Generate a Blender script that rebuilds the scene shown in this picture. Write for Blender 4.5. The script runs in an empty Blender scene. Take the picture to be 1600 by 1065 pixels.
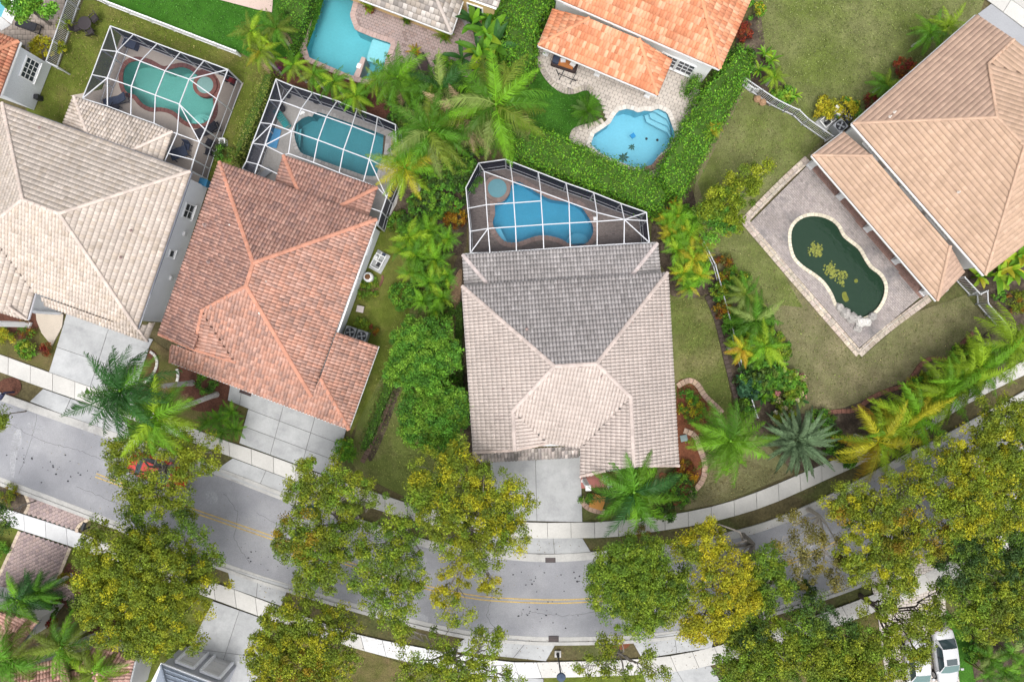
import bpy, math, random
import numpy as np
from mathutils import Vector, Matrix, geometry
random.seed(7); rng = np.random.default_rng(7)
SC = bpy.context.scene
COL = SC.collection
# ---------------------------------------------------------------- camera (drone, straight down), 53 m up, 24 mm lens
H = 53.33; F = 1066.67
cam = bpy.data.objects.new('camera', bpy.data.cameras.new('camera')); COL.objects.link(cam)
cam.location = (0, 0, H); cam.data.sensor_width = 36; cam.data.lens = 24.0
cam.data.clip_start = 0.5; cam.data.clip_end = 3000
SC.camera = cam
# ---------------------------------------------------------------- sky, sun, exposure
SUN_EL, SUN_AZ = math.radians(70), math.radians(183)
world = bpy.data.worlds.new('World'); SC.world = world; world.use_nodes = True
nt = world.node_tree; nt.nodes.clear()
sky = nt.nodes.new('ShaderNodeTexSky'); sky.sky_type = 'NISHITA'; sky.sun_disc = False
sky.sun_elevation = SUN_EL; sky.sun_rotation = SUN_AZ; sky.dust_density = 4.0; sky.air_density = 1.0
hs = nt.nodes.new('ShaderNodeHueSaturation'); hs.inputs['Saturation'].default_value = 0.22
bg = nt.nodes.new('ShaderNodeBackground'); bg.inputs['Strength'].default_value = 0.15
wo = nt.nodes.new('ShaderNodeOutputWorld')
nt.links.new(sky.outputs[0], hs.inputs['Color']); nt.links.new(hs.outputs[0], bg.inputs['Color']); nt.links.new(bg.outputs[0], wo.inputs['Surface'])
sun = bpy.data.objects.new('sun', bpy.data.lights.new('sun', 'SUN')); COL.objects.link(sun)
sun.data.energy = 0.6; sun.data.angle = math.radians(20); sun.data.color = (1.0, 0.97, 0.92)
sdir = Vector((math.sin(SUN_AZ) * math.cos(SUN_EL), math.cos(SUN_AZ) * math.cos(SUN_EL), math.sin(SUN_EL)))
sun.rotation_euler = sdir.to_track_quat('Z', 'Y').to_euler(); sun.location = sdir * 80
SC.view_settings.view_transform = 'Standard'; SC.view_settings.look = 'None'
SC.view_settings.exposure = 0.90; SC.view_settings.gamma = 1.0; SC.view_settings.use_curve_mapping = False
SC.cycles.transparent_max_bounces = 16; SC.cycles.max_bounces = 6

# ---------------------------------------------------------------- helpers
def W(px, py, z=0.0):
    "point of the place that the photograph shows at pixel (px, py) when it is z metres above the ground"
    s = (H - z) / F
    return Vector(((px - 800) * s, (532.5 - py) * s, z))
def WL(pts, z=0.0): return [W(p[0], p[1], z) for p in pts]
MATS = {}
def mat(name, col, rough=0.85, var=0.15, scale=0.7, fine=0.10, fscale=14, bump=0.0, bscale=40, tint=False, rnd=0.0, spec=0.25,
        metal=0.0, trans=0.0, col2=None, c2scale=0.25, c2lo=0.45, c2hi=0.6):
    if name in MATS: return MATS[name]
    m = bpy.data.materials.new(name); MATS[name] = m; m.use_nodes = True
    n = m.node_tree.nodes; l = m.node_tree.links; n.clear()
    out = n.new('ShaderNodeOutputMaterial'); b = n.new('ShaderNodeBsdfPrincipled')
    b.inputs['Roughness'].default_value = rough; b.inputs['Metallic'].default_value = metal
    b.inputs['Specular IOR Level'].default_value = spec
    tc = n.new('ShaderNodeTexCoord')
    def noise(sc, det=5, rg=0.6):
        t = n.new('ShaderNodeTexNoise'); t.inputs['Scale'].default_value = sc; t.inputs['Detail'].default_value = det
        t.inputs['Roughness'].default_value = rg; l.new(tc.outputs['Object'], t.inputs['Vector']); return t.outputs['Fac']
    def mp(s, a, b_, lo, hi):
        r = n.new('ShaderNodeMapRange'); l.new(s, r.inputs['Value']); r.clamp = True
        r.inputs['From Min'].default_value = a; r.inputs['From Max'].default_value = b_
        r.inputs['To Min'].default_value = lo; r.inputs['To Max'].default_value = hi; return r.outputs[0]
    def mul(a, c):
        x = n.new('ShaderNodeMix'); x.data_type = 'RGBA'; x.blend_type = 'MULTIPLY'; x.inputs['Factor'].default_value = 1.0
        l.new(a, x.inputs['A'])
        if isinstance(c, tuple): x.inputs['B'].default_value = c
        else: l.new(c, x.inputs['B'])
        return x.outputs['Result']
    rgb = n.new('ShaderNodeRGB'); rgb.outputs[0].default_value = (*col, 1); cur = rgb.outputs[0]
    if col2:
        x = n.new('ShaderNodeMix'); x.data_type = 'RGBA'; l.new(mp(noise(c2scale, 6, 0.65), c2lo, c2hi, 0, 1), x.inputs['Factor'])
        l.new(cur, x.inputs['A']); x.inputs['B'].default_value = (*col2, 1); cur = x.outputs['Result']
    if tint:
        a = n.new('ShaderNodeAttribute'); a.attribute_name = 'tint'; cur = mul(cur, a.outputs['Color'])
    if var: cur = mul(cur, mp(noise(scale), 0.3, 0.7, 1 - var, 1 + var))
    if fine: cur = mul(cur, mp(noise(fscale, 3, 0.7), 0.3, 0.7, 1 - fine, 1 + fine))
    if rnd:
        oi = n.new('ShaderNodeObjectInfo'); cur = mul(cur, mp(oi.outputs['Random'], 0, 1, 1 - rnd, 1 + rnd))
    l.new(cur, b.inputs['Base Color'])
    if bump:
        bp = n.new('ShaderNodeBump'); bp.inputs['Strength'].default_value = bump; bp.inputs['Distance'].default_value = 0.05
        l.new(noise(bscale, 4), bp.inputs['Height']); l.new(bp.outputs[0], b.inputs['Normal'])
    if trans:
        t = n.new('ShaderNodeBsdfTranslucent'); l.new(cur, t.inputs['Color']); mx = n.new('ShaderNodeMixShader')
        mx.inputs[0].default_value = trans; l.new(b.outputs[0], mx.inputs[1]); l.new(t.outputs[0], mx.inputs[2]); l.new(mx.outputs[0], out.inputs[0])
    else: l.new(b.outputs[0], out.inputs[0])
    return m
def screen_mat():
    m = bpy.data.materials.new('insect_screen'); m.use_nodes = True; n = m.node_tree.nodes; l = m.node_tree.links; n.clear()
    out = n.new('ShaderNodeOutputMaterial'); d = n.new('ShaderNodeBsdfDiffuse'); d.inputs[0].default_value = (0.034, 0.037, 0.054, 1)
    t = n.new('ShaderNodeBsdfTransparent'); lw = n.new('ShaderNodeLayerWeight'); lw.inputs['Blend'].default_value = 0.5
    r = n.new('ShaderNodeMapRange'); l.new(lw.outputs['Facing'], r.inputs['Value'])      # a mesh closes up when seen at a slant
    r.inputs['From Min'].default_value = 0.1; r.inputs['From Max'].default_value = 0.8
    r.inputs['To Min'].default_value = 0.10; r.inputs['To Max'].default_value = 0.86
    mx = n.new('ShaderNodeMixShader'); l.new(r.outputs[0], mx.inputs[0]); l.new(t.outputs[0], mx.inputs[1]); l.new(d.outputs[0], mx.inputs[2])
    l.new(mx.outputs[0], out.inputs[0]); return m
def water_mat(name, tint, murk=0.0, murkcol=(0, 0, 0)):
    m = bpy.data.materials.new(name); m.use_nodes = True; n = m.node_tree.nodes; l = m.node_tree.links; n.clear()
    out = n.new('ShaderNodeOutputMaterial'); t = n.new('ShaderNodeBsdfTransparent'); t.inputs[0].default_value = (*tint, 1)
    g = n.new('ShaderNodeBsdfGlossy'); g.inputs['Roughness'].default_value = 0.06
    tc = n.new('ShaderNodeTexCoord'); nz = n.new('ShaderNodeTexNoise'); nz.inputs['Scale'].default_value = 3; l.new(tc.outputs['Object'], nz.inputs['Vector'])
    bp = n.new('ShaderNodeBump'); bp.inputs['Strength'].default_value = 0.35; bp.inputs['Distance'].default_value = 0.1
    l.new(nz.outputs['Fac'], bp.inputs['Height']); l.new(bp.outputs[0], g.inputs['Normal'])
    fr = n.new('ShaderNodeFresnel'); fr.inputs['IOR'].default_value = 1.33
    base = t.outputs[0]
    if murk:
        d = n.new('ShaderNodeBsdfDiffuse'); d.inputs[0].default_value = (*murkcol, 1); x = n.new('ShaderNodeMixShader'); x.inputs[0].default_value = murk
        l.new(base, x.inputs[1]); l.new(d.outputs[0], x.inputs[2]); base = x.outputs[0]
    mx = n.new('ShaderNodeMixShader'); l.new(fr.outputs[0], mx.inputs[0]); l.new(base, mx.inputs[1]); l.new(g.outputs[0], mx.inputs[2])
    l.new(mx.outputs[0], out.inputs[0]); return m

def tag(o, label=None, cat=None, group=None, kind=None):
    if label: o['label'] = label
    if cat: o['category'] = cat
    if group: o['group'] = group
    if kind: o['kind'] = kind
    return o
def thing(name, label, cat, loc=(0, 0, 0), group=None, rz=0):
    o = bpy.data.objects.new(name, None); COL.objects.link(o); o.location = loc; o.rotation_euler.z = rz
    o.empty_display_size = 0.3
    return tag(o, label, cat, group)
def link(name, me, root=None):
    o = bpy.data.objects.new(name, me); COL.objects.link(o)
    if root is not None: o.parent = root
    return o
def absloc(root):
    p = Vector((0, 0, 0))
    while root is not None: p += Vector(root.location); root = root.parent
    return p
def meshnp(name, V, Fa, m, root=None, tint=None, smooth=False):
    "V (n,3), Fa (k,3 or 4); root's position is taken off, so V is in world metres"
    V = np.asarray(V, float)
    if root is not None: V = V - np.array(absloc(root))
    Fa = np.asarray(Fa, np.int32); k, c = Fa.shape
    me = bpy.data.meshes.new(name); me.vertices.add(len(V)); me.vertices.foreach_set('co', V.astype(np.float32).ravel())
    me.loops.add(k * c); me.loops.foreach_set('vertex_index', Fa.ravel())
    me.polygons.add(k); me.polygons.foreach_set('loop_start', np.arange(0, k * c, c, dtype=np.int32))
    if smooth: me.polygons.foreach_set('use_smooth', np.ones(k, bool))
    me.update(calc_edges=True)
    if tint is not None:
        a = me.attributes.new('tint', 'FLOAT_COLOR', 'FACE'); t = np.ones((k, 4), np.float32); t[:, :3] = tint; a.data.foreach_set('color', t.ravel())
    me.materials.append(m)
    return link(name, me, root)
class MB:
    def __init__(s): s.v = []; s.f = []; s.t = []
    def add(s, vs, fs, tint=None):
        o = len(s.v); s.v += [tuple(v) for v in vs]; s.f += [tuple(o + i for i in f) for f in fs]; s.t += [tint] * len(fs); return s
    def box(s, c, size, rz=0.0, tint=None, taper=1.0):
        x, y, z = [a / 2 for a in size]; cs, sn = math.cos(rz), math.sin(rz); vs = []
        for dz, k in ((-z, 1), (z, taper)):
            for dx, dy in ((-x, -y), (x, -y), (x, y), (-x, y)):
                vs.append((c[0] + dx * k * cs - dy * k * sn, c[1] + dx * k * sn + dy * k * cs, c[2] + dz))
        return s.add(vs, [(3, 2, 1, 0), (4, 5, 6, 7), (0, 1, 5, 4), (1, 2, 6, 5), (2, 3, 7, 6), (3, 0, 4, 7)], tint)
    def bar(s, a, b, w, h=None, tint=None):
        a, b = Vector(a), Vector(b); h = h or w; d = (b - a).normalized(); up = Vector((0, 0, 1))
        if abs(d.z) > 0.95: up = Vector((1, 0, 0))
        sd = d.cross(up).normalized(); u = sd.cross(d); vs = []
        for p in (a, b):
            for i, j in ((-1, -1), (1, -1), (1, 1), (-1, 1)): vs.append(p + sd * i * w / 2 + u * j * h / 2)
        return s.add(vs, [(0, 1, 2, 3), (7, 6, 5, 4), (0, 4, 5, 1), (1, 5, 6, 2), (2, 6, 7, 3), (3, 7, 4, 0)], tint)
    def tube(s, pts, rad, n=6, tint=None, cap=True):
        pts = [Vector(p) for p in pts]; vs = []; fs = []
        for i, p in enumerate(pts):
            d = (pts[min(i + 1, len(pts) - 1)] - pts[max(i - 1, 0)]).normalized(); up = Vector((0, 0, 1)) if abs(d.z) < 0.9 else Vector((1, 0, 0))
            a = d.cross(up).normalized(); b = a.cross(d); r = rad[i] if hasattr(rad, '__len__') else rad
            for k in range(n): t = 2 * math.pi * k / n; vs.append(p + a * math.cos(t) * r + b * math.sin(t) * r)
        for i in range(len(pts) - 1):
            for k in range(n): fs.append((i * n + k, i * n + (k + 1) % n, (i + 1) * n + (k + 1) % n, (i + 1) * n + k))
        if cap: fs += [tuple(range(n))[::-1], tuple((len(pts) - 1) * n + k for k in range(n))]
        return s.add(vs, fs, tint)
    def lathe(s, c, prof, n=12, tint=None):
        vs = []; fs = []
        for r, z in prof:
            for k in range(n): t = 2 * math.pi * k / n; vs.append((c[0] + r * math.cos(t), c[1] + r * math.sin(t), c[2] + z))
        for i in range(len(prof) - 1):
            for k in range(n): fs.append((i * n + k, i * n + (k + 1) % n, (i + 1) * n + (k + 1) % n, (i + 1) * n + k))
        fs += [tuple(range(n))[::-1], tuple((len(prof) - 1) * n + k for k in range(n))]
        return s.add(vs, fs, tint)
    def prism(s, pts, z0, z1, tint=None):
        n = len(pts); vs = [(p[0], p[1], z0) for p in pts] + [(p[0], p[1], z1) for p in pts]
        fs = [(i, (i + 1) % n, n + (i + 1) % n, n + i) for i in range(n)]
        tri = geometry.tessellate_polygon([[Vector((p[0], p[1], 0)) for p in pts]])
        fs += [tuple(n + i for i in t) for t in tri]
        return s.add(vs, fs, tint)
    def build(s, name, m, root=None, local=False, smooth=False):
        off = Vector((0, 0, 0)) if (root is None or local) else absloc(root)
        me = bpy.data.meshes.new(name); me.from_pydata([tuple(Vector(v) - off) for v in s.v], [], s.f)
        if any(t is not None for t in s.t):
            a = me.attributes.new('tint', 'FLOAT_COLOR', 'FACE')
            a.data.foreach_set('color', np.array([(*(t or (1, 1, 1)), 1) for t in s.t], np.float32).ravel())
        if smooth: me.polygons.foreach_set('use_smooth', np.ones(len(me.polygons), bool))
        me.materials.append(m); return link(name, me, root)
def ccw(pts):
    a = sum(pts[i][0] * pts[(i + 1) % len(pts)][1] - pts[(i + 1) % len(pts)][0] * pts[i][1] for i in range(len(pts)))
    return list(pts) if a > 0 else list(pts)[::-1]
def smooth_closed(pts, k=4):
    n = len(pts); out = []
    for i in range(n):
        p0, p1, p2, p3 = [np.array(pts[(i + j) % n][:2], float) for j in (-1, 0, 1, 2)]
        for j in range(k):
            t = j / k; q = 0.5 * (2 * p1 + (p2 - p0) * t + (2 * p0 - 5 * p1 + 4 * p2 - p3) * t * t + (3 * p1 - p0 - 3 * p2 + p3) * t ** 3)
            out.append((q[0], q[1]))
    return out
def smooth_open(pts, k=6):
    n = len(pts); out = []
    for i in range(n - 1):
        p = [np.array(pts[min(max(i + j, 0), n - 1)][:2], float) for j in (-1, 0, 1, 2)]
        for j in range(k):
            t = j / k; q = 0.5 * (2 * p[1] + (p[2] - p[0]) * t + (2 * p[0] - 5 * p[1] + 4 * p[2] - p[3]) * t * t + (3 * p[1] - p[0] - 3 * p[2] + p[3]) * t ** 3)
            out.append((q[0], q[1]))
    out.append(tuple(pts[-1][:2])); return out
def offset_closed(pts, d):
    "pts counter-clockwise; d > 0 grows"
    n = len(pts); out = []
    for i in range(n):
        a = np.array(pts[i - 1][:2], float); b = np.array(pts[i][:2], float); c = np.array(pts[(i + 1) % n][:2], float)
        e1 = (b - a) / (np.linalg.norm(b - a) + 1e-9); e2 = (c - b) / (np.linalg.norm(c - b) + 1e-9)
        n1 = np.array((e1[1], -e1[0])); n2 = np.array((e2[1], -e2[0])); m = n1 + n2; k = m.dot(m)
        q = b + (m * 2 / max(k, 0.6)) * d * 1.0 if k > 1e-6 else b
        out.append((q[0], q[1]))
    return out
def offset_open(pts, d):
    out = []; n = len(pts)
    for i in range(n):
        a = np.array(pts[max(i - 1, 0)][:2], float); c = np.array(pts[min(i + 1, n - 1)][:2], float); e = (c - a) / (np.linalg.norm(c - a) + 1e-9)
        out.append((pts[i][0] - e[1] * d, pts[i][1] + e[0] * d))
    return out
def resample(pts, step):
    P = np.array([p[:2] for p in pts], float); s = np.concatenate([[0], np.cumsum(np.linalg.norm(np.diff(P, axis=0), axis=1))])
    n = max(1, int(round(s[-1] / step))); t = np.linspace(0, s[-1], n + 1)
    return [(np.interp(x, s, P[:, 0]), np.interp(x, s, P[:, 1])) for x in t]
def inside(P, poly):
    "numpy point in polygon"
    x, y = P[:, 0], P[:, 1]; r = np.zeros(len(P), bool); n = len(poly)
    for i in range(n):
        x1, y1 = poly[i][:2]; x2, y2 = poly[(i + 1) % n][:2]
        if y1 == y2: continue
        c = ((y1 > y) != (y2 > y)) & (x < (x2 - x1) * (y - y1) / (y2 - y1) + x1); r ^= c
    return r
def sheet(name, pts, z, m, holes=(), root=None, kind='structure'):
    polys = [[Vector((p[0], p[1], 0)) for p in pts]] + [[Vector((p[0], p[1], 0)) for p in h] for h in holes]
    allv = [v.to_2d() for pl in polys for v in pl]; ids = []; k0 = 0
    for pl in polys: ids.append(list(range(k0, k0 + len(pl)))); k0 += len(pl)
    ov, oe, of, *_ = geometry.delaunay_2d_cdt(allv, [], ids, 0, 1e-5); vs = [(v.x, v.y, z) for v in ov]
    fc = []
    for t in of:
        c = np.array([[sum(ov[i][0] for i in t) / len(t), sum(ov[i][1] for i in t) / len(t)]])
        if inside(c, [(v.x, v.y) for v in polys[0]])[0] and not any(inside(c, h)[0] for h in holes): fc.append(tuple(t))
    mb = MB(); mb.add(vs, fc); o = mb.build(name, m, root)
    if root is None: o['kind'] = kind
    me = o.data
    flip = [p for p in me.polygons if p.normal.z < 0]
    if flip:
        import bmesh
        bm = bmesh.new(); bm.from_mesh(me); bmesh.ops.reverse_faces(bm, faces=[f for f in bm.faces if f.normal.z < 0]); bm.to_mesh(me); bm.free()
    return o
UNIT = {}
def unit_bar(name, a, b, w, h, m, root):
    "one straight member, all of them sharing one 12-triangle mesh"
    if m.name not in UNIT:
        mb = MB(); mb.box((0, 0, 0), (1, 1, 1)); me = bpy.data.meshes.new('member'); me.from_pydata(mb.v, [], mb.f); me.materials.append(m); UNIT[m.name] = me
    a, b = Vector(a), Vector(b); d = b - a; o = link(name, UNIT[m.name], root)
    up = Vector((0, 0, 1)) if abs(d.normalized().z) < 0.95 else Vector((1, 0, 0))
    x = d.normalized(); y = up.cross(x).normalized(); z = x.cross(y)
    R = Matrix((x, y, z)).transposed().to_4x4(); off = absloc(root) if root else Vector((0, 0, 0))
    o.matrix_local = Matrix.Translation((a + b) / 2 - off) @ R @ Matrix.Diagonal((d.length, w, h, 1)); return o
def copy_tree(o, parent=None):
    c = o.copy(); COL.objects.link(c); c.parent = parent
    for ch in o.children: copy_tree(ch, c)
    return c
def slab_quads(root, A, B, C, D, nu, nv, z, m, gap=0.035, th=0.06, name='slab'):
    "A-B one side, D-C the other; nu along A-B, nv from A to D"
    A, B, C, D = [np.array(p[:2], float) for p in (A, B, C, D)]
    def P(u, v): return (A * (1 - u) + B * u) * (1 - v) + (D * (1 - u) + C * u) * v
    for i in range(nu):
        for j in range(nv):
            q = ccw([P(i / nu, j / nv), P((i + 1) / nu, j / nv), P((i + 1) / nu, (j + 1) / nv), P(i / nu, (j + 1) / nv)])
            q = offset_closed(q, -gap / 2); MB().prism(q, z - th, z + random.uniform(-.004, .004)).build(name, m, root)
def tiles(pts, eave, w, l, style, pal, jit=0.15, z_lift=0.03, prob=None):
    "lay tiles course by course over one roof slope (or a floor): returns verts, quads, tints"
    P = np.array([tuple(p) for p in pts], float); c0 = P.mean(0)
    _, _, vh = np.linalg.svd(P - c0); nrm = vh[2]; nrm = nrm if nrm[2] > 0 else -nrm
    e = np.array(eave[1], float) - np.array(eave[0], float); e -= nrm * e.dot(nrm); e /= np.linalg.norm(e)
    up = np.cross(nrm, e)
    if (P - np.array(eave[0])).mean(0).dot(up) < 0: up = -up; e = -e
    o = np.array(eave[0], float); uv = np.stack([(P - o) @ e, (P - o) @ up], 1); res = (P - o) @ nrm
    v0, v1 = uv[:, 1].min(), uv[:, 1].max(); rects = []
    nrow = int(math.ceil((v1 - v0) / l))
    for r in range(nrow):
        a = v0 + r * l; vm = min(a + l / 2, v1 - 1e-3); xs = []
        for i in range(len(uv)):
            (x1, y1), (x2, y2) = uv[i], uv[(i + 1) % len(uv)]
            if (y1 > vm) != (y2 > vm): xs.append(x1 + (x2 - x1) * (vm - y1) / (y2 - y1))
        xs.sort(); off = (r % 2) * w / 2 if style != 'barrel' else 0
        for k in range(0, len(xs) - 1, 2):
            i0 = math.floor((xs[k] - off) / w); i1 = math.ceil((xs[k + 1] - off) / w)
            for i in range(i0, i1):
                u0 = max(off + i * w, xs[k]); u1 = min(off + (i + 1) * w, xs[k + 1])
                if u1 - u0 > 0.02: rects.append((u0, u1, a, min(a + l * 1.02, v1)))
    R = np.array(rects)
    if style == 'barrel': us = np.array([0, .03, .22, .58, .79, .82, 1.0]); hs_ = np.array([-.03, .03, .062, .062, .03, -.03, -.03])
    elif style == 'low': us = np.array([0, .12, .35, .65, .88, 1.0]); hs_ = np.array([0, .03, .05, .05, .03, 0.0])
    else: us = np.array([0.005, 0.995] if style == 'slate' else [0.035, 0.965]); hs_ = np.array([0.0, 0.0])
    low = {'barrel': .045, 'low': .04, 'flat': .02, 'slate': .03, 'paver': 0.0}[style]
    K = len(us); n = len(R)
    jz = rng.uniform(0, .012 if style != 'paver' else .006, n)
    U = R[:, 0:1] + (R[:, 1:2] - R[:, 0:1]) * us[None]; V = np.zeros((n, 3 * K, 3)); g = dict(paver=.012, slate=.014, flat=.014).get(style, 0.0)
    def put(idx, Vv, hh):
        ii = U; pos = o + ii[..., None] * e + Vv[:, None, None] * up
        V[:, idx * K:(idx + 1) * K] = pos + (hh + z_lift + jz[:, None])[..., None] * nrm
    put(0, R[:, 2] + g, np.repeat((hs_ + low)[None], n, 0)); put(1, R[:, 3] - g, np.repeat(hs_[None], n, 0)); put(2, R[:, 2] + g, np.repeat((np.maximum(hs_, 0) * .3 - .02)[None], n, 0))
    fl = V.reshape(-1, 3)
    base = np.arange(n)[:, None] * (3 * K); fs = []
    for k in range(K - 1):
        fs.append(base + np.array([[k, k + 1, K + k + 1, K + k]])); fs.append(base + np.array([[2 * K + k, 2 * K + k + 1, k + 1, k]]))
    Fq = np.stack(fs, 1).reshape(-1, 4)
    pal = np.array(pal, float); pick = rng.choice(len(pal), n, p=prob); tc = pal[pick] * (1 + rng.normal(0, jit, n))[:, None].clip(.5, 1.6)
    T = np.repeat(tc, 2 * (K - 1), 0).clip(0.01, 0.95)
    return fl, Fq, T
def join_np(parts):
    V = []; Q = []; T = []; o = 0
    for v, q, t in parts: V.append(v); Q.append(q + o); T.append(t); o += len(v)
    return np.concatenate(V), np.concatenate(Q), np.concatenate(T)
# ---------------------------------------------------------------- materials
M_ASPH = mat('asphalt', (0.25, 0.252, 0.268), .9, .12, .25, .14, 18, .35, 60, col2=(0.31, 0.31, 0.322), c2scale=.16)
M_CONC = mat('concrete', (0.40, 0.405, 0.405), .85, .10, .5, .07, 9, .1, 50, rnd=.06, col2=(0.285, 0.29, 0.295), c2scale=.8, c2lo=.46, c2hi=.78)
M_WALK = mat('sidewalk_concrete', (0.51, 0.495, 0.465), .85, .08, .5, .07, 9, .1, 50, rnd=.09)
M_WHITEWALK = mat('bright_concrete', (0.60, 0.60, 0.60), .85, .05, .6, .05, 9, .1, 50, rnd=.04)
M_KERB = mat('kerb_concrete', (0.42, 0.41, 0.39), .85, .12, .6, .1, 8, .1, 50, col2=(0.24, 0.235, 0.23), c2scale=.35, c2lo=.55, c2hi=.72)
M_YEL = mat('yellow_road_paint', (0.50, 0.35, 0.10), .8, .25, 1.5, .25, 12)
M_GROUND = mat('dry_ground', (0.105, 0.088, 0.042), .95, .25, .5, .35, 6, .6, 25, col2=(0.085, 0.095, 0.03), c2scale=.2)
def grass(name, c, c2, sc=.16, lo=.42, hi=.62):
    c = tuple(x * 1.18 for x in c); c2 = tuple(x * 1.18 for x in c2)
    return mat(name, c, .95, .24, .8, .40, 15, .6, 30, spec=.1, col2=c2, c2scale=sc, c2lo=lo, c2hi=hi)
M_LUSH = grass('lush_grass', (0.030, 0.100, 0.010), (0.042, 0.120, 0.014))
M_OLIVE = grass('olive_grass', (0.085, 0.108, 0.018), (0.135, 0.130, 0.038), .3, .48, .66)
M_MID = grass('yard_grass', (0.095, 0.118, 0.030), (0.155, 0.145, 0.062), .22, .48, .66)
M_DRY = grass('dry_grass', (0.125, 0.124, 0.056), (0.155, 0.137, 0.075), .22)
M_PALE = grass('pale_grass', (0.13, 0.138, 0.054), (0.095, 0.12, 0.028), .15)
M_VERGE = grass('verge_grass', (0.085, 0.085, 0.026), (0.12, 0.092, 0.045), .35)
M_DIRT = mat('leaf_litter', (0.062, 0.046, 0.034), .95, .3, 1.2, .4, 8, .6, 20, col2=(0.11, 0.085, 0.06), c2scale=.6)
M_MULCH = mat('red_mulch', (0.17, 0.062, 0.032), .95, .25, 1.5, .4, 9, .7, 22)
M_BRNMULCH = mat('brown_mulch', (0.105, 0.045, 0.03), .95, .25, 1.5, .4, 9, .7, 22)
M_TANMULCH = mat('tan_mulch', (0.25, 0.165, 0.10), .95, .2, 1.5, .35, 9, .6, 22)
M_BEIGE = mat('beige_deck', (0.43, 0.37, 0.32), .85, .08, .4, .06, 9)
M_GREYDECK = mat('grey_deck', (0.37, 0.35, 0.33), .85, .16, .6, .10, 6)
M_BRNPAVER = mat('brown_paver', (0.215, 0.178, 0.165), .85, .16, .5, .15, 9, .2, 30, tint=True)
M_TRAV = mat('travertine', (0.55, 0.49, 0.435), .8, .10, .5, .10, 9, tint=True)
M_PINKP = mat('pink_paver', (0.40, 0.31, 0.29), .85, .12, .4, .1, 9, tint=True)
M_MAUVE = mat('mauve_paver', (0.36, 0.315, 0.295), .85, .22, .35, .22, 4, tint=True, col2=(0.21, 0.195, 0.195), c2scale=.30, c2lo=.5, c2hi=.66)
M_REDP = mat('red_paver', (0.27, 0.155, 0.125), .85, .18, .5, .2, 6, tint=True)
M_STONE = mat('pale_stone', (0.42, 0.38, 0.33), .9, .25, 1.5, .3, 5, .5, 18, tint=True)
M_WHITE = mat('white_paint', (0.80, 0.80, 0.80), .5, .04, .8, .03, 8)
M_CAGE = mat('white_aluminium', (0.54, 0.545, 0.565), .45, .03, .8, .03, 8)
M_WALLG = mat('grey_white_stucco', (0.80, 0.81, 0.84), .9, .05, .5, .04, 12, .15, 60)
M_WALLW = mat('white_stucco', (0.78, 0.77, 0.76), .9, .04, .5, .04, 12, .15, 60)
M_WALLY = mat('yellow_stucco', (0.66, 0.47, 0.23), .9, .05, .5, .04, 12, .15, 60)
M_WALLS = mat('pale_grey_stucco', (0.62, 0.615, 0.62), .9, .05, .5, .04, 12, .15, 60)
M_GLASS = mat('window_glass', (0.03, 0.04, 0.06), .12, 0, 1, 0, 1, spec=.6)
M_DARK = mat('dark_metal', (0.03, 0.031, 0.036), .5, .1)
M_GREYM = mat('grey_metal', (0.33, 0.34, 0.36), .5, .1)
M_BLACKF = mat('black_fabric', (0.035, 0.035, 0.042), .85, .12)
M_BRNF = mat('brown_wicker', (0.06, 0.042, 0.042), .85, .15)
M_NAVY = mat('navy_fabric', (0.05, 0.065, 0.105), .85, .12)
M_TERRA = mat('terracotta_pot', (0.22, 0.07, 0.045), .8, .12)
M_BARK = mat('grey_bark', (0.23, 0.205, 0.18), .95, .25, 2, .3, 10, .4, 20)
M_BARKD = mat('dark_bark', (0.075, 0.06, 0.05), .95, .25, 2, .3, 10, .4, 20)
M_PALMW = mat('pale_palm_trunk', (0.46, 0.44, 0.42), .9, .2, 2, .25, 6, .3, 15)
M_LEAF = mat('foliage', (1, 1, 1), .55, .10, .6, .0, 1, tint=True, spec=.18, trans=.18)
M_FRONDS = {k: mat('frond_' + k, c, .5, .15, 1.2, .15, 8, rnd=.36, spec=.22, trans=.20) for k, c in dict(green=(0.070, 0.185, 0.012), bright=(0.125, 0.28, 0.014), dark=(0.030, 0.10, 0.020), date=(0.135, 0.205, 0.105), yellow=(0.36, 0.34, 0.02), lime=(0.22, 0.34, 0.018), pale=(0.19, 0.26, 0.06), olive=(0.14, 0.195, 0.022), dry=(0.36, 0.26, 0.15), sago=(0.075, 0.145, 0.03), gold=(0.40, 0.25, 0.02)).items()}
M_TILE = mat('roof_tile', (1, 1, 1), .85, .10, .45, .06, 8, tint=True)
M_SCREEN = screen_mat()
M_JOINT = mat('joint_dirt', (0.13, 0.125, 0.115), .95, .2)

# ---------------------------------------------------------------- pool outlines (read off the photograph; the water lies at the ground)
PO = {}
PO['teal'] = [(192,121),(194,108),(201,99),(212,95),(228,97),(240,102),(255,110),(270,107),(285,104.5),(298,109),(309,117),(320,114),(331,120),(339,134),(335,150),(334,158),(335.5,168),(333,182),(321,193),(308,195.5),(295,193),(284,186),(276,178),(265,172),(250,169),(239,170),(227.5,166),(219,159),(212,150),(199,146),(193,135)]
PO['roman'] = [(471,241),(466,233),(463,226),(460,215),(459,205),(462,193),(470,186),(480,181),(488,182),(491,176),(499,175),(540,189),(581,203),(604,212),(601,240),(588,277),(570,275.5),(525,260),(480,244)]
PO['blue'] = [(772.7,318),(773,335),(769,347),(770.5,354),(776,364),(784.5,375),(795,379.7),(810,379),(827,373),(843.6,368.7),(860,369.6),(877,374.5),(888,381),(902,385),(914,382),(923,374),(927.8,362),(925.5,349),(918,336.5),(910,325),(897,317),(878,314),(860,311),(846,304),(835,298),(819,287.5),(810,283),(799,286),(797,299),(790,311),(783,316)]
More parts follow.
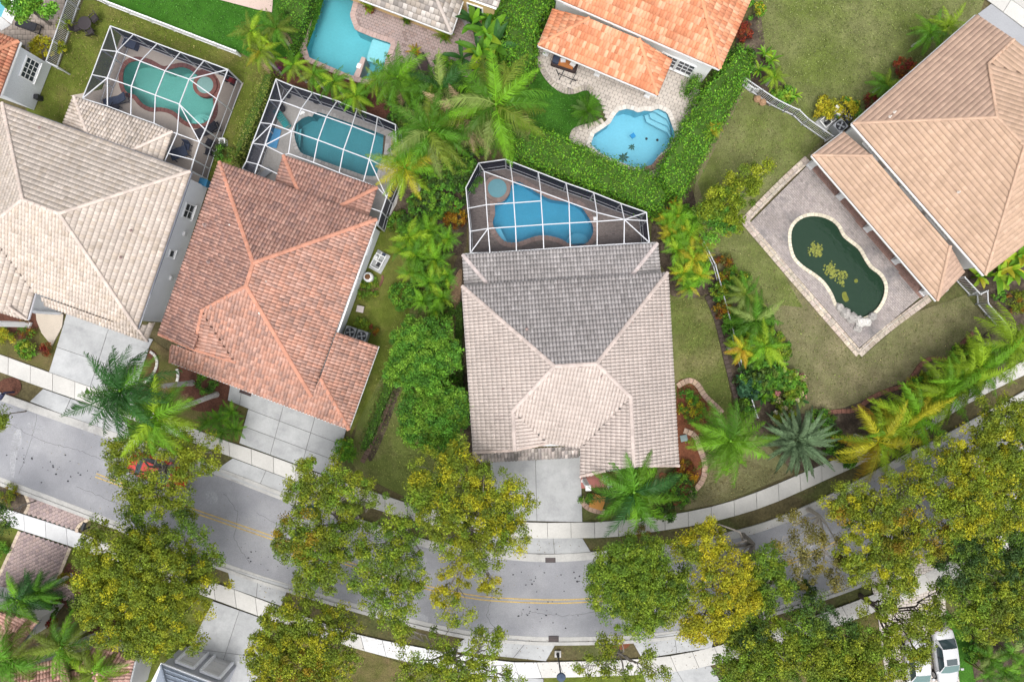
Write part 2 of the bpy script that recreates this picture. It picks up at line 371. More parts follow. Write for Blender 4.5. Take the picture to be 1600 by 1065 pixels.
PO['sky'] = [(926,215),(927,210),(940.6,201),(953.4,192),(958,182.7),(966,173),(979,169.6),(990,172),(996.5,176),(1007.7,172),(1017,174),(1027.6,169),(1043,176),(1049,192),(1055.6,211),(1047,226),(1039.6,235),(1027,246.5),(1020.5,257.7),(1008,266),(990,262),(957,250),(934,238),(922,226)]
PO['algae'] = [(1235,369),(1237,357),(1246,345),(1261,338),(1279,337.6),(1297,343.6),(1309,354),(1316.7,369),(1330,380),(1342,390),(1351,406),(1360,418.7),(1373.7,429),(1382,444),(1381,462),(1372,480),(1360,491),(1345,497),(1330,495),(1318,486),(1306,474),(1300,459),(1288,441),(1273,428),(1255,416),(1241.6,402),(1236,384)]
PO['turq'] = [(500,-30),(556,-30),(554,0),(547.6,25),(555.5,47),(582,58),(612.6,68),(604,92),(597,122),(575,126),(545,118),(483,91),(478,73.6)]
PO['corner'] = [(-40,-20),(16,-20),(12,8),(3,30),(-40,46)]
SHARP = ('turq', 'corner', 'roman', 'sky')
PW = {k: ccw([tuple(W(*p)[:2]) for p in (v if k in SHARP else smooth_closed(v, 3))]) for k, v in PO.items()}
HOLES = {k: offset_closed(v, 0.06) for k, v in PW.items()}

# ---------------------------------------------------------------- ground, lawns, beds
sheet('ground', [(-900, -700), (900, -700), (900, 700), (-900, 700)], -0.09, M_GROUND, list(HOLES.values()))
NL = [0]
def lawn(name, px, z, m, hole=(), sm=False):
    p = [tuple(W(*q)[:2]) for q in (smooth_closed(px, 4) if sm else px)]; NL[0] += 1; z = z - .06 + .0006 * NL[0]
    return sheet(name, p, z, m, [HOLES[h] for h in hole])
lawn('lawn', [(150,-60),(520,-60),(500,20),(470,100),(425,110),(375,82),(145,-5)], .000, M_LUSH)
lawn('lawn', [(130,0),(146,0),(365,82),(425,105),(400,160),(365,255),(320,300),(130,300),(40,170),(66,99),(92,104)], .004, M_OLIVE, ['teal'])
lawn('lawn', [(380,130),(425,105),(392,190),(360,262),(325,292),(312,292)], .008, M_OLIVE)
lawn('lawn', [(800,70),(850,20),(930,100),(945,160),(930,185),(905,210),(905,225),(800,200)], .004, M_LUSH)
lawn('lawn', [(1175,-60),(1560,-60),(1530,25),(1335,190),(1290,215),(1180,130)], .004, M_PALE)
lawn('lawn', [(1165,130),(1290,215),(1275,245),(1165,345),(1345,560),(1425,490),(1510,460),(1560,520),(1480,590),(1390,610),(1310,640),(1215,660),(1150,470),(1080,340),(1090,260)], .006, M_DRY)
lawn('lawn', [(1090,285),(1165,140),(1290,212),(1255,250),(1170,335),(1255,480),(1150,470)], .010, M_PALE)
lawn('lawn', [(1045,458),(1108,470),(1128,540),(1150,660),(1080,700),(1050,640)], .004, M_MID)
lawn('lawn', [(590,540),(640,420),(705,420),(705,700),(735,760),(740,800),(660,790),(560,740),(545,715)], .004, M_MID)
lawn('lawn', [(540,430),(640,300),(640,560),(600,580),(548,680),(520,560)], .007, M_OLIVE)
lawn('lawn', [(1070,790),(1105,700),(1150,640),(1240,740),(1130,785),(1070,797)], .006, M_DRY)
lawn('lawn', [(0,478),(80,487),(105,495),(77,580),(0,553),(-60,530),(-60,478)], .004, M_VERGE)
lawn('lawn', [(236,530),(280,560),(345,620),(390,615),(374,693),(331,681),(200,630)], .004, M_VERGE)
lawn('lawn', [(1500,980),(1560,1075),(1480,1075),(1478,950)], .004, M_LUSH)
lawn('lawn', [(-60,817),(0,817),(36,830),(0,910),(-60,930)], .004, M_OLIVE)
lawn('lawn', [(110,854),(135,862),(333,937),(291,1023),(240,1075),(200,1075),(150,960),(95,900)], .004, M_OLIVE)
lawn('lawn', [(455,975),(560,1013),(640,1040),(640,1075),(430,1075)], .004, M_VERGE)
lawn('lawn', [(850,1058),(1010,1053),(1010,1080),(850,1080)], .004, M_OLIVE)
lawn('lawn', [(1140,1030),(1375,955),(1385,1075),(1130,1075)], .004, M_VERGE)
def bed(px, m, name='mulch_bed', z=.016, sm=True): return lawn(name, px, z, m, (), sm)
bed([(1058,605),(1075,595),(1088,600),(1100,620),(1120,640),(1100,665),(1090,690),(1100,720),(1100,745),(1085,765),(1050,790),(1030,740),(1055,730)], M_MULCH)
bed([(706,425),(725,400),(730,520),(738,700),(745,720),(738,722),(715,640),(700,520)], M_DIRT)
bed([(700,470),(712,430),(722,425),(716,500),(716,590),(726,690),(742,722),(728,705),(706,610)], M_TANMULCH, z=.020)
bed([(1098,458),(1108,465),(1128,520),(1150,620),(1160,660),(1180,680),(1225,660),(1175,540),(1130,430),(1080,445)], M_DIRT)
bed([(1030,300),(1075,290),(1090,330),(1110,450),(1050,462),(1043,430),(1018,385)], M_DIRT)
bed([(612,110),(640,90),(730,95),(800,120),(800,200),(740,260),(728,300),(722,400),(640,350),(600,300),(600,200)], M_DIRT)
bed([(430,95),(470,90),(545,120),(600,150),(600,185),(500,145),(432,122)], M_BRNMULCH)
bed([(232,545),(246,555),(247,580),(240,596),(225,600),(218,585),(222,560)], M_BRNMULCH)
bed([(276,575),(300,580),(360,600),(356,625),(345,640),(300,640),(280,610)], M_BRNMULCH)
bed([(0,470),(60,470),(62,500),(55,520),(40,530),(0,520)], M_BRNMULCH)
bed([(0,595),(25,590),(33,605),(22,618),(0,615)], M_BRNMULCH)
bed([(0,757),(20,760),(40,775),(45,790),(38,802),(0,788),(-30,780)], M_DIRT)
bed([(575,700),(598,640),(612,590),(618,560),(640,560),(622,620),(600,680),(580,720)], M_DIRT)
bed([(1215,655),(1310,640),(1390,605),(1480,565),(1540,520),(1600,490),(1640,560),(1540,595),(1400,675),(1330,708),(1260,735),(1225,720)], M_DIRT)
bed([(1495,430),(1545,470),(1580,500),(1600,470),(1600,400),(1560,400)], M_DIRT)
bed([(1150,60),(1185,20),(1200,90),(1230,140),(1200,165),(1160,120)], M_DIRT)
bed([(820,30),(860,20),(845,75),(838,120),(815,140),(800,130)], M_DIRT)
bed([(970,1000),(985,1004),(975,1014),(955,1012),(950,1003)], M_MULCH)
bed([(0,900),(60,925),(120,960),(150,1000),(210,1010),(190,960),(115,880),(95,905),(80,930),(0,960)], M_BRNMULCH)
bed([(1520,990),(1545,985),(1600,1000),(1600,1075),(1530,1075)], M_DIRT)

# ---------------------------------------------------------------- street
UE = smooth_open([(-160,565),(-60,603),(0,625),(131,671),(329,738),(447,783),(560,822),(640,848),(720,865),(800,874),(860,877),(928,873),(1037,861),(1110,849),(1200,826),(1301,783),(1416,722),(1480,690),(1660,590),(1760,530)], 5)
LE = smooth_open([(-160,684),(-60,722),(0,745),(169,809),(300,860),(400,896),(461,915),(600,955),(720,983),(800,992),(865,995),(984,992),(1070,983),(1130,972),(1200,951),(1288,924),(1359,897),(1450,852),(1660,735),(1760,676)], 5)
ue = [tuple(W(*p)[:2]) for p in UE]; le = [tuple(W(*p)[:2]) for p in LE]
def ribbon(name, a, b, z0, z1, m, n=None, root=None):
    n = n or max(len(a), len(b)); A = resample(a, 1e9); 
    def rs(p):
        L = sum(math.dist(p[i], p[i + 1]) for i in range(len(p) - 1)); return resample(p, L / n)
    A, B = rs(a), rs(b); mb = MB(); vs = [(*p, z1) for p in A] + [(*p, z1) for p in B] + [(*p, z0) for p in A] + [(*p, z0) for p in B]; k = len(A); fs = []
    for i in range(k - 1):
        fs += [(i, i + 1, k + i + 1, k + i), (2 * k + i, 2 * k + i + 1, i + 1, i), (k + i, k + i + 1, 3 * k + i + 1, 3 * k + i)]
    mb.add(vs, fs); o = mb.build(name, m, root)
    import bmesh
    bm = bmesh.new(); bm.from_mesh(o.data); bmesh.ops.recalc_face_normals(bm, faces=bm.faces); bm.to_mesh(o.data); bm.free()
    if root is None: o['kind'] = 'structure'
    return o
ribbon('road', ue, le, -.04, .02, M_ASPH)
def kerb(edge, sgn):
    step = 3.0; e0 = resample(edge, step); root = None
    k = thing('kerb', None, None); k['kind'] = 'structure'
    a = offset_open(resample(edge, 1.0), -.02 * sgn); b = offset_open(resample(edge, 1.0), .34 * sgn); c = offset_open(resample(edge, 1.0), .60 * sgn)
    ribbon('gutter', a, b, -.04, .035, M_KERB, root=k); ribbon('kerb_top', b, c, -.04, .10, M_KERB, root=k)
kerb(ue, 1); kerb(le, -1)
# double yellow centre line
CE = smooth_open([(150,742),(290,793),(430,841),(560,885),(655,914),(740,932),(800,937),(870,939),(920,937),(1000,931),(1080,920),(1215,884),(1290,855),(1380,812),(1480,757),(1660,658)], 5)
ce = resample([tuple(W(*p)[:2]) for p in CE], 1.0)
for s in (-.13, .13):
    o = ribbon('road_marking', offset_open(ce, s - .042), offset_open(ce, s + .042), .02, .026, M_YEL)
# patches, oil drips and fallen twigs on the asphalt
mbs = MB()
for cx, cy, n, sp in ((30,712,9,28),(90,722,8,40),(140,735,10,30),(70,745,6,40),(760,900,8,40),(830,905,10,30),(890,905,9,25),(860,960,14,40),(815,955,8,20),(390,860,6,25),(430,880,6,25),(1230,880,10,40)):
    for i in range(n):
        p = W(cx + random.gauss(0, sp * .5), cy + random.gauss(0, sp * .3)); r = random.uniform(.03, .10); a0 = random.random() * 6
        mbs.add([(p.x + r * math.cos(a0 + a) * random.uniform(.6, 1.3), p.y + r * math.sin(a0 + a) * random.uniform(.5, 1), .0245) for a in (0, 1.2, 2.4, 3.6, 4.9)], [(0, 1, 2, 3, 4)])
o = mbs.build('road_stain', mat('road_stain', (0.035, 0.035, 0.04), .9)); o['kind'] = 'stuff'

def ground_line(name, pts, w, m, z=.0215):
    p = [tuple(W(*q)[:2]) for q in pts]; p = resample(p, .25); p = [(x + random.gauss(0, .035), y + random.gauss(0, .035)) for x, y in p]
    a = [(x, y) for x, y in p]; b = offset_open(p, w); mb = MB(); k = len(a); mb.add([(*q, z) for q in a + b], [(i, i + 1, k + i + 1, k + i) for i in range(k - 1)]); return mb.build(name, m)
M_CRK = mat('crack', (0.085, 0.085, 0.09), .95)
for pts in ([(10,660),(70,690),(120,702),(190,730)], [(60,640),(48,690),(30,740)], [(350,770),(372,800),(365,840),(390,880)], [(760,885),(770,920),(760,960),(775,985)], [(830,955),(880,962),(935,955)], [(1000,960),(1050,972)], [(400,800),(440,822),(520,850)], [(120,760),(180,785),(250,800)]):
    ground_line('road_crack', pts, .022, M_CRK)['kind'] = 'structure'
M_WORN = mat('worn_asphalt', (0.31, 0.312, 0.325), .95, .2, .8, .2, 10); M_PATCH = mat('asphalt_patch', (0.20, 0.202, 0.215), .95, .15, .8, .2, 10)
for q, m_ in (([(18,690),(30,668),(34,690),(26,712),(22,745),(16,735)], M_WORN), ([(322,770),(336,768),(340,782),(326,786)], M_WORN), ([(45,660),(70,664),(66,672),(46,668)], M_WORN), ([(640,955),(668,962),(664,974),(640,966)], M_WORN)):
    p = [tuple(W(*c)[:2]) for c in smooth_closed(q, 4)]; sheet('road_patch', p, .0212, m_)
# ---------------------------------------------------------------- pavements and drives
U1 = [(-160,497),(-60,533),(0,553),(77,581),(165,613),(331,680),(400,703),(525,749),(603,774),(657,791),(740,806),(820,815),(909,815),(947,814),(1049,803),(1130,786),(1200,761),(1261,735),(1335,704),(1400,674),(1541,594),(1600,563),(1660,530),(1740,487)]
L1 = [(-160,524),(-60,560),(0,581),(68,606),(165,640),(363,714),(400,728),(525,775),(603,800),(657,816),(740,832),(820,840),(910,840),(963,838),(1036,828),(1116,814),(1200,789),(1284,752),(1342,726),(1410,694),(1518,627),(1600,586),(1660,555),(1740,512)]
U2 = [(-160,735),(-60,770),(0,791),(122,830),(300,897),(362,918),(420,940),(545,986),(650,1009),(738,1025),(800,1033),(850,1033),(1003,1028),(1100,1013),(1225,977),(1342,936),(1433,900),(1520,857),(1660,780)]
L2 = [(-160,761),(-60,796),(0,817),(135,861),(333,935),(417,966),(559,1013),(684,1043),(800,1058),(849,1058),(1003,1053),(1110,1039),(1235,1003),(1352,961),(1445,924),(1535,880),(1675,803)]
def walk(U, L, step, bright=None):
    root = thing('sidewalk', None, None); root['kind'] = 'structure'
    a = [tuple(W(*p)[:2]) for p in smooth_open(U, 4)]; b = [tuple(W(*p)[:2]) for p in smooth_open(L, 4)]
    A = resample(a, step); n = len(A) - 1; Ll = sum(math.dist(b[i], b[i + 1]) for i in range(len(b) - 1)); B = resample(b, Ll / n); n = min(len(A), len(B)) - 1
    sheet('joint_bed', A + B[::-1], .012, M_JOINT, root=root)
    for i in range(n):
        q = offset_closed(ccw([A[i], A[i + 1], B[i + 1], B[i]]), -.017); px = 800 + (A[i][0] + A[i+1][0]) * 10
        MB().prism(q, -.02, .065 + random.uniform(-.004, .004)).build('slab', M_WHITEWALK if bright and any(lo < px < hi for lo, hi in bright) else M_WALK, root)
walk(U1, L1, 1.85); walk(U2, L2, 1.75, [(0, 125), (570, 850)])
def drive(name, quads, m=M_CONC, z=.055):
    root = thing(name, None, None); root['kind'] = 'structure'
    for q in quads:
        c = [tuple(W(*p)[:2]) for p in q[:4]]; nu, nv = q[4], q[5]
        sheet('joint_bed', ccw(c), z - .035, M_JOINT, root=root); slab_quads(root, *c, nu, nv, z, m)
    return root
drive('driveway', [((105,488),(240,530),(232,545),(100,505),2,1),((101,503),(233,545),(206,627),(77,581),2,2),((68,607),(197,652),(206,689),(47,627),3,1)])
drive('driveway', [((395,612),(542,668),(520,746),(374,692),3,3),((364,715),(520,773),(545,815),(333,737),3,1)])
drive('front_walk', [((360,601),(396,614),(393,640),(356,625),2,1)])
drive('driveway', [((766,716),(907,711),(910,815),(768,812),2,1),((772,834),(910,840),(926,866),(748,862),3,1)])
drive('driveway', [((333,938),(416,967),(405,1085),(258,1085),2,2),((355,886),(452,914),(440,946),(362,918),2,1)])
drive('driveway', [((986,998),(1120,978),(1112,1011),(1003,1028),2,1),((1003,1053),(1110,1039),(1140,1085),(1020,1085),2,1)])
drive('driveway', [((735,990),(869,1004),(853,1032),(700,1016),3,1),((748,1056),(849,1059),(850,1085),(740,1085),2,1)])
drive('driveway', [((1548,-50),(1680,40),(1640,75),(1530,-8),3,2)], M_WALK)
lawn('parking_court', [(1528,22),(1560,-2),(1650,75),(1650,140),(1600,90)], .03, mat('grey_pavement', (0.33, 0.335, 0.35), .9, .08, .4, .08, 9))

def pavers(name, px, w, l, pal, m, z=.05, ang=0.0, eave=None, kind='structure', holes=(), jit=.10, prob=None, base=M_JOINT, drop=None):
    c = ccw([tuple(W(*p)[:2]) for p in px]); root = thing(name, None, None); root['kind'] = kind
    sheet('paver_bed', c, z - .02, base, [HOLES[h] for h in holes], root=root)
    e = eave or ((0, 0, z), (math.cos(ang), math.sin(ang), z))
    cx = np.array(c).mean(0); p3 = [(x, y, z) for x, y in c]
    mn = min(c, key=lambda q: -q[0] * math.sin(ang) + q[1] * math.cos(ang))
    V, Q, T = tiles(p3, ((mn[0], mn[1], z), (mn[0] + math.cos(ang), mn[1] + math.sin(ang), z)), w, l, 'paver', pal, jit, 0.0, prob)
    ctr = V.reshape(-1, 6, 3).mean(1); keep = np.ones(len(ctr), bool)
    for h in holes: keep &= ~inside(ctr, offset_closed(PW[h], .12))
    if drop: 
        for d in drop: keep &= ~inside(ctr, [tuple(W(*p)[:2]) for p in d])
    T = T.reshape(len(ctr), -1, 3)[keep]; V = V.reshape(-1, 6, 3)[keep]; k = len(V); q = np.array([[0, 1, 3, 2], [4, 5, 1, 0]])
    Qn = (np.arange(k)[:, None, None] * 6 + q[None]).reshape(-1, 4); o = meshnp('paver', V.reshape(-1, 3), Qn, m, root, T.reshape(-1, 3)); o['kind'] = 'stuff'
    return root
one = [(1, 1, 1), (.93, .93, .93), (1.06, 1.05, 1.04)]
A1 = math.radians(-20)
pavers('driveway', [(44,771),(142,808),(124,819),(121,829),(40,801),(47,789)], .27, .27, [(1,1,1),(.80,.80,.84),(1.08,1.05,1.02)], M_PINKP, ang=A1 + .785)
pavers('driveway', [(32,829),(110,855),(88,908),(60,945),(-20,930),(0,897)], .27, .27, [(1,1,1),(.80,.80,.84),(1.08,1.05,1.02)], M_PINKP, ang=A1 + .785)
pavers('garden_path', [(87,909),(117,922),(118,942),(68,925)], .27, .27, [(1,1,1),(.86,.86,.9)], M_PINKP, ang=A1 + .785)
pavers('driveway', [(1358,902),(1440,858),(1475,912),(1478,958),(1502,1080),(1386,1080),(1374,985),(1370,950)], .40, .22, one, M_TRAV, ang=.1)
def edging(name, px, w, m, z0=-.02, z1=.08, closed=False, seg=.35, gap=.03):
    "a row of edging stones, one slightly uneven block after another"
    p = resample([tuple(W(*q)[:2]) for q in (smooth_open(px, 6))], seg); a = offset_open(p, w / 2); b = offset_open(p, -w / 2); mb = MB()
    root = None
    if w >= .6: root = thing(name, None, None); root['kind'] = 'structure'
    for i in range(len(p) - 1):
        q = offset_closed(ccw([a[i], a[i + 1], b[i + 1], b[i]]), -gap / 2); g = random.uniform(.8, 1.15); mb.prism(q, z0, z1 + random.uniform(-.012, .012), (g, g * random.uniform(.96, 1.02), g * random.uniform(.92, 1.02)))
        if root: mb.build('edging_stone', m, root); mb = MB()
    if root: return root
    o = mb.build(name, m); o['kind'] = 'structure'; return o
for seg in ([(40,772),(46,788),(39,802)], [(144,808),(124,820),(120,831)], [(31,829),(0,897),(-20,930)], [(110,855),(90,906)], [(90,907),(118,921)]):
    edging('paver_edging', seg, .26, mat('buff_edging', (0.56, 0.46, 0.36), .9, .1, tint=True), z1=.07)
M_EDGE = mat('edging_stone', (0.42, 0.30, 0.235), .9, .12, 1, .15, 8, .3, 20, tint=True)
M_EDGER = mat('edging_brick', (0.20, 0.095, 0.07), .9, .12, 1, .15, 8, .3, 20, tint=True)
for p in ([(1058,603),(1075,594),(1089,600),(1101,618),(1121,637),(1128,645)], [(1068,672),(1085,680),(1094,702),(1101,725),(1098,748),(1085,765),(1078,772)], [(908,778),(915,790),(930,797),(945,799)]):
    edging('bed_edging', p, .45, M_EDGE, z1=.10)
edging('bed_edging', [(566,722),(577,700),(590,670),(606,632),(617,588)], .40, mat('brown_edging', (0.15, 0.10, 0.08), .9, .15, tint=True), z1=.1)
edging('bed_edging', [(1104,462),(1116,490),(1126,525),(1136,570),(1148,615),(1156,650)], .40, mat('dark_edging', (0.085, 0.065, 0.055), .9, .15, tint=True), z1=.1)
edging('bed_edging', [(1286,645),(1310,642),(1335,640),(1360,622),(1385,610),(1412,602),(1425,588),(1440,568),(1455,560),(1480,560),(1500,540),(1520,520)], .35, M_EDGER, z1=.12)
edging('bed_edging', [(235,549),(243,556),(246,568),(241,582),(236,590),(226,598)], .22, mat('white_stone', (0.62, 0.60, 0.57), .9, .1, tint=True), z1=.1)
edging('bed_edging', [(277,576),(279,586),(277,596)], .22, MATS['white_stone'], z1=.1)
edging('bed_edging', [(560,450),(575,456),(588,452),(597,440),(598,430)], .2, M_EDGER, z1=.08)
# ---------------------------------------------------------------- pool decks
def deck(name, px, z, m, holes=(), edge=None):
    c = ccw([tuple(W(*p)[:2]) for p in px]); o = sheet(name, c, z, m, [HOLES[h] for h in holes]); return o
deck('pool_deck', [(190,56),(381,130),(345,215),(315,300),(255,260),(270,205),(110,150),(160,140)], .04, M_BEIGE, ['teal'])
deck('pool_deck', [(441,128),(605,195),(640,230),(620,318),(598,360),(570,330),(580,300),(430,300),(378,290),(398,230)], .04, M_GREYDECK, ['roman'])
mainp = [(733,402),(730,296),(749,259),(790,254),(850,279),(1011,340),(1018,402)]
pavers('pool_deck', mainp, .22, .11, [(1,1,1),(.86,.84,.84),(1.14,1.1,1.08)], M_BRNPAVER, z=.05, holes=['blue'], drop=[[(757 + 21*math.cos(a)+20, 295 + 21*math.sin(a)) for a in np.linspace(0, 6.2, 20)]])
pavers('pool_deck', [(838,60),(843,92),(851,112),(864,129),(881,139),(896,140),(911,135),(922,136),(929,150),(940,165),(948,190),(897,203),(892,220),(920,240),(1000,285),(1035,275),(1075,205),(1090,160),(1094,142),(1050,100),(1000,90),(900,60)], .42, .28, one, M_TRAV, z=.05, ang=math.radians(-22), holes=['sky'])
pavers('pool_deck', [(505,-60),(780,-60),(760,60),(735,130),(640,140),(560,130),(478,95),(467,78),(485,0)], .34, .22, [(1,1,1),(.84,.80,.78),(1.12,1.12,1.12),(1.2,1.2,1.22)], M_PINKP, z=.05, ang=math.radians(-22), holes=['turq'])
pavers('patio', [(-40,20),(30,-30),(105,-30),(100,20),(75,90),(60,95),(30,65),(-40,50)], .40, .40, one, mat('buff_paver', (0.40, 0.335, 0.285), .9, .12, tint=True), z=.03, holes=['corner'])
deck('pool_deck', [(335,-40),(430,-40),(425,20),(400,15),(335,-2)], .03, mat('salmon_deck', (0.52, 0.40, 0.345), .85, .06))
gp = [(1275,245),(1172,348),(1342,543),(1440,462),(1480,445),(1420,380),(1300,230)]
pavers('pool_deck', gp, .30, .15, [(1,1,1),(.9,.9,.92),(1.06,1.05,1.04)], M_MAUVE, z=.06, ang=math.radians(-49), holes=['algae'], base=mat('mauve_bed', (0.25, 0.225, 0.22), .9, .15))
pavers('lanai_floor', [(1282,245),(1267,262),(1437,466),(1490,440),(1500,380),(1330,200)], .22, .11, one, M_REDP, z=.075, ang=math.radians(-49))
for seg in ([(1262,248),(1215,292),(1163,345)], [(1163,345),(1250,447),(1342,553)], [(1342,553),(1385,515),(1452,465)]):
    edging('deck_edging', seg, .62, mat('speckled_stone', (0.46, 0.39, 0.33), .9, .15, 2, .30, 7, .4, 20, tint=True), z0=-.2, z1=.05, seg=.5)
    edging('deck_kerb', [(x * .985 + 1310 * .015 , y * .985 + 400 * .015) for x, y in seg], .10, M_STONE, z0=-.2, z1=.09, seg=.6, gap=.005)
edging('deck_edging', [(838,85),(843,97),(851,115),(864,131),(881,142),(896,143),(911,138),(922,139),(928,150)], .45, M_STONE, z1=.085, seg=.22)
edging('deck_edging', [(892,222),(897,205),(915,198),(930,194),(942,188)], .4, M_STONE, z1=.085, seg=.22)
edging('deck_edging', [(1006,266),(1020,262),(1030,250),(1045,240)], .45, mat('dark_boulder', (0.17, 0.12, 0.095), .9, .25, tint=True), z1=.3, seg=.3)

# ---------------------------------------------------------------- pools
def pool(key, label, basin, wtint, depth=1.5, murk=0, mc=(0, 0, 0), cop=.28, cm=M_STONE, ctint=(1, 1, 1), cz=.085, seg=.30):
    p = PW[key]; c = np.array(p).mean(0); root = thing('swimming_pool', label, 'swimming pool', (c[0], c[1], 0))
    mb = MB(); n = len(p); q = offset_closed(p, 0.05)
    mb.add([(x, y, .03) for x, y in q] + [(x, y, -depth) for x, y in q], [(i, n + i, n + (i + 1) % n, (i + 1) % n) for i in range(n)])
    tri = geometry.tessellate_polygon([[Vector((x, y, 0)) for x, y in q]]); mb.add([(x, y, -depth) for x, y in q], [tuple(t) for t in tri])
    mb.build('basin', basin, root)
    sheet('water', offset_closed(p, .04), -.10, water_mat(key + '_water', wtint, murk, mc), root=root)
    if cop:
        a = resample(p + [p[0]], seg); a = a[:-1]; nn = len(a); o1 = offset_closed(a, -.04); o2 = offset_closed(a, cop); mb = MB()
        for i in range(nn):
            j = (i + 1) % nn; g = random.uniform(.85, 1.12); f = lambda A, B, t: (A[0] + (B[0] - A[0]) * t, A[1] + (B[1] - A[1]) * t)
            qd = ccw([f(o1[i], o1[j], .04), f(o1[i], o1[j], .96), f(o2[i], o2[j], .96), f(o2[i], o2[j], .04)])
            mb.prism(qd, .0, cz, tuple(g * t for t in ctint))
        mb.build('coping', cm, root)
    return root
def bas(name, c, **k): return mat(name, c, .8, .07, .4, .05, 6, **k)
B_TEAL = bas('teal_plaster', (0.25, 0.47, 0.43)); B_ROM = bas('slate_plaster', (0.15, 0.33, 0.36)); B_BLUE = bas('blue_plaster', (0.11, 0.37, 0.50))
B_SKY = bas('sky_plaster', (0.24, 0.50, 0.60)); B_TURQ = bas('turquoise_plaster', (0.20, 0.48, 0.54)); B_ALG = bas('algae_plaster', (0.09, 0.13, 0.035))
T = (.86, .97, .99)
pt = pool('teal', 'teal freeform pool with red brick coping under the large white cage at upper left', B_TEAL, (.70, .92, .90), cm=mat('brick_coping', (0.185, 0.078, 0.064), .85, .1, tint=True))
pr = pool('roman', 'dark teal pool with scalloped round ends in the cage behind the terracotta house', B_ROM, (.62, .88, .92), cm=mat('grey_coping', (0.42, 0.40, 0.38), .85, .1, tint=True), cop=.25)
pb = pool('blue', 'blue freeform pool inside the brown paved cage behind the grey roofed house', B_BLUE, (.66, .90, .97), cm=mat('brown_coping', (0.25, 0.185, 0.165), .85, .1, tint=True), cop=.34)
ps = pool('sky', 'pale blue uncovered pool beside the orange roofed house, leaves on its floor', B_SKY, (.80, .95, .98), cm=mat('travertine_coping', (0.62, 0.58, 0.53), .8, .08, tint=True), cop=.30)
pa = pool('algae', 'neglected dark green pool with floating algae beside the tan roofed house', B_ALG, (.30, .45, .28), murk=.80, mc=(0.022, 0.05, 0.030), cm=mat('cream_coping', (0.62, 0.56, 0.44), .8, .08, tint=True), cop=.22)
pq = pool('turq', 'turquoise angular pool with a shallow shelf at the top edge of the picture', B_TURQ, (.72, .94, .95), cm=mat('pink_coping', (0.46, 0.34, 0.31), .8, .08, tint=True), cop=.35)
pc = pool('corner', 'corner of a pale turquoise pool at the top left edge of the picture', B_TURQ, T, cm=mat('white_coping', (0.66, 0.65, 0.63), .8, .05, tint=True), cop=.9, seg=.6)
def ring(mb, c, r0, r1, z0, z1, n=24, a0=0, a1=2 * math.pi, tint=None):
    for i in range(n):
        t0, t1 = a0 + (a1 - a0) * i / n, a0 + (a1 - a0) * (i + 1) / n; g = random.uniform(.9, 1.1)
        mb.prism(ccw([(c[0] + r * math.cos(t), c[1] + r * math.sin(t)) for r, t in ((r0, t0), (r1, t0), (r1, t1), (r0, t1))]), z0, z1, (g, g, g))
def spa(label, px, r, cm, basin, wt, root, rim=.28):
    "a round hot tub standing a little proud of the pool it spills into: part of that pool"
    c = W(*px); mb = MB(); ring(mb, c, r, r + rim, -.2, .22); mb.build('spa_rim', cm, root)
    mb = MB(); mb.lathe((c.x, c.y, 0), [(r + .01, .18), (r + .01, -.10), (r * .62, -.11), (r * .6, -.5), (.02, -.5)], 24); mb.build('spa_basin', basin, root)
    sheet('spa_water', [(c.x + (r + .005) * math.cos(t), c.y + (r + .005) * math.sin(t)) for t in np.linspace(0, 6.283, 25)[:-1]], .14, water_mat('spa_water', wt), root=root)
spa('', (322,134.5), .66, MATS['brick_coping'], bas('spa_teal', (0.19, 0.33, 0.31)), (.75, .94, .93), pt)
spa('', (777,295), .74, MATS['brown_coping'], bas('spa_blue', (0.13, 0.29, 0.34)), (.75, .92, .96), pb)
def steps(px, lv, m, root):
    "curved or straight shelves, each polygon (px) with its depth below the ground"
    for p, z in lv:
        c = ccw([tuple(W(*q)[:2]) for q in p]); MB().prism(c, z - .25, z).build('step', m, root)
def fan(c, r, a0, a1, n=10): return [(c[0] + r * math.cos(math.radians(t)), c[1] + r * math.sin(math.radians(t))) for t in np.linspace(a0, a1, n)]
steps(None, [(fan((308,193), 20, 190, 350), -.85), (fan((308,193), 15, 190, 350), -.6), (fan((308,193), 10, 190, 350), -.3)], bas('step_teal', (0.34, 0.58, 0.54)), pt)
steps(None, [(fan((904,380), 19, 175, 355), -.9), (fan((904,381), 14.5, 180, 350), -.65), (fan((904,381), 10, 185, 345), -.4)], bas('step_blue', (0.17, 0.43, 0.55)), pb)
steps(None, [([(1011,174),(1014,184),(1047,201),(1054,211),(1052,200),(1049,192),(1043,176),(1028,169)], -1.0), ([(1017,173),(1019,180),(1047,193),(1051,203),(1047,184),(1043,176),(1028,169)], -.7), ([(1022,171),(1044,184),(1049,194),(1043,176),(1028,169)], -.35)], bas('step_sky', (0.31, 0.54, 0.62)), ps)
steps(None, [(fan((1372,462), 17, 95, 250), -.75), (fan((1374,462), 12, 100, 250), -.45), (fan((1376,462), 8, 100, 250), -.2)], bas('step_algae', (0.17, 0.20, 0.05)), pa)
steps(None, [([(582,58),(612,68),(604,92),(590,98),(572,92)], -.35), ([(579,57),(584,59),(574,92),(569,90)], -.6)], bas('step_turq', (0.42, 0.62, 0.67)), pq)
MB().prism(ccw([tuple(W(*q)[:2]) for q in ((566,90),(572,92),(562,123),(553,120))]), -1.4, .16).build('spa_wall', mat('pink_wall', (0.46, 0.34, 0.31), .8, .08), pq)
MB().prism(ccw([tuple(W(*q)[:2]) for q in ((560,100),(566,102),(563,109),(557,107))]), .16, .19).build('spillway', M_WHITE, pq)
steps(None, [(fan((472,212), 26, 120, 250), -.5), (fan((472,212), 17, 120, 250), -.8)], bas('step_roman', (0.25, 0.44, 0.46)), pr)
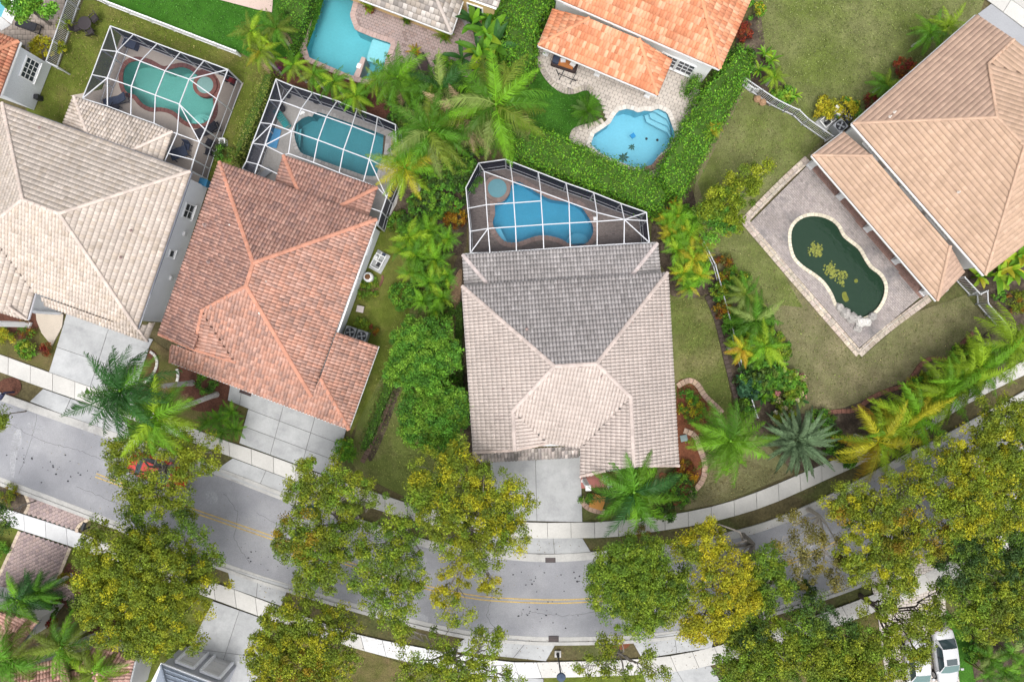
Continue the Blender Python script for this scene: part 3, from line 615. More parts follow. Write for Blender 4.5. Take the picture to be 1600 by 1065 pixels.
steps(None, [([(773,357),(777,366),(786,378),(794,380),(787,366),(780,352)], -.4)], bas('step_pale', (0.30, 0.56, 0.68)), pb)
# algae mats, leaves and the chlorinator lying in the pools
def patch(name, label, cat, px, z, m, group=None):
    c = ccw([tuple(W(*q)[:2]) for q in smooth_closed(px, 3)])
    if len(px) < 7: return tag(MB().prism(offset_closed(c, .02), z, z + .012, (.8, .8, .7)).build(name, m), label, cat, group)
    P = np.array(c); ctr = P.mean(0); lo, hi = P.min(0) - .35, P.max(0) + .35; mb = MB(); area = (hi - lo).prod(); n = int(area * 150); big = offset_closed(c, .16)
    X = lo + rng.random((n, 2)) * (hi - lo); i1 = inside(X, offset_closed(c, -.04)); i2 = inside(X, big); keep = i1 | (i2 & (rng.random(n) < .35))
    for x, y in X[keep]:
        r = random.uniform(.03, .10); k = random.randint(5, 7); a0 = random.random() * 6; g = random.uniform(.75, 1.2)
        mb.add([(x + r * random.uniform(.6, 1.3) * math.cos(a0 + 6.283 * j / k), y + r * random.uniform(.6, 1.3) * math.sin(a0 + 6.283 * j / k), z + random.uniform(0, .012)) for j in range(k)], [tuple(range(k))], (g, g * random.uniform(.95, 1.05), g))
    o = mb.build(name, m); tag(o, label, cat, group); return o
M_ALG = mat('algae', (0.20, 0.215, 0.045), .9, .25, 2, .3, 9, tint=True)
patch('algae_mat', 'compact patch of yellow green algae, upper one in the dark green pool', 'algae', [(1268,384),(1273,378),(1281,382),(1287,389),(1283,397),(1273,398),(1266,394)], -.095, M_ALG)
patch('algae_mat', 'long curved patch of yellow green algae in the middle of the dark green pool', 'algae', [(1293,414),(1299,410),(1305,418),(1305,426),(1315,424),(1323,431),(1316,436),(1317,444),(1312,440),(1305,433),(1295,428),(1291,420)], -.095, M_ALG)
patch('algae_mat', 'small round speck of algae, right of the long patch in the dark green pool', 'algae', [(1336,437),(1340,436),(1341,440),(1337,441)], -.095, M_ALG)
patch('algae_mat', 'loose low patch of algae near the rocks of the dark green pool', 'algae', [(1317,458),(1322,456),(1324,461),(1327,468),(1322,471),(1318,466)], -.095, M_ALG)
c = W(989, 212); mb = MB(); mb.box((c.x, c.y, -.06), (.34, .34, .16), .6); tag(mb.build('pool_float', mat('blue_plastic', (0.02, 0.22, 0.48), .4)), 'blue square chlorine float on the pale blue pool', 'pool float')
M_LF = mat('wet_leaf', (0.04, 0.09, 0.06), .6)
for px, r, lab in (((1010,217), 2.2, 'dark drain cover on the pale blue pool floor, left of the pair'), ((1027,219), 2.4, 'dark drain cover on the pale blue pool floor, right of the pair')):
    c = W(*px, -1.5); mb = MB(); mb.lathe((c.x, c.y, -1.5), [(.11, .02), (.10, .05), (.02, .06)], 10); tag(mb.build('pool_drain', M_DARK), lab, 'drain')
for px, sc_, lab in (((987,230), 1.0, 'dark sunken leaf cluster below the blue float in the pale blue pool'), ((974,246), 1.6, 'larger dark sunken frond piece near the hedge in the pale blue pool')):
    c = W(*px, -1.5); mb = MB()
    for i in range(7):
        a = i * .9; p = Vector((c.x, c.y, -1.46)); d = Vector((math.cos(a), math.sin(a), 0)); s = d.cross(Vector((0, 0, 1))); L = sc_ * random.uniform(.22, .36)
        mb.add([p, p + d * L * .5 + s * .06 * sc_, p + d * L, p + d * L * .5 - s * .06 * sc_], [(0, 1, 2, 3)])
    tag(mb.build('sunken_leaf', M_LF), lab, 'leaves')
# rocks of the little waterfall at the green pool
for i, (x, y, r, lab) in enumerate(((1311,480,.34,'grey rock at the left end of the green pool rockery'),(1320,489,.40,'flat grey rock, second from the left at the green pool edge'),(1331,497,.42,'pale rock left of the waterfall stones at the green pool'),(1343,503,.45,'white waterfall stone in the middle of the green pool rockery'),(1352,503,.40,'white stone right of the waterfall middle at the green pool'),(1362,495,.36,'small grey rock at the right end of the green pool rockery'),(1340,513,.33,'low grey rock below the waterfall stones on the deck'))):
    c = W(x, y); mb = MB(); n = 9; vs = []; rr = np.random.default_rng(i + 3)
    for k, (q, z) in enumerate(((1, 0), (1.05, .18), (.75, .36), (.25, .42))):
        for j in range(n): a = 2 * math.pi * j / n; e = r * q * rr.uniform(.72, 1.2); vs.append((c.x + e * math.cos(a), c.y + e * math.sin(a), z * r * 2.2 * rr.uniform(.85, 1.1)))
    fs = [(k * n + j, k * n + (j + 1) % n, (k + 1) * n + (j + 1) % n, (k + 1) * n + j) for k in range(3) for j in range(n)] + [tuple(3 * n + j for j in range(n))]
    mb.add(vs, fs); tag(mb.build('rock', mat('white_rock', (0.52, 0.50, 0.47), .9, .2, 3, .2, 8) if i in (3, 4) else mat('grey_rock', (0.34, 0.32, 0.30), .9, .25, 3, .25, 8)), lab, 'rock', 'rocks of the green pool waterfall')

# ---------------------------------------------------------------- houses
PAL_MAIN = [(.51,.437,.395),(.50,.427,.385),(.52,.447,.405)]
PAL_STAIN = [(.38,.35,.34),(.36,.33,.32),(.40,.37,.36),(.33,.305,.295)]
PAL_SKIRT = [(.36,.32,.29),(.44,.38,.35),(.28,.25,.235)]
PAL_CREAM = [(.57,.49,.425),(.555,.475,.41),(.585,.505,.44),(.53,.445,.37)]
PAL_TERRA = [(.46,.265,.205),(.42,.235,.18),(.49,.295,.235),(.36,.22,.18),(.50,.27,.20)]
PAL_TERRA_SHADED = [(.43,.245,.195),(.39,.22,.175),(.46,.275,.22),(.33,.20,.17)]  # same terracotta tiles, with the shade of the upper and left slopes painted in
PAL_ORANGE = [(.60,.26,.14),(.55,.215,.11),(.63,.31,.18),(.58,.24,.13),(.68,.37,.23)]
PAL_TAN = [(.475,.325,.23),(.455,.31,.22),(.495,.34,.245)]
PAL_TAN_SHADED = [(.445,.305,.23),(.425,.29,.22),(.465,.32,.24)]  # same tan tiles darkened: shade of the upper left slope put into the colour
PAL_SHAKE = [(.36,.315,.28),(.46,.41,.37),(.28,.25,.23),(.40,.34,.29),(.54,.49,.45)]
PAL_PINK = [(.52,.31,.25),(.56,.35,.29),(.45,.26,.21)]
ALLH = []
class House:
    def __init__(s, name, label, loc_px):
        s.root = thing(name, label, 'house', tuple(W(*loc_px))); s.key = str(len(ALLH)); s.slopes = []; s.ridges = []; ALLH.append(s)
    def slope(s, pts, eave, pal, style='barrel', w=.245, l=.37, jit=.10, name='roof_slope', m=None, prob=None, lift=.03):
        "pts: (px, py, z) corners; eave: two of their indices; laid when the roof is finished"
        s.slopes.append((pts, eave, pal, style, w, l, jit, name, m, prob, lift))
    def ridge(s, *a, **k): s.ridges.append((a, k))
    def finish(s):
        "let every slope come out flat: corners slide along their lines of sight until the planes agree, eaves stay"
        zi = {}; fix = set()
        for pts, eave, *_ in s.slopes:
            for p in pts: zi.setdefault(p[:2], p[2])
            for i in eave: fix.add(pts[i][:2]) if pts[i][2] <= 4.25 else None
        z = dict(zi)
        def plane(pts):
            P = np.array([tuple(W(p[0], p[1], z[p[:2]])) for p in pts]); c = P.mean(0); nn = np.linalg.svd(P - c)[2][2]; return c, nn
        def hit(p, c, nn):
            o = np.array((0, 0, H)); d = np.array(tuple(W(p[0], p[1], 0))) - o; t = (c - o) @ nn / (d @ nn); return H - t * H
        for it in range(150):
            acc = {k: [] for k in z}
            for pts, *_ in s.slopes:
                if len(pts) < 4: continue
                c, nn = plane(pts)
                for p in pts: acc[p[:2]].append(hit(p, c, nn))
            for k in z:
                if acc[k] and k not in fix: z[k] = .06 * zi[k] + .94 * sum(acc[k]) / len(acc[k])
        for pts, eave, pal, style, w, l, jit, name, m, prob, lift in s.slopes:
            c, nn = plane(pts); P = [W(p[0], p[1], hit(p, c, nn)) for p in pts]; mb = MB()
            tri = geometry.tessellate_polygon([[Vector((p.x, p.y, 0)) for p in P]]); mb.add([p - Vector((0, 0, .07 if style else .0)) for p in P], [tuple(t) for t in tri])
            d = mb.build(name, m or mat('underlay_' + s.key, tuple(np.array(pal).mean(0) * .62), .95, .1), s.root)
            if style:
                V, Q, T_ = tiles(P, (P[eave[0]], P[eave[1]]), w, l, style, pal, jit, lift, prob)
                o = meshnp('roof_tiles', V, Q, M_TILE, d, T_); o['kind'] = 'stuff'
        for a, k in s.ridges:
            a = list(a); a[0] = (*a[0][:2], z.get(tuple(a[0][:2]), a[0][2])); a[1] = (*a[1][:2], z.get(tuple(a[1][:2]), a[1][2])); s.ridge_now(*a, **k)
    def ridge_now(s, a, b, col=(.55,.46,.43), r=.15, m=None):
        a, b = W(*a), W(*b); n = max(1, int((b - a).length / .42)); mb = MB(); ax = (b - a).normalized(); sd = ax.cross(Vector((0, 0, 1))).normalized(); up = sd.cross(ax)
        for i in range(n):
            p = a + (b - a) * (i / n); q = a + (b - a) * ((i + 1.06) / n); g = random.uniform(.88, 1.1); vs = []
            for c, k, dz in ((p, .92, .05), (q, 1.06, .085)):
                for t in (-90, -50, 0, 50, 90): vs.append(c + sd * math.sin(math.radians(t)) * r * k + up * (math.cos(math.radians(t)) * r * k * .75 + dz))
            mb.add(vs, [(j, j + 1, 6 + j, 5 + j) for j in range(4)] + [(5, 6, 7, 8, 9)], tuple(g * x for x in col))
        return mb.build('ridge_cap', m or M_TILE, s.root)
    def gutter(s, a, b, m=None, w=.12, h=.14, dz=-.17):
        a, b = W(*a), W(*b); mb = MB(); mb.bar(a + Vector((0, 0, dz)), b + Vector((0, 0, dz)), w, h); return mb.build('gutter', m or M_WHITE, s.root)
    def walls(s, px, ze, o=.45, m=None, z0=0.0, ztop=None, soffit=True):
        "footprint: the eave outline drawn in by the overhang o; returns wall corners"
        c = ccw([tuple(W(p[0], p[1], ze)[:2]) for p in px]); q = offset_closed(c, -o); mb = MB(); n = len(q); zt = (ztop or ze) - .12
        mb.add([(x, y, z0) for x, y in q] + [(x, y, zt) for x, y in q], [(i, (i + 1) % n, n + (i + 1) % n, n + i) for i in range(n)])
        s.w = mb.build('wall', m or M_WALLW, s.root)
        s.soffit = None
        if not soffit: return q
        tri = geometry.tessellate_polygon([[Vector((x, y, 0)) for x, y in c]]); MB().add([(x, y, ze - .14) for x, y in c], [tuple(t) for t in tri]).build('soffit', M_WHITE, s.root)
        return q
    def window(s, P, d, w, z0, z1, nx=2, ny=2, name='window', fm=None, gm=None, bar=.05):
        "P: foot point of the window's centre on the wall; d: direction along the wall (outward normal on its right)"
        P = Vector((P[0], P[1], 0)); d = Vector((d[0], d[1], 0)).normalized(); nrm = Vector((d.y, -d.x, 0)); mb = MB(); f = .09
        def rect(u0, u1, a, b, o0, o1):
            vs = [P + d * u + nrm * o + Vector((0, 0, z)) for o in (o0, o1) for u, z in ((u0, a), (u1, a), (u1, b), (u0, b))]
            return vs, [(0, 1, 2, 3)[::-1], (4, 5, 6, 7), (0, 1, 5, 4), (1, 2, 6, 5), (2, 3, 7, 6), (3, 0, 4, 7)]
        h = w / 2
        for r in ((-h - f, h + f, z0 - f, z0), (-h - f, h + f, z1, z1 + f), (-h - f, -h, z0, z1), (h, h + f, z0, z1)): mb.add(*rect(*r, -.02, .09))
        for i in range(1, nx): x = -h + w * i / nx; mb.add(*rect(x - bar / 2, x + bar / 2, z0, z1, 0, .06))
        for j in range(1, ny): z = z0 + (z1 - z0) * j / ny; mb.add(*rect(-h, h, z - bar / 2, z + bar / 2, 0, .055))
        fr = mb.build(name, fm or M_WHITE, s.root); MB().add(*rect(-h, h, z0, z1, .0, .03)).build('pane', gm or M_GLASS, fr)
        sl = MB().add(*rect(-h - .14, h + .14, z0 - f - .07, z0 - f - .003, -.02, .16)).build('sill', fm or M_WHITE, fr); return fr
    def pipe(s, px, py, z, r=.05, h=.30, m=None):
        c = W(px, py, z); mb = MB(); mb.lathe((c.x, c.y, z - .15), [(r * 2.4, .1), (r * 1.3, .2), (r, .22), (r, h + .15)], 8); return mb.build('vent_pipe', m or M_TILEPIPE, s.root)
    def column(s, px, py, zt, w=.40, m=None):
        c = W(px, py); mb = MB(); mb.box((c.x, c.y, zt / 2), (w, w, zt), s.ang); mb.box((c.x, c.y, .12), (w + .12, w + .12, .24), s.ang); mb.box((c.x, c.y, zt - .1), (w + .1, w + .1, .16), s.ang); return mb.build('column', m or M_WHITE, s.root)
M_TILEPIPE = mat('vent_pipe', (0.30, 0.22, 0.20), .8)
M_PIPEW = mat('pale_vent', (0.60, 0.55, 0.50), .8)
def along(a, b, t): return (a[0] + (b[0] - a[0]) * t, a[1] + (b[1] - a[1]) * t)
def lerp3(a, b, t): return tuple(a[i] + (b[i] - a[i]) * t for i in range(3))

# --- the grey-pink house in the middle
h = House('house', 'pale grey pink tiled hip roof house in the middle, its upper slope weathered dark', (890, 570)); h.ang = math.radians(3)
Z = 4.0; a, b, c, d = (722,447,Z), (1043,426,Z), (1060,727,Z), (740,709,Z); e, f = (866,572,6.5), (932,568,6.5); g, k = (801,642,5.3), (985,620,5.35)
hh, ii, mm, ll = (804,703,5.3), (856,692,4.05), (907,699,4.0), (990,729,5.35)
h.slope([a, b, f, e], (0, 1), PAL_STAIN, jit=.06); h.slope([d, a, e, g, hh], (0, 1), PAL_MAIN, jit=.03); h.slope([b, c, ll, k, f], (0, 1), PAL_MAIN, jit=.03)
h.slope([ii, mm, k, f, e, g], (0, 1), PAL_MAIN, jit=.03); h.slope([ii, hh, g], (1, 2), PAL_MAIN, jit=.03); h.slope([(907,741,Z), mm, k, ll], (0, 1), PAL_MAIN, jit=.03)
for p, q in ((a, e), (b, f), (e, f), (e, g), (f, k), (g, hh), (k, ll)): h.ridge(p, q, (.50,.42,.38))
for p, q in ((hh, ii), ((907,743,4.05), (946,735,4.8)), ((1010,727,5.0), (1060,727,4.05)), ((739,707,4.05), hh)): h.ridge(p, q, (.52,.42,.37), r=.10)
h.slope([(752,721,3.35), (905,713,3.35), (905,698,3.9), (741,704,3.9)], (0, 1), PAL_SKIRT, jit=.2)
h.ridge((752,721,3.35), (740,705,3.9), (.62,.52,.47), .10); h.slope([(752,721,3.35), (741,704,3.9), (739,712,3.4)], (0, 2), PAL_MAIN)
q = h.walls([(722,447),(1043,426),(1060,727),(907,741),(906,696),(742,699)], Z, .5, M_WALLW)
h.slope([(723,398,2.95), (1027,380,2.95), (978,442,3.75), (772,456,3.75)], (0, 1), PAL_STAIN, jit=.06); h.slope([(723,398,2.95), (772,456,3.75), (727,458,2.95)], (0, 2), PAL_STAIN, jit=.05); h.slope([(1027,380,2.95), (978,442,3.75), (1033,440,2.95)], (0, 2), PAL_STAIN, jit=.05)
h.ridge((723,398,2.95), (772,456,3.75), (.50,.43,.41)); h.ridge((1027,380,2.95), (978,442,3.75), (.50,.43,.41))
h.gutter((723,397,2.95), (1027,379,2.95)); h.gutter(b, c, M_WALLS); h.gutter(a, d, M_WALLS); h.gutter((752,720,3.35), (905,712,3.35), M_WALLS)
lan = [(725,400),(1025,382),(1030,430),(728,449)]; c4 = offset_closed(ccw([tuple(W(*p, 2.95)[:2]) for p in lan]), -.4); MB().prism(c4, 2.6, 2.8).build('lanai_beam', M_WHITE, h.root)
for t in (.02, .33, .66, .98):
    p = along(c4[2], c4[3], t) if c4[2][1] > c4[0][1] else along(c4[0], c4[1], t); MB().box((p[0], p[1], 1.3), (.35, .35, 2.6)).build('column', M_WHITE, h.root)
for px, py in ((776,561),(786,608),(988,504),(1034,492),(823,514),(939,588)): h.pipe(px, py, 4.0 + .374 * min(abs(px - 728), abs(1055 - px), 130) / 20, .05, .12)
# tile patch where the west slope was mended
pz = 4.0 + .374 * 2.1; V, Q, T_ = tiles([W(769,646,pz - .33), W(769,658,pz - .33), W(792,656,pz + .1), W(792,645,pz + .1)], (W(769,646,pz - .33), W(769,658,pz - .33)), .245, .37, 'barrel', [(.34,.27,.25)], .1, .075)
meshnp('mended_tiles', V, Q, M_TILE, h.root, T_)['kind'] = 'stuff'
dW = (Vector(q[0]) - Vector(q[1]))
wl = [W(742,500,0), W(735,470,0)]
# side windows on the west wall, entrance and steps
qc = np.array(q); west = sorted(range(len(q)), key=lambda i: q[i][0])[:2]; pa_, pb_ = sorted([q[i] for i in west], key=lambda v: -v[1])
for t, w_ in ((.12, .9), (.30, 1.0), (.58, 1.0)): h.window(along(pa_, pb_, t), (pb_[0] - pa_[0], pb_[1] - pa_[1]) if False else (pb_[0] - pa_[0], pb_[1] - pa_[1]), w_, 1.0, 2.2)
MB().prism(ccw([tuple(W(*p)[:2]) for p in ((907,745),(962,740),(965,758),(908,762))]), 0, .16).build('porch_step', mat('pink_step', (0.42, 0.17, 0.145), .8, .08), h.root)
MB().prism(ccw([tuple(W(*p)[:2]) for p in ((907,726),(966,722),(964,744),(907,748))]), 0, .30).build('porch_floor', mat('rose_floor', (0.34, 0.15, 0.12), .8, .08), h.root)
h.slope([(906,744,3.5), (929,741,3.5), (925,733,3.75), (912,736,3.75)], (0, 1), PAL_MAIN, jit=.03); h.ridge((906,745,3.5), (917,734,3.8), (.62,.52,.48), .09)
h.column(944, 744, 3.6, .35, M_WALLW); h.column(912, 748, 3.3, .3, M_WALLW)

# --- terracotta house
h = House('house', 'terracotta barrel tiled hip roof house left of centre with a concrete driveway', (420, 460)); h.ang = math.radians(-20)
a, b = (343,253,4.0), (589,343,4.0); j = (487,619,4.0); e, f = (396,411,6.7), (385,447,6.7); g = (316,486,5.4); lf = (248,522,4.0); gh = (303,546,5.4); gi = (368,566,4.1)
P_, Qq = (266,565,3.45), (545,670,3.0)
h.slope([a, b, e], (0, 1), PAL_TERRA_SHADED, jit=.08); h.slope([lf, a, e, f, g, gh], (0, 1), PAL_TERRA_SHADED, jit=.08); h.slope([b, j, f, e], (0, 1), PAL_TERRA, jit=.07)
h.slope([gi, gh, g], (1, 2), PAL_TERRA, jit=.07); h.slope([P_, Qq, (500,590,4.0), j, f, g, gi, gh, (268,540,3.7)], (0, 1), PAL_TERRA, jit=.07)
h.slope([(591,541,3.0), Qq, (500,590,4.0), (527,519,3.9)], (0, 1), PAL_TERRA, jit=.07)
tc = (.50,.24,.165)
for p, q_ in ((a, e), (b, e), (e, f), (f, g), (f, j), ((500,590,4.0), Qq)): h.ridge(p, q_, tc)
h.ridge(g, gh, tc, .12); h.ridge(lf, gh, tc, .1); h.ridge(gh, gi, tc, .10); h.ridge((268,540,3.75), P_, tc, .08)
h.slope([(443,243,2.95), (590,293,2.95), (516,330,3.8), (472,313,3.8)], (0, 1), PAL_TERRA_SHADED, jit=.08); h.slope([(443,243,2.95), (472,313,3.8), (428,295,2.95)], (0, 2), PAL_TERRA_SHADED); h.slope([(590,293,2.95), (516,330,3.8), (573,347,2.95)], (0, 2), PAL_TERRA_SHADED)
h.ridge((443,243,2.95), (472,313,3.8), tc); h.ridge((590,293,2.95), (516,330,3.8), tc)
q = h.walls([(343,253),(589,343),(488,617),(300,552),(250,522)], 4.0, .42, M_WALLG)
h.walls([(527,521),(589,543),(545,668),(270,563),(276,540),(480,615)], 3.0, .40, M_WALLG)
e0, e1 = [sorted(q, key=lambda v: v[0])[-1], None]; e1 = sorted(q, key=lambda v: v[1])[0]
dv = (e0[0] - e1[0], e0[1] - e1[1]); dv2 = (-dv[0], -dv[1])
for t, w_, nx in ((.12, 1.05, 3), (.36, .95, 3), (.55, 1.6, 4), (.70, .3, 1)): h.window(along(e0, e1, t), dv, w_, 2.1, 2.95, nx, 1, gm=M_GREYM if nx > 1 else M_WALLG, fm=M_WALLG, bar=.03)
h.gutter((266,566,3.45), (545,671,3.0)); h.gutter(b, (527,519,4.0)); h.gutter((591,541,3.0), Qq)
for px, py, mtl in ((360,352,M_PIPEW),(417,440,M_PIPEW),(319,351,M_TILEPIPE),(325,409,M_TILEPIPE),(406,489,M_PIPEW)): h.pipe(px, py, 5.2 if px < 400 else 5.9, .06, .2, mtl)
# --- cream house, far left
h = House('house', 'large cream tiled hip roof house at the left edge beside the caged teal pool', (120, 350)); h.ang = math.radians(-20)
a, b, c = (4,161,4.0), (298,268,4.0), (214,513,4.0); e, f = (36,312,6.6), (93,334,6.6); v = (54,456,4.0)
h.slope([a, b, f, e], (0, 1), PAL_CREAM, 'flat', .245, .37, .06); h.slope([b, c, f], (0, 1), PAL_CREAM, 'flat', .245, .37, .06)
h.slope([v, c, f, e, (0,341,6.0), (-60,385,5.1), (-20,368,5.6), (0,384,5.4)], (0, 1), PAL_CREAM, 'barrel', .245, .37, .06)
h.slope([(-150,600,4.0), a, e, (0,341,6.1), (-60,385,5.1)], (0, 1), PAL_CREAM, 'flat', .245, .37, .06)
h.slope([(42,499,4.0), v, (0,384,5.4), (-20,368,5.6), (-75,455,5.6)], (0, 1), PAL_CREAM, 'flat', .245, .37, .06); h.slope([(42,499,3.9), (14,479,4.5), (-60,460,4.5), (-70,465,3.9)], (0, 3), PAL_CREAM)
cc_ = (.58,.49,.43)
for p, q_ in ((a, e), (b, f), (e, f), (f, c), (e, (0,341,6.1))): h.ridge(p, q_, cc_, .13)
h.ridge((42,499,3.95), (14,479,4.5), cc_, .10)
h.slope([(72,477,3.1), (230,533,3.1), (214,511,3.6), (64,463,3.6)], (0, 1), PAL_CREAM, jit=.1); h.slope([(230,533,3.1), (214,511,3.6), (242,503,3.1)], (0, 2), PAL_CREAM, 'flat'); h.ridge((230,533,3.1), (214,511,3.6), cc_, .10)
h.slope([(116,151,2.95), (270,206,2.95), (194,241,3.85), (141,222,3.85)], (0, 1), PAL_CREAM, 'barrel', .245, .37, .10); h.slope([(116,151,2.95), (141,222,3.85), (95,206,2.95)], (0, 2), PAL_CREAM); h.slope([(270,206,2.95), (194,241,3.85), (251,262,2.95)], (0, 2), PAL_CREAM, 'flat')
h.ridge((116,151,2.95), (141,222,3.85), cc_, .12); h.ridge((270,206,2.95), (194,241,3.85), cc_, .12)
q = h.walls([(4,161),(298,268),(216,513),(54,457),(40,498),(-150,430)], 4.0, .45, M_WALLG)
dg = M_DARK
h.gutter(b, c, mat('grey_gutter', (0.22, 0.23, 0.27), .6)); h.gutter(v, c, MATS['grey_gutter']); h.gutter((72,477,3.1), (230,533,3.1), MATS['grey_gutter']); h.gutter(a, b, MATS['grey_gutter']); h.gutter(v, (42,499,4.0), mat('white_gutter', (0.7, 0.7, 0.75), .5)); h.gutter((42,499,3.9), (-70,465,3.9), M_WHITE)
e0 = sorted(q, key=lambda v_: -v_[0])[0]; e1 = sorted(q, key=lambda v_: v_[1] - .2 * v_[0])[0]
dv = (e0[0] - e1[0], e0[1] - e1[1])
h.window(along(e0, e1, .205), dv, 1.0, 1.05, 2.3, 2, 2); h.window(along(e0, e1, .515), dv, .45, 1.75, 2.35, 1, 1)
for t, z in ((.36, 1.2), (.68, 1.0)):
    p = along(e0, e1, t); MB().box((p[0], p[1], z), (.3, .3, .4), h.ang).build('meter_box', M_WALLS, h.root)
for px, py in ((164,297),(89,367),(204,360),(188,402),(61,199),(13,242),(28,343)): h.pipe(px, py, 5.2, .05, .12)
MB().prism(ccw([tuple(W(*p)[:2]) for p in ((55,468),(76,484),(100,491),(98,510),(82,540),(66,520),(58,500))]), 0, .09).build('porch_floor', mat('sandy_step', (0.46, 0.40, 0.33), .85, .08), h.root)
h.column(66, 484, 3.6, .35); h.column(45, 507, 3.6, .35)
MB().box((*W(74,482)[:2], 1.5), (2.4, .2, 3.0), h.ang).build('porch_wall', M_WALLG, h.root)
# --- orange house
h = House('house', 'bright orange variegated tile roof house at the top, white walls, covered patio', (1000, 30)); h.ang = math.radians(-23)
a, b, c = (862,-6,4.2), (1125,108,4.2), (1200,-62,4.2); e, f = (1074,-84,6.6), (925,-150,6.6)
h.slope([a, b, e, f], (0, 1), PAL_ORANGE, 'low', .25, .50, .06); h.slope([b, c, (1140,-190,6.6), e], (0, 1), PAL_ORANGE, 'low', .25, .50, .06); h.slope([a, f, (800,-160,4.2)], (0, 2), PAL_ORANGE, 'low', .26, .42)
oc = (.66,.29,.16); h.ridge(b, e, oc, .14); h.ridge(a, f, oc, .14)
a2, b2 = (841,71,2.95), (1027,149,2.95); t1, t2 = (921,29,3.75), (998,61,3.75)
h.slope([a2, b2, t2, t1], (0, 1), PAL_ORANGE, 'low', .25, .50, .06); h.slope([a2, t1, (864,14,2.95)], (0, 2), PAL_ORANGE, 'low', .25, .50, .06); h.slope([b2, (1050,94,2.95), t2], (0, 1), PAL_ORANGE, 'low', .25, .50, .06)
h.ridge(a2, t1, oc, .13); h.ridge(b2, t2, oc, .13); h.gutter(a2, b2); h.gutter((864,14,2.95), a2); h.gutter(b2, (1050,94,2.95), mat('brown_gutter', (0.09, 0.05, 0.04), .6)); h.gutter(a, b)
q = h.walls([(862,-6),(1125,108),(1200,-62),(1000,-180),(860,-130)], 4.2, .42, mat('bright_white_stucco', (0.86, 0.85, 0.84), .9, .03))
e0 = min(q, key=lambda v_: abs(v_[0] - W(870,0,4.2).x) + abs(v_[1] - W(870,0,4.2).y)); e1 = min(q, key=lambda v_: abs(v_[0] - W(1118,105,4.2).x) + abs(v_[1] - W(1118,105,4.2).y)); dv = (e1[0] - e0[0], e1[1] - e0[1])
for t, w_ in ((.75, 1.2), (.863, 1.2)): h.window(along(e0, e1, t), dv, w_, .55, 2.2, 3, 3, name='french_door')
for t, w_ in ((.11, 1.3), (.42, 1.1), (.55, 1.0), (.88, 1.2)): h.window(along(e0, e1, t), dv, w_, 3.3, 3.8, 1, 1)
for p in ((853,84),(933,116),(1011,149)): h.column(*p, 2.75, .34)
# --- tan house
h = House('house', 'tan flat tiled hip roof house at the right with a long lower patio roof', (1480, 250)); h.ang = math.radians(-49)
a, b, c = (1332,193,4.2), (1526,23,4.2), (1539,430,4.2); t0 = (1584,62,4.9); t3, t4, t5 = (1544,100,5.9), (1557,184,6.7), (1600,228,6.7)
h.slope([a, b, t0, t3, t4], (0, 1), PAL_TAN_SHADED, 'slate', .33, .345, .03, lift=.03); h.slope([a, c, t5, t4], (0, 1), PAL_TAN, 'slate', .33, .345, .03); h.slope([c, (1720,290,4.2), (1665,165,6.6), t5], (0, 1), PAL_TAN, 'slate', .33, .345, .03)
h.slope([(1700,150,4.4), t0, t3], (0, 1), PAL_TAN, 'slate', .33, .345, .03); h.slope([t3, (1700,150,4.6), (1665,165,6.6), t5, t4], (0, 1), PAL_TAN, 'slate', .33, .345, .03)
tn = (.50,.34,.245)
for p, q_ in ((a, t4), (t3, t4), (t4, t5), (c, t5), (t0, t3)): h.ridge(p, q_, tn, .11)
p1, p2 = (1269,243,2.9), (1464,470,2.9); r1, r2 = (1362,244,3.7), (1484,384,3.7)
h.slope([p1, p2, r2, r1], (0, 1), PAL_TAN, 'slate', .33, .345, .03); h.slope([p1, r1, (1318,206,2.9)], (0, 2), PAL_TAN_SHADED, 'slate', .33, .345, .03); h.slope([p2, (1507,425,2.9), r2], (0, 1), PAL_TAN_SHADED, 'slate', .33, .345, .03)
h.ridge(p1, r1, tn, .11); h.ridge(p2, r2, tn, .12); h.gutter(p1, p2); h.gutter(a, c, w=.16); h.gutter(a, b); h.gutter(p1, (1318,206,2.9)); h.gutter(b, t0, MATS['grey_gutter'])
q = h.walls([(1332,193),(1526,23),(1575,65),(1640,150),(1700,260),(1539,430)], 4.2, .45, M_WALLS)
def near(px, py, z): w_ = W(px, py, z); return min(q, key=lambda v_: math.hypot(v_[0] - w_.x, v_[1] - w_.y))
e0, e1 = near(1338,196,4.2), near(1535,424,4.2); dv = (e1[0] - e0[0], e1[1] - e0[1])
for t, w_, n_ in ((.155, 1.5, 4), (.325, 1.1, 3), (.49, 2.2, 6), (.70, 2.2, 6)): h.window(along(e0, e1, t), dv, w_, 3.05, 3.75, n_, 1, bar=.10)
for p in ((1266,259),(1312,307),(1354,357),(1398,407),(1441,456)): h.column(*p, 2.7, .42, M_WALLS)
for px, py in ((1391,182),(1398,175),(1498,300)): h.pipe(px, py, 5.3, .045, .16, M_PIPEW)
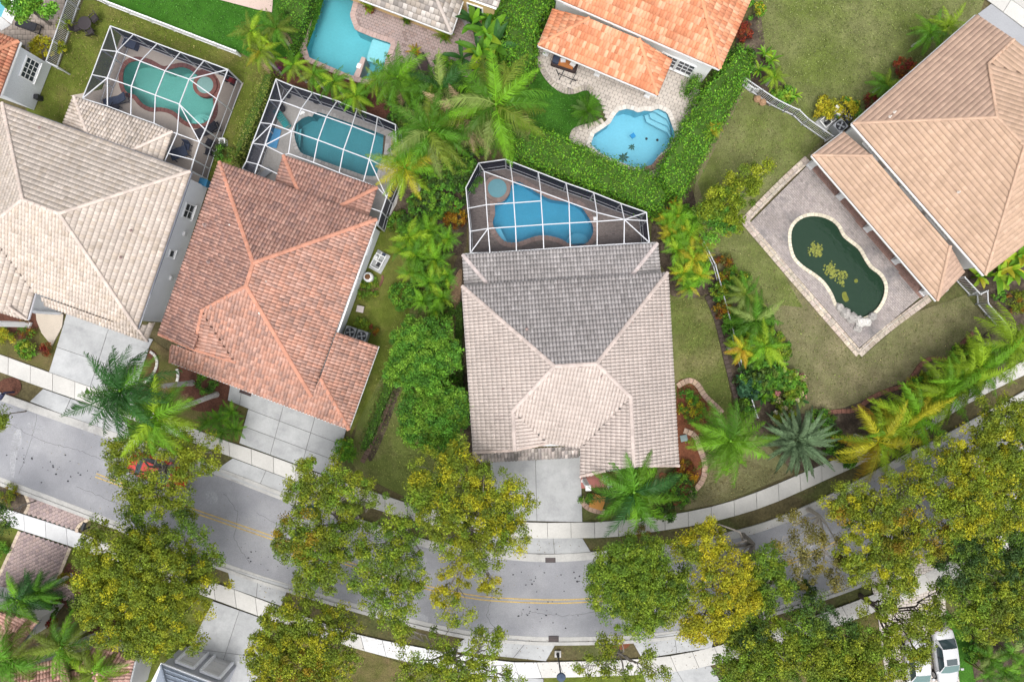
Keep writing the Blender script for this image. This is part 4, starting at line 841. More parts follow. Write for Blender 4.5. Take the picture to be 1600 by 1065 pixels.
# --- yellow house with the shake-like roof
h = House('house', 'yellow walled house with a brown grey shake tile roof at the top centre', (680, -20)); h.ang = math.radians(-22)
a, b, c = (480,-33,3.0), (705,52,3.0), (735,-32,3.0); r1 = (668,-34,4.3)
h.slope([a, b, r1, (500,-98,4.3)], (0, 1), PAL_SHAKE, 'flat', .36, .40, .08); h.slope([b, c, (686,-80,4.3), r1], (0, 1), PAL_SHAKE, 'flat', .36, .40, .08); h.ridge(b, r1, (.46,.40,.36), .13)
h.gutter(a, b); h.gutter(b, c); h.walls([(480,-33),(705,52),(735,-32),(520,-110)], 3.0, .8, M_WALLY)
q = h.walls([(690,-90),(702,-12),(775,14),(800,-60)], 4.2, .3, M_WALLY); e0, e1 = sorted(q, key=lambda v_: v_[1])[:2]; e0, e1 = sorted((e0, e1)); dv = (e1[0] - e0[0], e1[1] - e0[1])
h.window(along(e0, e1, .52), dv, 1.1, 1.6, 2.9, 1, 2); h.slope([(690,-90,4.2), (702,-14,4.2), (778,12,4.2), (802,-62,4.2)], (1, 2), PAL_SHAKE, 'flat', .36, .40)
# --- small terracotta roofed house, top left
h = House('house', 'white walled house with an orange terracotta roof at the left edge, top', (0, 90)); h.ang = math.radians(-25)
a, b, c = (-60,28,3.9), (30,65,3.9), (-2,152,3.9); e = (-50,98,5.3)
PT7 = [(.50,.22,.13),(.44,.18,.11),(.55,.27,.17)]
h.slope([a, b, e], (0, 1), PT7); h.slope([b, c, (-70,140,5.3), e], (0, 1), PT7); h.ridge(b, e, (.5,.22,.13)); h.gutter(b, c, M_WHITE)
q = h.walls([(-60,28),(32,65),(-2,152),(-90,120)], 3.9, .3, mat('cool_white_stucco', (0.70, 0.72, 0.75), .9, .04)); e0 = max(q, key=lambda v_: v_[0]); e1 = min(q, key=lambda v_: v_[1] - v_[0] * .3); dv = (e0[0] - e1[0], e0[1] - e1[1])
h.window(along(e0, e1, .30), dv, 1.45, 1.2, 2.5, 4, 3); p = along(e0, e1, .75); MB().box((p[0] + .2, p[1], .3), (.35, .35, .6)).build('meter_box', M_DARK, h.root)
# --- pink tiled house, bottom left
h = House('house', 'pink tiled house at the bottom left corner, half hidden under palms', (80, 1040)); h.ang = math.radians(-20)
h.slope([(61,969,3.6), (22,1020,3.6), (-60,1010,4.8), (-40,948,4.4)], (0, 1), PAL_PINK); h.slope([(-20,946,3.6), (61,969,3.6), (-20,1010,4.6), (-60,1000,4.6)], (0, 1), PAL_PINK)
h.slope([(22,1046,4.0), (98,1026,4.0), (120,1090,5.0), (20,1110,5.0)], (0, 1), PAL_PINK); h.slope([(64,1058,3.9), (150,1040,3.9), (150,1110,4.6), (60,1110,4.6)], (0, 1), PAL_PINK)
h.slope([(211,1027,4.0), (196,1090,4.0), (150,1085,5.0), (150,1050,5.0)], (0, 1), PAL_PINK); h.slope([(150,1004,4.0), (211,1027,4.0), (150,1062,5.0), (120,1045,5.0)], (0, 1), PAL_PINK); h.ridge((211,1027,4.0), (150,1062,5.0), (.55,.33,.27), .12)
h.ridge((61,969,3.6), (10,1010,4.6), (.55,.33,.27), .1); h.gutter((-20,945,3.6), (61,969,3.6), M_WALLS); h.gutter((61,969,3.6), (22,1020,3.6), MATS['grey_gutter']); h.gutter((211,1027,4.0), (196,1090,4.0), M_WHITE)
h.walls([(-60,935),(61,969),(22,1020),(-80,1010)], 3.6, .3, M_WALLS, soffit=False); h.walls([(90,1020),(150,1006),(211,1027),(190,1110),(20,1110),(25,1046)], 4.0, .3, M_WALLS, soffit=False)
w0, w1 = W(48,966), W(76,952); MB().bar(w0 + Vector((0, 0, 1)), w1 + Vector((0, 0, 1)), .25, 2.0).build('garden_wall', M_WALLS, h.root)
# --- metal roofed house, bottom edge
h = House('house', 'blue grey metal roofed house at the bottom edge with twin garage doors', (300, 1090)); h.ang = math.radians(-21)
M_MET = mat('blue_grey_metal', (0.27, 0.31, 0.375), .45, .06, metal=.0, spec=.5)
a, b, c = (252,1038,3.4), (346,1074,3.4), (234,1090,3.4); e = (268,1100,4.8)
h.slope([a, b, (340,1120,4.8), e], (0, 1), None, None, m=M_MET); h.slope([a, e, c], (0, 2), None, None, m=M_MET)
for t in np.linspace(.06, .98, 8): h.ridge(lerp3(a, e, t), lerp3(b, (340,1120,4.8), t), (1,1,1), .035, M_MET) if t < .99 else None
h.ridge(a, e, (1,1,1), .09, M_MET); h.gutter(a, b, M_WALLG); h.gutter(a, c, M_WALLG)
q = h.walls([(250,1036),(345,1072),(320,1130),(220,1095)], 3.4, .15, mat('grey_blue_stucco', (0.42, 0.43, 0.47), .9, .05)); up = sorted(q, key=lambda v_: -v_[1])[:2]; e1, e0 = sorted(up, key=lambda v_: v_[0])
def gdoor(t0, t1):
    A, B = along(e1, e0, t0), along(e1, e0, t1); d = Vector((B[0] - A[0], B[1] - A[1], 0)).normalized(); nr = Vector((-d.y, d.x, 0)); mb = MB()
    for k in range(4):
        z0 = .03 + k * .6; p, r = Vector((*A, z0 + .29)) + nr * .04, Vector((*B, z0 + .29)) + nr * .04; mb.bar(p, r, .06, .56)
    g = mb.build('garage_door', M_WALLS, h.root)
    mb = MB(); mb.bar(Vector((*A, 1.25)) + nr * .15, Vector((*A, 1.25)) + nr * .15 + Vector((0, 0, 1.25)), .12); mb.bar(Vector((*A, 0)) + nr * .15, Vector((*A, 2.5)) + nr * .15, .22, .16); mb.bar(Vector((*B, 0)) + nr * .15, Vector((*B, 2.5)) + nr * .15, .22, .16); mb.bar(Vector((*A, 2.5)) + nr * .15, Vector((*B, 2.5)) + nr * .15, .16, .2); mb.build('door_frame', M_WALLG, g)
gdoor(.14, .46); gdoor(.58, .92)

for h in ALLH: h.finish()
# ---------------------------------------------------------------- pool cages
def cage(label, loc, nodes, beams, per, thin=(), posts=(), roofp=(), mid=True, wallskip=(), extra=()):
    "nodes: name -> (px, py, z); per: names round the top of the walls, in order; each wall gets posts, rails and a screen"
    root = thing('pool_cage', label, 'pool cage', tuple(W(*loc)), None); N = {k: W(*v) for k, v in nodes.items()}
    for bm in beams:
        ns = bm.split('-')
        for p, q in zip(ns, ns[1:]): unit_bar('beam', N[p], N[q], .068, .06, M_CAGE, root)
    for bm in thin:
        ns = bm.split('-')
        for p, q in zip(ns, ns[1:]): unit_bar('brace', N[p], N[q], .05, .05, M_CAGE, root)
    def ft(p, z): return Vector((p.x, p.y, z))
    for i, (p, q) in enumerate(zip(per, per[1:])):
        A, B = N[p], N[q]; unit_bar('beam', A, B, .072, .07, M_CAGE, root); unit_bar('rail', ft(A, .10), ft(B, .10), .07, .06, M_CAGE, root); unit_bar('rail', ft(A, .95), ft(B, .95), .05, .04, M_CAGE, root)
        MB().add([ft(A, .1), ft(B, .1), B, A], [(0, 1, 2, 3)]).build('screen', M_SCREEN, root)
    for p in posts or per: unit_bar('post', ft(N[p], .05), N[p], .09, .09, M_CAGE, root)
    for pl in roofp:
        P = [N[k] for k in pl.split('-')]; tri = geometry.tessellate_polygon([[Vector((p.x, p.y, 0)) for p in P]]); MB().add(P, [tuple(t) for t in tri]).build('screen', M_SCREEN, root)
    return root
p_ = 2.75; r_ = 3.75
n = dict(a0=(129,154,2.95), a1=(144,117,p_), a2=(158.5,78,p_), a3=(172.6,41,p_), b1=(209,54,p_), b2=(246,68.5,p_), b3=(282,82,p_), b4=(319,95,p_), b5=(356,109,p_), c1=(339,155,p_), c2=(321,203,p_), c3=(312,222,p_), c4=(303,250,p_), c5=(298,267,p_),
         i1=(183,81,r_), i2=(168,122,r_), j1=(219.5,96,r_), j2=(205.5,135,r_), k1=(258,111,r_), k2=(243,149,r_), l1=(295.6,124,r_), l2=(280.5,163,r_), g0=(168,166,2.95), g1=(204.5,180,2.95), g2=(241,193,2.95), g3=(277,208,2.95), g4=(271,207,2.95), h1=(258,251,2.95), d1=(264,240,2.95))
cage('large white aluminium pool cage over the teal pool at upper left', (260,150), n,
     ['a3-i1', 'b1-i1', 'b1-i1-i2-g0', 'b2-j1-j2-g1', 'b3-k1-k2-g2', 'b4-l1-l2-g3-h1', 'i1-j1-k1-l1-c1', 'i2-j2-k2-l2-c2', 'a2-i1', 'a1-i2', 'a0-i2', 'l1-b5', 'l2-c3', 'a0-g0-g1-g2-g4', 'g4-c3', 'd1-c4'],
     ['a0', 'a1', 'a2', 'a3', 'b1', 'b2', 'b3', 'b4', 'b5', 'c1', 'c2', 'c3', 'c4', 'c5'], roofp=['i1-j1-j2-i2', 'j1-k1-k2-j2', 'k1-l1-l2-k2', 'a3-b1-i1', 'a3-i1-a2', 'a2-i1-i2-a1', 'a1-i2-a0', 'b1-b2-j1-i1', 'b2-b3-k1-j1', 'b3-b4-l1-k1', 'b4-b5-l1', 'l1-b5-c1', 'l1-c1-c2-l2', 'l2-c2-c3', 'a0-i2-g0', 'i2-j2-g1-g0', 'j2-k2-g2-g1', 'k2-l2-g3-g2', 'l2-c3-g3', 'g4-c3-c4-d1', 'd1-c4-c5-h1'])
n = dict(a5=(379,263,p_), a4=(385,252.5,p_), a3=(394.6,224,p_), a2=(407,192,p_), a1=(420.5,156,p_), a0=(431.5,124,p_), b1=(458,135,p_), b2=(488.5,145,p_), b3=(527,158,p_), b4=(558,171,p_), b5=(590,183,p_), b6=(618,195,p_),
         i1=(440,158.6,r_), i2=(425,194,r_), i3=(414,227,r_), i4=(403,257,r_), i5=(398,272,r_), j1=(471,170,r_), j2=(456,205,r_), k1=(510,183,r_), k2=(497,219,r_), l1=(550,197,r_), l2=(537,234,r_), m1=(586,211,r_), m2=(577,249,r_), g1=(451,240,2.95), g2=(490,254,2.95), g3=(530,270,2.95), g4=(568,284,2.95), g5=(589,292,2.95), s1=(444,242,2.95), s2=(434,272,2.95), e0=(620,270,p_), e1=(604,308,p_), e2=(596,331,p_), e3=(590,352,p_), f1=(604,300,2.95), w1=(579,325,2.95))
cage('white pool cage over the dark teal pool behind the terracotta house', (500,220), n,
     ['a0-i1', 'b1-i1-i2-i3-i4-i5', 'b2-j1-j2-g1', 'b3-k1-k2-g2', 'b4-l1-l2-g3', 'b5-m1-m2-g4', 'i1-j1-k1-l1-m1', 'i2-j2-k2-l2-m2-e0', 'a1-i1', 'a2-i2', 'a3-i3', 'a4-i4', 'a3-i2', 'i3-j2', 'i3-s1', 'i4-s2', 's1-g1-g2-g3-g4-g5', 'g5-e1', 'w1-e2', 'm2-e1'],
     ['a5', 'a4', 'a3', 'a2', 'a1', 'a0', 'b1', 'b2', 'b3', 'b4', 'b5', 'b6', 'e0', 'e1', 'e2', 'e3'], roofp=['i1-j1-j2-i2', 'j1-k1-k2-j2', 'k1-l1-l2-k2', 'l1-m1-m2-l2', 'a0-b1-i1', 'a0-i1-a1', 'a1-i1-i2-a2', 'a2-i2-i3-a3', 'a3-i3-i4-a4', 'a4-i4-i5-a5', 'b1-b2-j1-i1', 'b2-b3-k1-j1', 'b3-b4-l1-k1', 'b4-b5-m1-l1', 'i2-j2-i3', 'i3-j2-g1-s1', 'j2-k2-g2-g1', 'k2-l2-g3-g2', 'l2-m2-g4-g3', 'i3-s1-s2-i4', 'm1-b5-b6-e0-m2', 'm2-e0-e1-g4', 'g5-e1-e2-w1'])
q_ = 3.55
n = dict(a0=(735,395,p_), a1=(734.6,361.6,p_), a2=(731,325.6,p_), a3=(728,293.5,p_), a4=(748,255,p_), b0=(790,249,p_), b1=(797,252,p_), b2=(841,269,p_), b3=(884.5,286,p_), b4=(927.6,301,p_), b5=(970,318,p_), b6=(1010,332,p_), c1=(1011,345,p_), c2=(1014.6,379,p_),
         t1=(756.6,268,q_), t2=(801,284,q_), t3=(845,299.5,q_), t4=(889,316,q_), t5=(932.7,332,q_), t6=(975.5,343,q_), m1=(760,320,q_), m2=(803,317,q_), m3=(845.5,314,q_), n1=(762.5,357,q_), n2=(805.5,354,q_), n3=(848,351,q_), n4=(890,348.5,q_), n5=(933,346,q_), g1=(765.6,395,3.0), g2=(807,392,3.0), g3=(849.6,389,3.0), g4=(891,386,3.0), g5=(933,383.5,3.0), g6=(975,381,3.0))
cage('white framed pool cage with angled end over the blue pool, behind the grey roofed house', (860,340), n,
     ['t1-m1-n1-g1', 'b1-t2-m2-n2-g2', 'b2-t3-m3-n3-g3', 'b3-t4-n4-g4', 'b4-t5-n5-g5', 'b5-t6-g6', 't1-t2-t3-t4-t5-t6', 'a2-m1-m2-m3', 'a1-n1-n2-n3-n4-n5-t6-c1', 'a0-n1', 't6-c2', 't6-b6', 'a0-g1-g2-g3-g4-g5-g6-c2', 'a4-t1'],
     ['a0', 'a1', 'a2', 'a3', 'a4', 'b0', 'b1', 'b2', 'b3', 'b4', 'b5', 'b6', 'c1', 'c2'], roofp=['a0-a1-n1-g1', 'a1-a2-m1-n1', 'a2-a3-a4-t1-m1', 'a4-b0-b1-t2-t1', 't1-t2-m2-m1', 'm1-m2-n2-n1', 'n1-n2-g2-g1', 'b1-b2-t3-t2', 't2-t3-m3-m2', 'm2-m3-n3-n2', 'n2-n3-g3-g2', 'b2-b3-t4-t3', 't3-t4-n4-n3-m3', 'n3-n4-g4-g3', 'b3-b4-t5-t4', 't4-t5-n5-n4', 'n4-n5-g5-g4', 'b4-b5-t6-t5', 't5-t6-n5', 'n5-t6-g6-g5', 'b5-b6-t6', 't6-b6-c1', 't6-c1-c2', 't6-c2-g6'])

# ---------------------------------------------------------------- fences
def picket_fence(label, top, hgt, m, pitch=.13, bay=1.8, pk=.035, cat='fence', loc=None):
    pts = [W(*p, hgt) for p in top]; root = thing('picket_fence', label, cat, (pts[0].x, pts[0].y, 0)); me = None
    for A, B in zip(pts, pts[1:]):
        L = (B - A).length; d = (B - A).normalized(); nb = max(1, round(L / bay))
        for z in (0, -hgt + .22): unit_bar('rail', A + Vector((0, 0, z)), B + Vector((0, 0, z)), .07, .06, m, root)
        for i in range(nb + 1):
            P = A + d * L * i / nb; unit_bar('post', (P.x, P.y, -.05), (P.x, P.y, hgt + .08), .09, .09, m, root)
        k = int(L / pitch)
        for i in range(1, k):
            P = A + d * L * i / k; unit_bar('picket', (P.x, P.y, .08), (P.x, P.y, hgt - .02), pk, pk, m, root)
    return root
picket_fence('white picket fence at top left between the paved yard and the olive lawn', [(120,-40),(105,0),(72,96),(90,105)], 1.4, M_CAGE)
picket_fence('white picket fence stepping down to the pool machinery beside the tan house', [(1160,119),(1168,124.5),(1192,141),(1213,155),(1235,166),(1249,172),(1264,186.6),(1302,213)], 1.35, M_CAGE, bay=2.0)
picket_fence('white metal fence with a gate at the lower corner of the tan house', [(1507,432.6),(1532,459.6),(1543,454),(1544,473.6),(1559,491),(1574,507)], 1.35, M_CAGE, pitch=.15, bay=1.3)
picket_fence('thin white rail fence hidden in the plants right of the grey roofed house', [(1100,378),(1106,390),(1118,414),(1126,443),(1140,495),(1151.6,539),(1163,585),(1173.6,620),(1184,652)], 0.8, M_CAGE, pitch=9, bay=2.4)
picket_fence('short dark railing left of the orange house roof', [(825,18),(850,30)], 1.3, M_GREYM, bay=1.2)
def board_fence(label, top, hgt):
    pts = [W(*p, hgt) for p in top]; root = thing('vinyl_fence', label, 'fence', (pts[0].x, pts[0].y, 0))
    for A, B in zip(pts, pts[1:]):
        L = (B - A).length; d = (B - A).normalized(); nb = max(1, round(L / 1.9))
        for i in range(nb + 1):
            P = A + d * L * i / nb; unit_bar('post', (P.x, P.y, -.05), (P.x, P.y, hgt + .06), .12, .12, M_WHITE, root)
        for i in range(nb):
            P, Q = A + d * (L * i / nb + .06), A + d * (L * (i + 1) / nb - .06); unit_bar('rail', P, Q, .09, .09, M_WHITE, root); unit_bar('rail', P - Vector((0, 0, hgt - .12)), Q - Vector((0, 0, hgt - .12)), .09, .12, M_WHITE, root)
            unit_bar('panel', P - Vector((0, 0, hgt / 2 - .03)), Q - Vector((0, 0, hgt / 2 - .03)), .035, hgt - .2, M_WALLG, root)
board_fence('long white board fence between the olive lawn and the lush green lawn, top left', [(135,-12),(160,0),(264,40),(368,80)], .9)
board_fence('pale board fence below the top edge right of the lush green lawn', [(1163,127),(1178,138),(1185,140)], .8)
def low_wall(): pass

# ---------------------------------------------------------------- vegetation
def leafset(P, Nn, S, C, asp=.55):
    "rhombic leaves, two triangles' worth each: centres P, normals Nn, lengths S, colours C"
    n = len(P); Nn = Nn / (np.linalg.norm(Nn, axis=1, keepdims=True) + 1e-9); r = rng.normal(size=(n, 3)); t = r - Nn * (r * Nn).sum(1, keepdims=True); t /= np.linalg.norm(t, axis=1, keepdims=True) + 1e-9; b = np.cross(Nn, t)
    h = S[:, None] * .5; V = np.empty((n, 4, 3)); V[:, 0] = P - t * h; V[:, 1] = P + b * h * asp + Nn * h * .18; V[:, 2] = P + t * h; V[:, 3] = P - b * h * asp + Nn * h * .18
    return V.reshape(-1, 3), np.arange(4 * n).reshape(n, 4), C
def pick(pal, n, jit=.22): pal = np.array(pal, float); c = pal[rng.integers(0, len(pal), n)]; return (c * np.exp(rng.normal(0, jit, n))[:, None]).clip(.004, .6)
def tufts(C, R, pal, per, leaf, jit=.24, up=.35, tilt=.8, flat=.75):
    "leaf tufts: centres C (n,3), radii R; every tuft has a colour of its own and leaves that differ a little"
    n = len(C); base = pick(pal, n, .12); k = per; u = rng.normal(size=(n, k, 3)); u /= np.linalg.norm(u, axis=2, keepdims=True); u[..., 2] = np.where(rng.random((n, k)) < .75, np.abs(u[..., 2]), u[..., 2])
    rad = rng.random((n, k, 1)) ** .45; P = C[:, None] + u * rad * R[:, None, None] * np.array([1, 1, flat]); Nn = u + np.array([0, 0, up]) + rng.normal(size=(n, k, 3)) * tilt
    S = leaf * rng.uniform(.65, 1.35, (n, k)); Cc = base[:, None] * np.exp(rng.normal(0, jit, (n, k)))[..., None]
    return leafset(P.reshape(-1, 3), Nn.reshape(-1, 3), S.ravel(), Cc.reshape(-1, 3).clip(.003, .6))
G_OLIVE = [(0.182,0.233,0.019),(0.212,0.252,0.019),(0.153,0.213,0.022),(0.242,0.271,0.019),(0.128,0.180,0.022)]
G_YELL = [(0.363,0.348,0.016),(0.318,0.314,0.018),(0.418,0.362,0.018),(0.252,0.261,0.018)]
G_GREEN = [(0.120,0.208,0.022),(0.160,0.248,0.022),(0.088,0.160,0.022),(0.208,0.272,0.022)]
G_LIGHT = [(0.210,0.285,0.024),(0.165,0.247,0.024),(0.255,0.300,0.024),(0.120,0.180,0.024)]
G_DARK = [(0.051,0.104,0.022),(0.072,0.136,0.022),(0.096,0.152,0.022),(0.040,0.080,0.022)]
G_BUSH = [(0.089,0.235,0.026),(0.121,0.283,0.026),(0.065,0.179,0.023),(0.162,0.308,0.029)]
G_HEDGE = [(0.105,0.273,0.020),(0.077,0.217,0.020),(0.140,0.315,0.020),(0.182,0.336,0.028),(0.063,0.168,0.020)]
G_CLIP = [(0.156,0.206,0.031),(0.125,0.175,0.027),(0.188,0.225,0.037),(0.237,0.237,0.075)]
G_RUST = [(0.230,0.163,0.016),(0.270,0.193,0.016),(0.189,0.178,0.016)]
def tree(label, blobs, pal, h=5.6, base=None, fill=1.0, leaf=.14, sub=.46, per=118, group=None, bark=None, cat='tree', name='shade_tree', flatz=.55, limbs=True, tr=.16):
    "blobs: (px, py, radius px[, palette[, height]]) masses of the crown; trunk and limbs reach into them"
    root_xy = W(*(base or (blobs[0][0], blobs[0][1], h)) if base else (blobs[0][0], blobs[0][1], h)); B = Vector((root_xy.x, root_xy.y, 0))
    root = thing(name, label, cat, B, group); parts = []; tw = []
    for bl in blobs:
        px, py, rp = bl[:3]; pl = bl[3] if len(bl) > 3 and bl[3] else pal; z = bl[4] if len(bl) > 4 else h; fl = bl[5] if len(bl) > 5 else fill
        c = W(px, py, z); R = rp * (H - z) / F; R *= 1.06; n = max(5, int(3.1 * fl * R * R / sub / sub)); a = rng.random(n) * 6.283; d = np.sqrt(rng.random(n)) * .92
        lump = 1 + .13 * np.sin(3 * a + rng.random() * 6) + .10 * np.sin(5 * a + rng.random() * 6); d = d * lump
        C = np.stack([c.x + d * R * np.cos(a), c.y + d * R * np.sin(a), c.z + np.sqrt(np.clip(1 - d * d, 0, 1)) * R * flatz - rng.random(n) ** 2 * R * .55], 1)
        rr = sub * rng.uniform(.6, 1.3, n); parts.append(tufts(C, rr, pl, per, leaf))
        tw.append((c, R, C))
    V, Q, T = join_np(parts); meshnp('crown', V, Q, M_LEAF, root, T)
    mb = MB(); hub = Vector((B.x, B.y, h * .42)); mb.tube([B + Vector((0, 0, -.1)), B + Vector((.05, 0, h * .2)), hub], [tr * 1.3, tr, tr * .85], 7)
    for c, R, C in tw:
        m1 = hub.lerp(c, .5) + Vector((random.uniform(-.3, .3), random.uniform(-.3, .3), .5)); e1 = c - Vector((0, 0, R * .12)); j = lambda k: Vector([random.gauss(0, k) for _ in range(3)]); mb.tube([hub, hub.lerp(m1, .5) + j(.2), m1 + j(.2), m1.lerp(e1, .5) + j(.25), e1], [tr * .6, tr * .5, tr * .4, tr * .3, tr * .2], 5)
        for k in range(min(len(C), 7 if limbs else 3)):
            t = Vector(C[rng.integers(len(C))]); s = m1.lerp(e1, random.uniform(.2, 1)); w_ = (t - s).length * .16; mb.tube([s, s.lerp(t, .35) + Vector([random.gauss(0, w_) for _ in range(3)]), s.lerp(t, .7) + Vector([random.gauss(0, w_) for _ in range(3)]), t], [tr * .24, tr * .17, tr * .12, tr * .05], 4, cap=False)
    mb.build('trunk', bark or M_BARK, root); return root
ST = 'shade trees along the street'
tree('sparse olive tree whose crown hangs over the red car by the kerb', [(195,705,30),(225,690,30),(270,688,32),(315,705,34),(300,735,20),(190,735,24,None,5,.8),(235,775,36,None,5,.85),(280,775,34,None,5,.75),(255,735,30,None,5.6,.16),(212,772,24)], G_OLIVE, 5.4, base=(283,722), fill=.8, group=ST)
tree('largest round olive yellow tree, lower left beside the paver driveway', [(190,880,70),(245,900,75),(205,950,68),(270,960,62),(165,925,50),(290,850,48,G_GREEN,5.5,.55),(235,825,40,G_GREEN,5,.8),(320,870,34,G_GREEN,5,.5),(230,985,44),(330,900,28,None,5,.6)], G_OLIVE + G_YELL[:1], 6.4, base=(262,893), fill=1.15, group=ST)
tree('brownish olive tree at the driveway left of the street bend, upper of two touching crowns', [(500,745,40),(480,765,34),(540,760,34),(555,800,24,None,5,.6),(575,770,26,None,5,.5),(480,830,44,G_RUST + G_OLIVE),(505,870,44),(465,850,34),(490,905,30,G_OLIVE),(540,850,34),(525,805,34,None,5,.6)], G_OLIVE + G_GREEN[:2], 5.8, base=(560,810), fill=.95, group=ST)
tree('lighter green open tree in the middle of the street, right of the brownish crown', [(610,815,28,G_GREEN),(640,830,24,G_GREEN),(585,860,40),(620,880,38),(645,900,26),(600,930,40),(635,930,28),(570,905,26),(615,965,28),(650,870,16,None,5,.5)], G_LIGHT + G_GREEN[:1], 5.6, base=(640,810), fill=.66, group=ST)
tree('tall yellow green tree left of the main driveway reaching over the street', [(680,745,46),(720,725,38),(775,770,46),(740,800,50),(790,830,36),(690,800,40,G_OLIVE),(665,770,30,G_GREEN),(805,790,28),(755,850,40,G_OLIVE),(700,840,30,None,5.6,.6),(715,900,34,G_YELL,5.2,.55),(770,910,24,G_YELL,5.2,.6),(715,950,26,G_LIGHT,4.8,.6),(692,930,18,G_YELL,4.8,.7)], G_OLIVE + G_YELL[:2] + G_GREEN[1:2], 6.4, base=(735,812), fill=.95, group=ST)
tree('rusty olive tree at the bottom edge beside the broad concrete driveway', [(460,980,50),(430,1010,44),(500,1000,48),(470,1045,56,G_OLIVE + G_RUST),(530,1040,30),(415,1050,30),(525,965,28,None,5,.55),(550,985,18,G_OLIVE,5,.6)], G_OLIVE + G_YELL[1:2], 5.8, base=(545,975), fill=1.05, group=ST)
tree('straggly green tree at the bottom with bare pale branches over the sidewalk', [(640,1040,30),(680,1060,36),(720,1045,40),(755,1010,30),(770,990,20),(745,1065,36),(640,985,22,G_OLIVE,4.5,.6),(695,1000,26,None,4.5,.55),(800,1060,24)], G_LIGHT + G_OLIVE[:2], 5.2, base=(712,1010), fill=.62, group=ST)
tree('dense round green tree in front of the main house, over the street', [(985,890,56),(1025,915,50),(960,925,44),(1000,950,42),(965,880,40),(1040,945,30,G_OLIVE),(945,900,28),(1020,870,30),(1000,975,18),(1058,905,18,None,5.4,.7)], G_GREEN + G_LIGHT[:2], 6.0, base=(985,852), fill=1.3, group=ST, sub=.46)
tree('golden yellow tree between the round green tree and the street bend', [(1105,840,30,G_YELL),(1130,880,38,G_YELL),(1150,915,32,G_YELL),(1110,920,38,G_YELL + G_OLIVE),(1100,965,38,G_YELL),(1130,965,26,G_YELL),(1075,860,24,G_OLIVE),(1160,935,26),(1085,985,20,G_YELL),(1110,820,16,G_OLIVE,5,.7),(1068,852,16)], G_YELL, 6.0, base=(1160,835), fill=1.0, group=ST)
tree('green tree behind the golden yellow crown, shading the right of the street', [(1190,875,32),(1205,910,36),(1180,940,30),(1150,975,34,G_LIGHT),(1160,990,28),(1210,885,24)], G_GREEN, 5.0, base=(1175,975), fill=1.0, group=ST)
tree('thin young tree with pale twigs on the lower verge right of the street lamp', [(935,1010,22),(960,1000,14),(915,1040,20),(945,1045,24),(975,1055,24),(1010,1040,18),(1030,1050,18),(1018,1020,8)], G_OLIVE, 4.2, base=(962,1003), fill=.48, group=ST, tr=.12)
tree('bare branched pale tree over the street at right, with few leaves', [(1240,820,24),(1260,850,32),(1290,860,34),(1250,885,30),(1290,895,30),(1225,850,22),(1315,870,22)], [(.17,.155,.04),(.20,.17,.03),(.13,.12,.03)], 5.0, base=(1262,795), fill=.33, group=ST, bark=mat('bleached_bark', (0.42, 0.38, 0.33), .9))
tree('olive and rust mottled tree in the street bend, right of the bare one', [(1320,775,34),(1350,800,40),(1395,780,42),(1390,830,44,G_OLIVE + G_RUST),(1345,850,40),(1420,850,40,G_YELL + G_OLIVE),(1385,885,42),(1345,890,26),(1460,840,30,G_RUST + G_OLIVE),(1310,800,24,G_RUST),(1425,750,28,None,5.6,.6),(1400,900,30)], G_OLIVE + G_YELL[:1], 6.0, base=(1380,745), fill=.85, group=ST)
tree('broad yellow green tree at the right edge over the street', [(1470,745,46),(1520,720,50),(1560,760,50),(1520,780,52),(1580,700,46),(1560,660,38,G_OLIVE),(1600,740,40),(1490,800,44),(1540,820,36),(1590,800,30),(1600,650,36,G_OLIVE),(1530,670,30,None,5.8,.6),(1480,710,24)], G_OLIVE + G_YELL[:2] + G_LIGHT[:1], 6.4, base=(1545,700), fill=1.0, group=ST)
tree('dark green tree below the yellow green one at the right edge', [(1490,850,30),(1530,860,34),(1580,850,34),(1500,890,40,G_DARK),(1545,900,46,G_OLIVE + G_DARK),(1585,920,44,G_OLIVE + G_GREEN),(1510,935,40,G_GREEN),(1555,955,44,G_OLIVE),(1600,970,36),(1510,970,28,G_GREEN),(1595,880,30)], G_DARK + G_GREEN[:1], 6.0, base=(1535,855), fill=1.15, group=ST)
tree('open branched tree above the two white cars in the lower right driveway', [(1370,940,28,G_OLIVE),(1400,925,20,None,5,.6),(1440,950,30),(1405,970,28),(1430,995,30),(1455,930,22),(1420,1020,28,G_OLIVE + G_YELL[:1]),(1380,1000,26),(1440,1030,16),(1395,1045,20),(1460,970,16,None,5,.7)], G_OLIVE, 5.2, base=(1345,930), fill=.60, group=ST, bark=M_BARKD)
tree('large dark olive tree at the bottom right, left of the driveway with cars', [(1170,1030,44),(1215,1010,42),(1260,1030,48),(1310,1020,46),(1350,1040,44),(1200,1060,44,G_GREEN),(1290,1060,50),(1250,985,34,G_GREEN),(1270,955,30,G_DARK),(1180,995,28,G_DARK),(1140,1040,28,G_GREEN),(1360,1005,28),(1310,985,26,G_DARK),(1330,1065,40)], G_OLIVE + G_GREEN[:2], 5.6, base=(1262,1000), fill=1.05, group=ST)
tree('bright green rounded tree between the two houses, upper of the pair', [(660,560,46),(632,575,32),(696,555,26),(660,528,34),(665,598,30),(636,540,28),(690,522,22)], G_BUSH, 3.6, fill=1.35, sub=.40, leaf=.14, tr=.14, group='garden trees left of the middle house')
tree('bright green rounded tree between the two houses, lower of the pair', [(680,655,44),(708,640,28),(658,665,34),(695,690,28),(714,618,18),(648,640,28),(680,622,22)], G_BUSH + G_GREEN[:1], 3.6, fill=1.35, sub=.40, leaf=.14, tr=.14, group='garden trees left of the middle house')
tree('twig ends of a street tree at the left edge above the asphalt', [(-14,650,22),(8,660,9)], G_OLIVE, 3.6, fill=.8, group=ST, tr=.05)
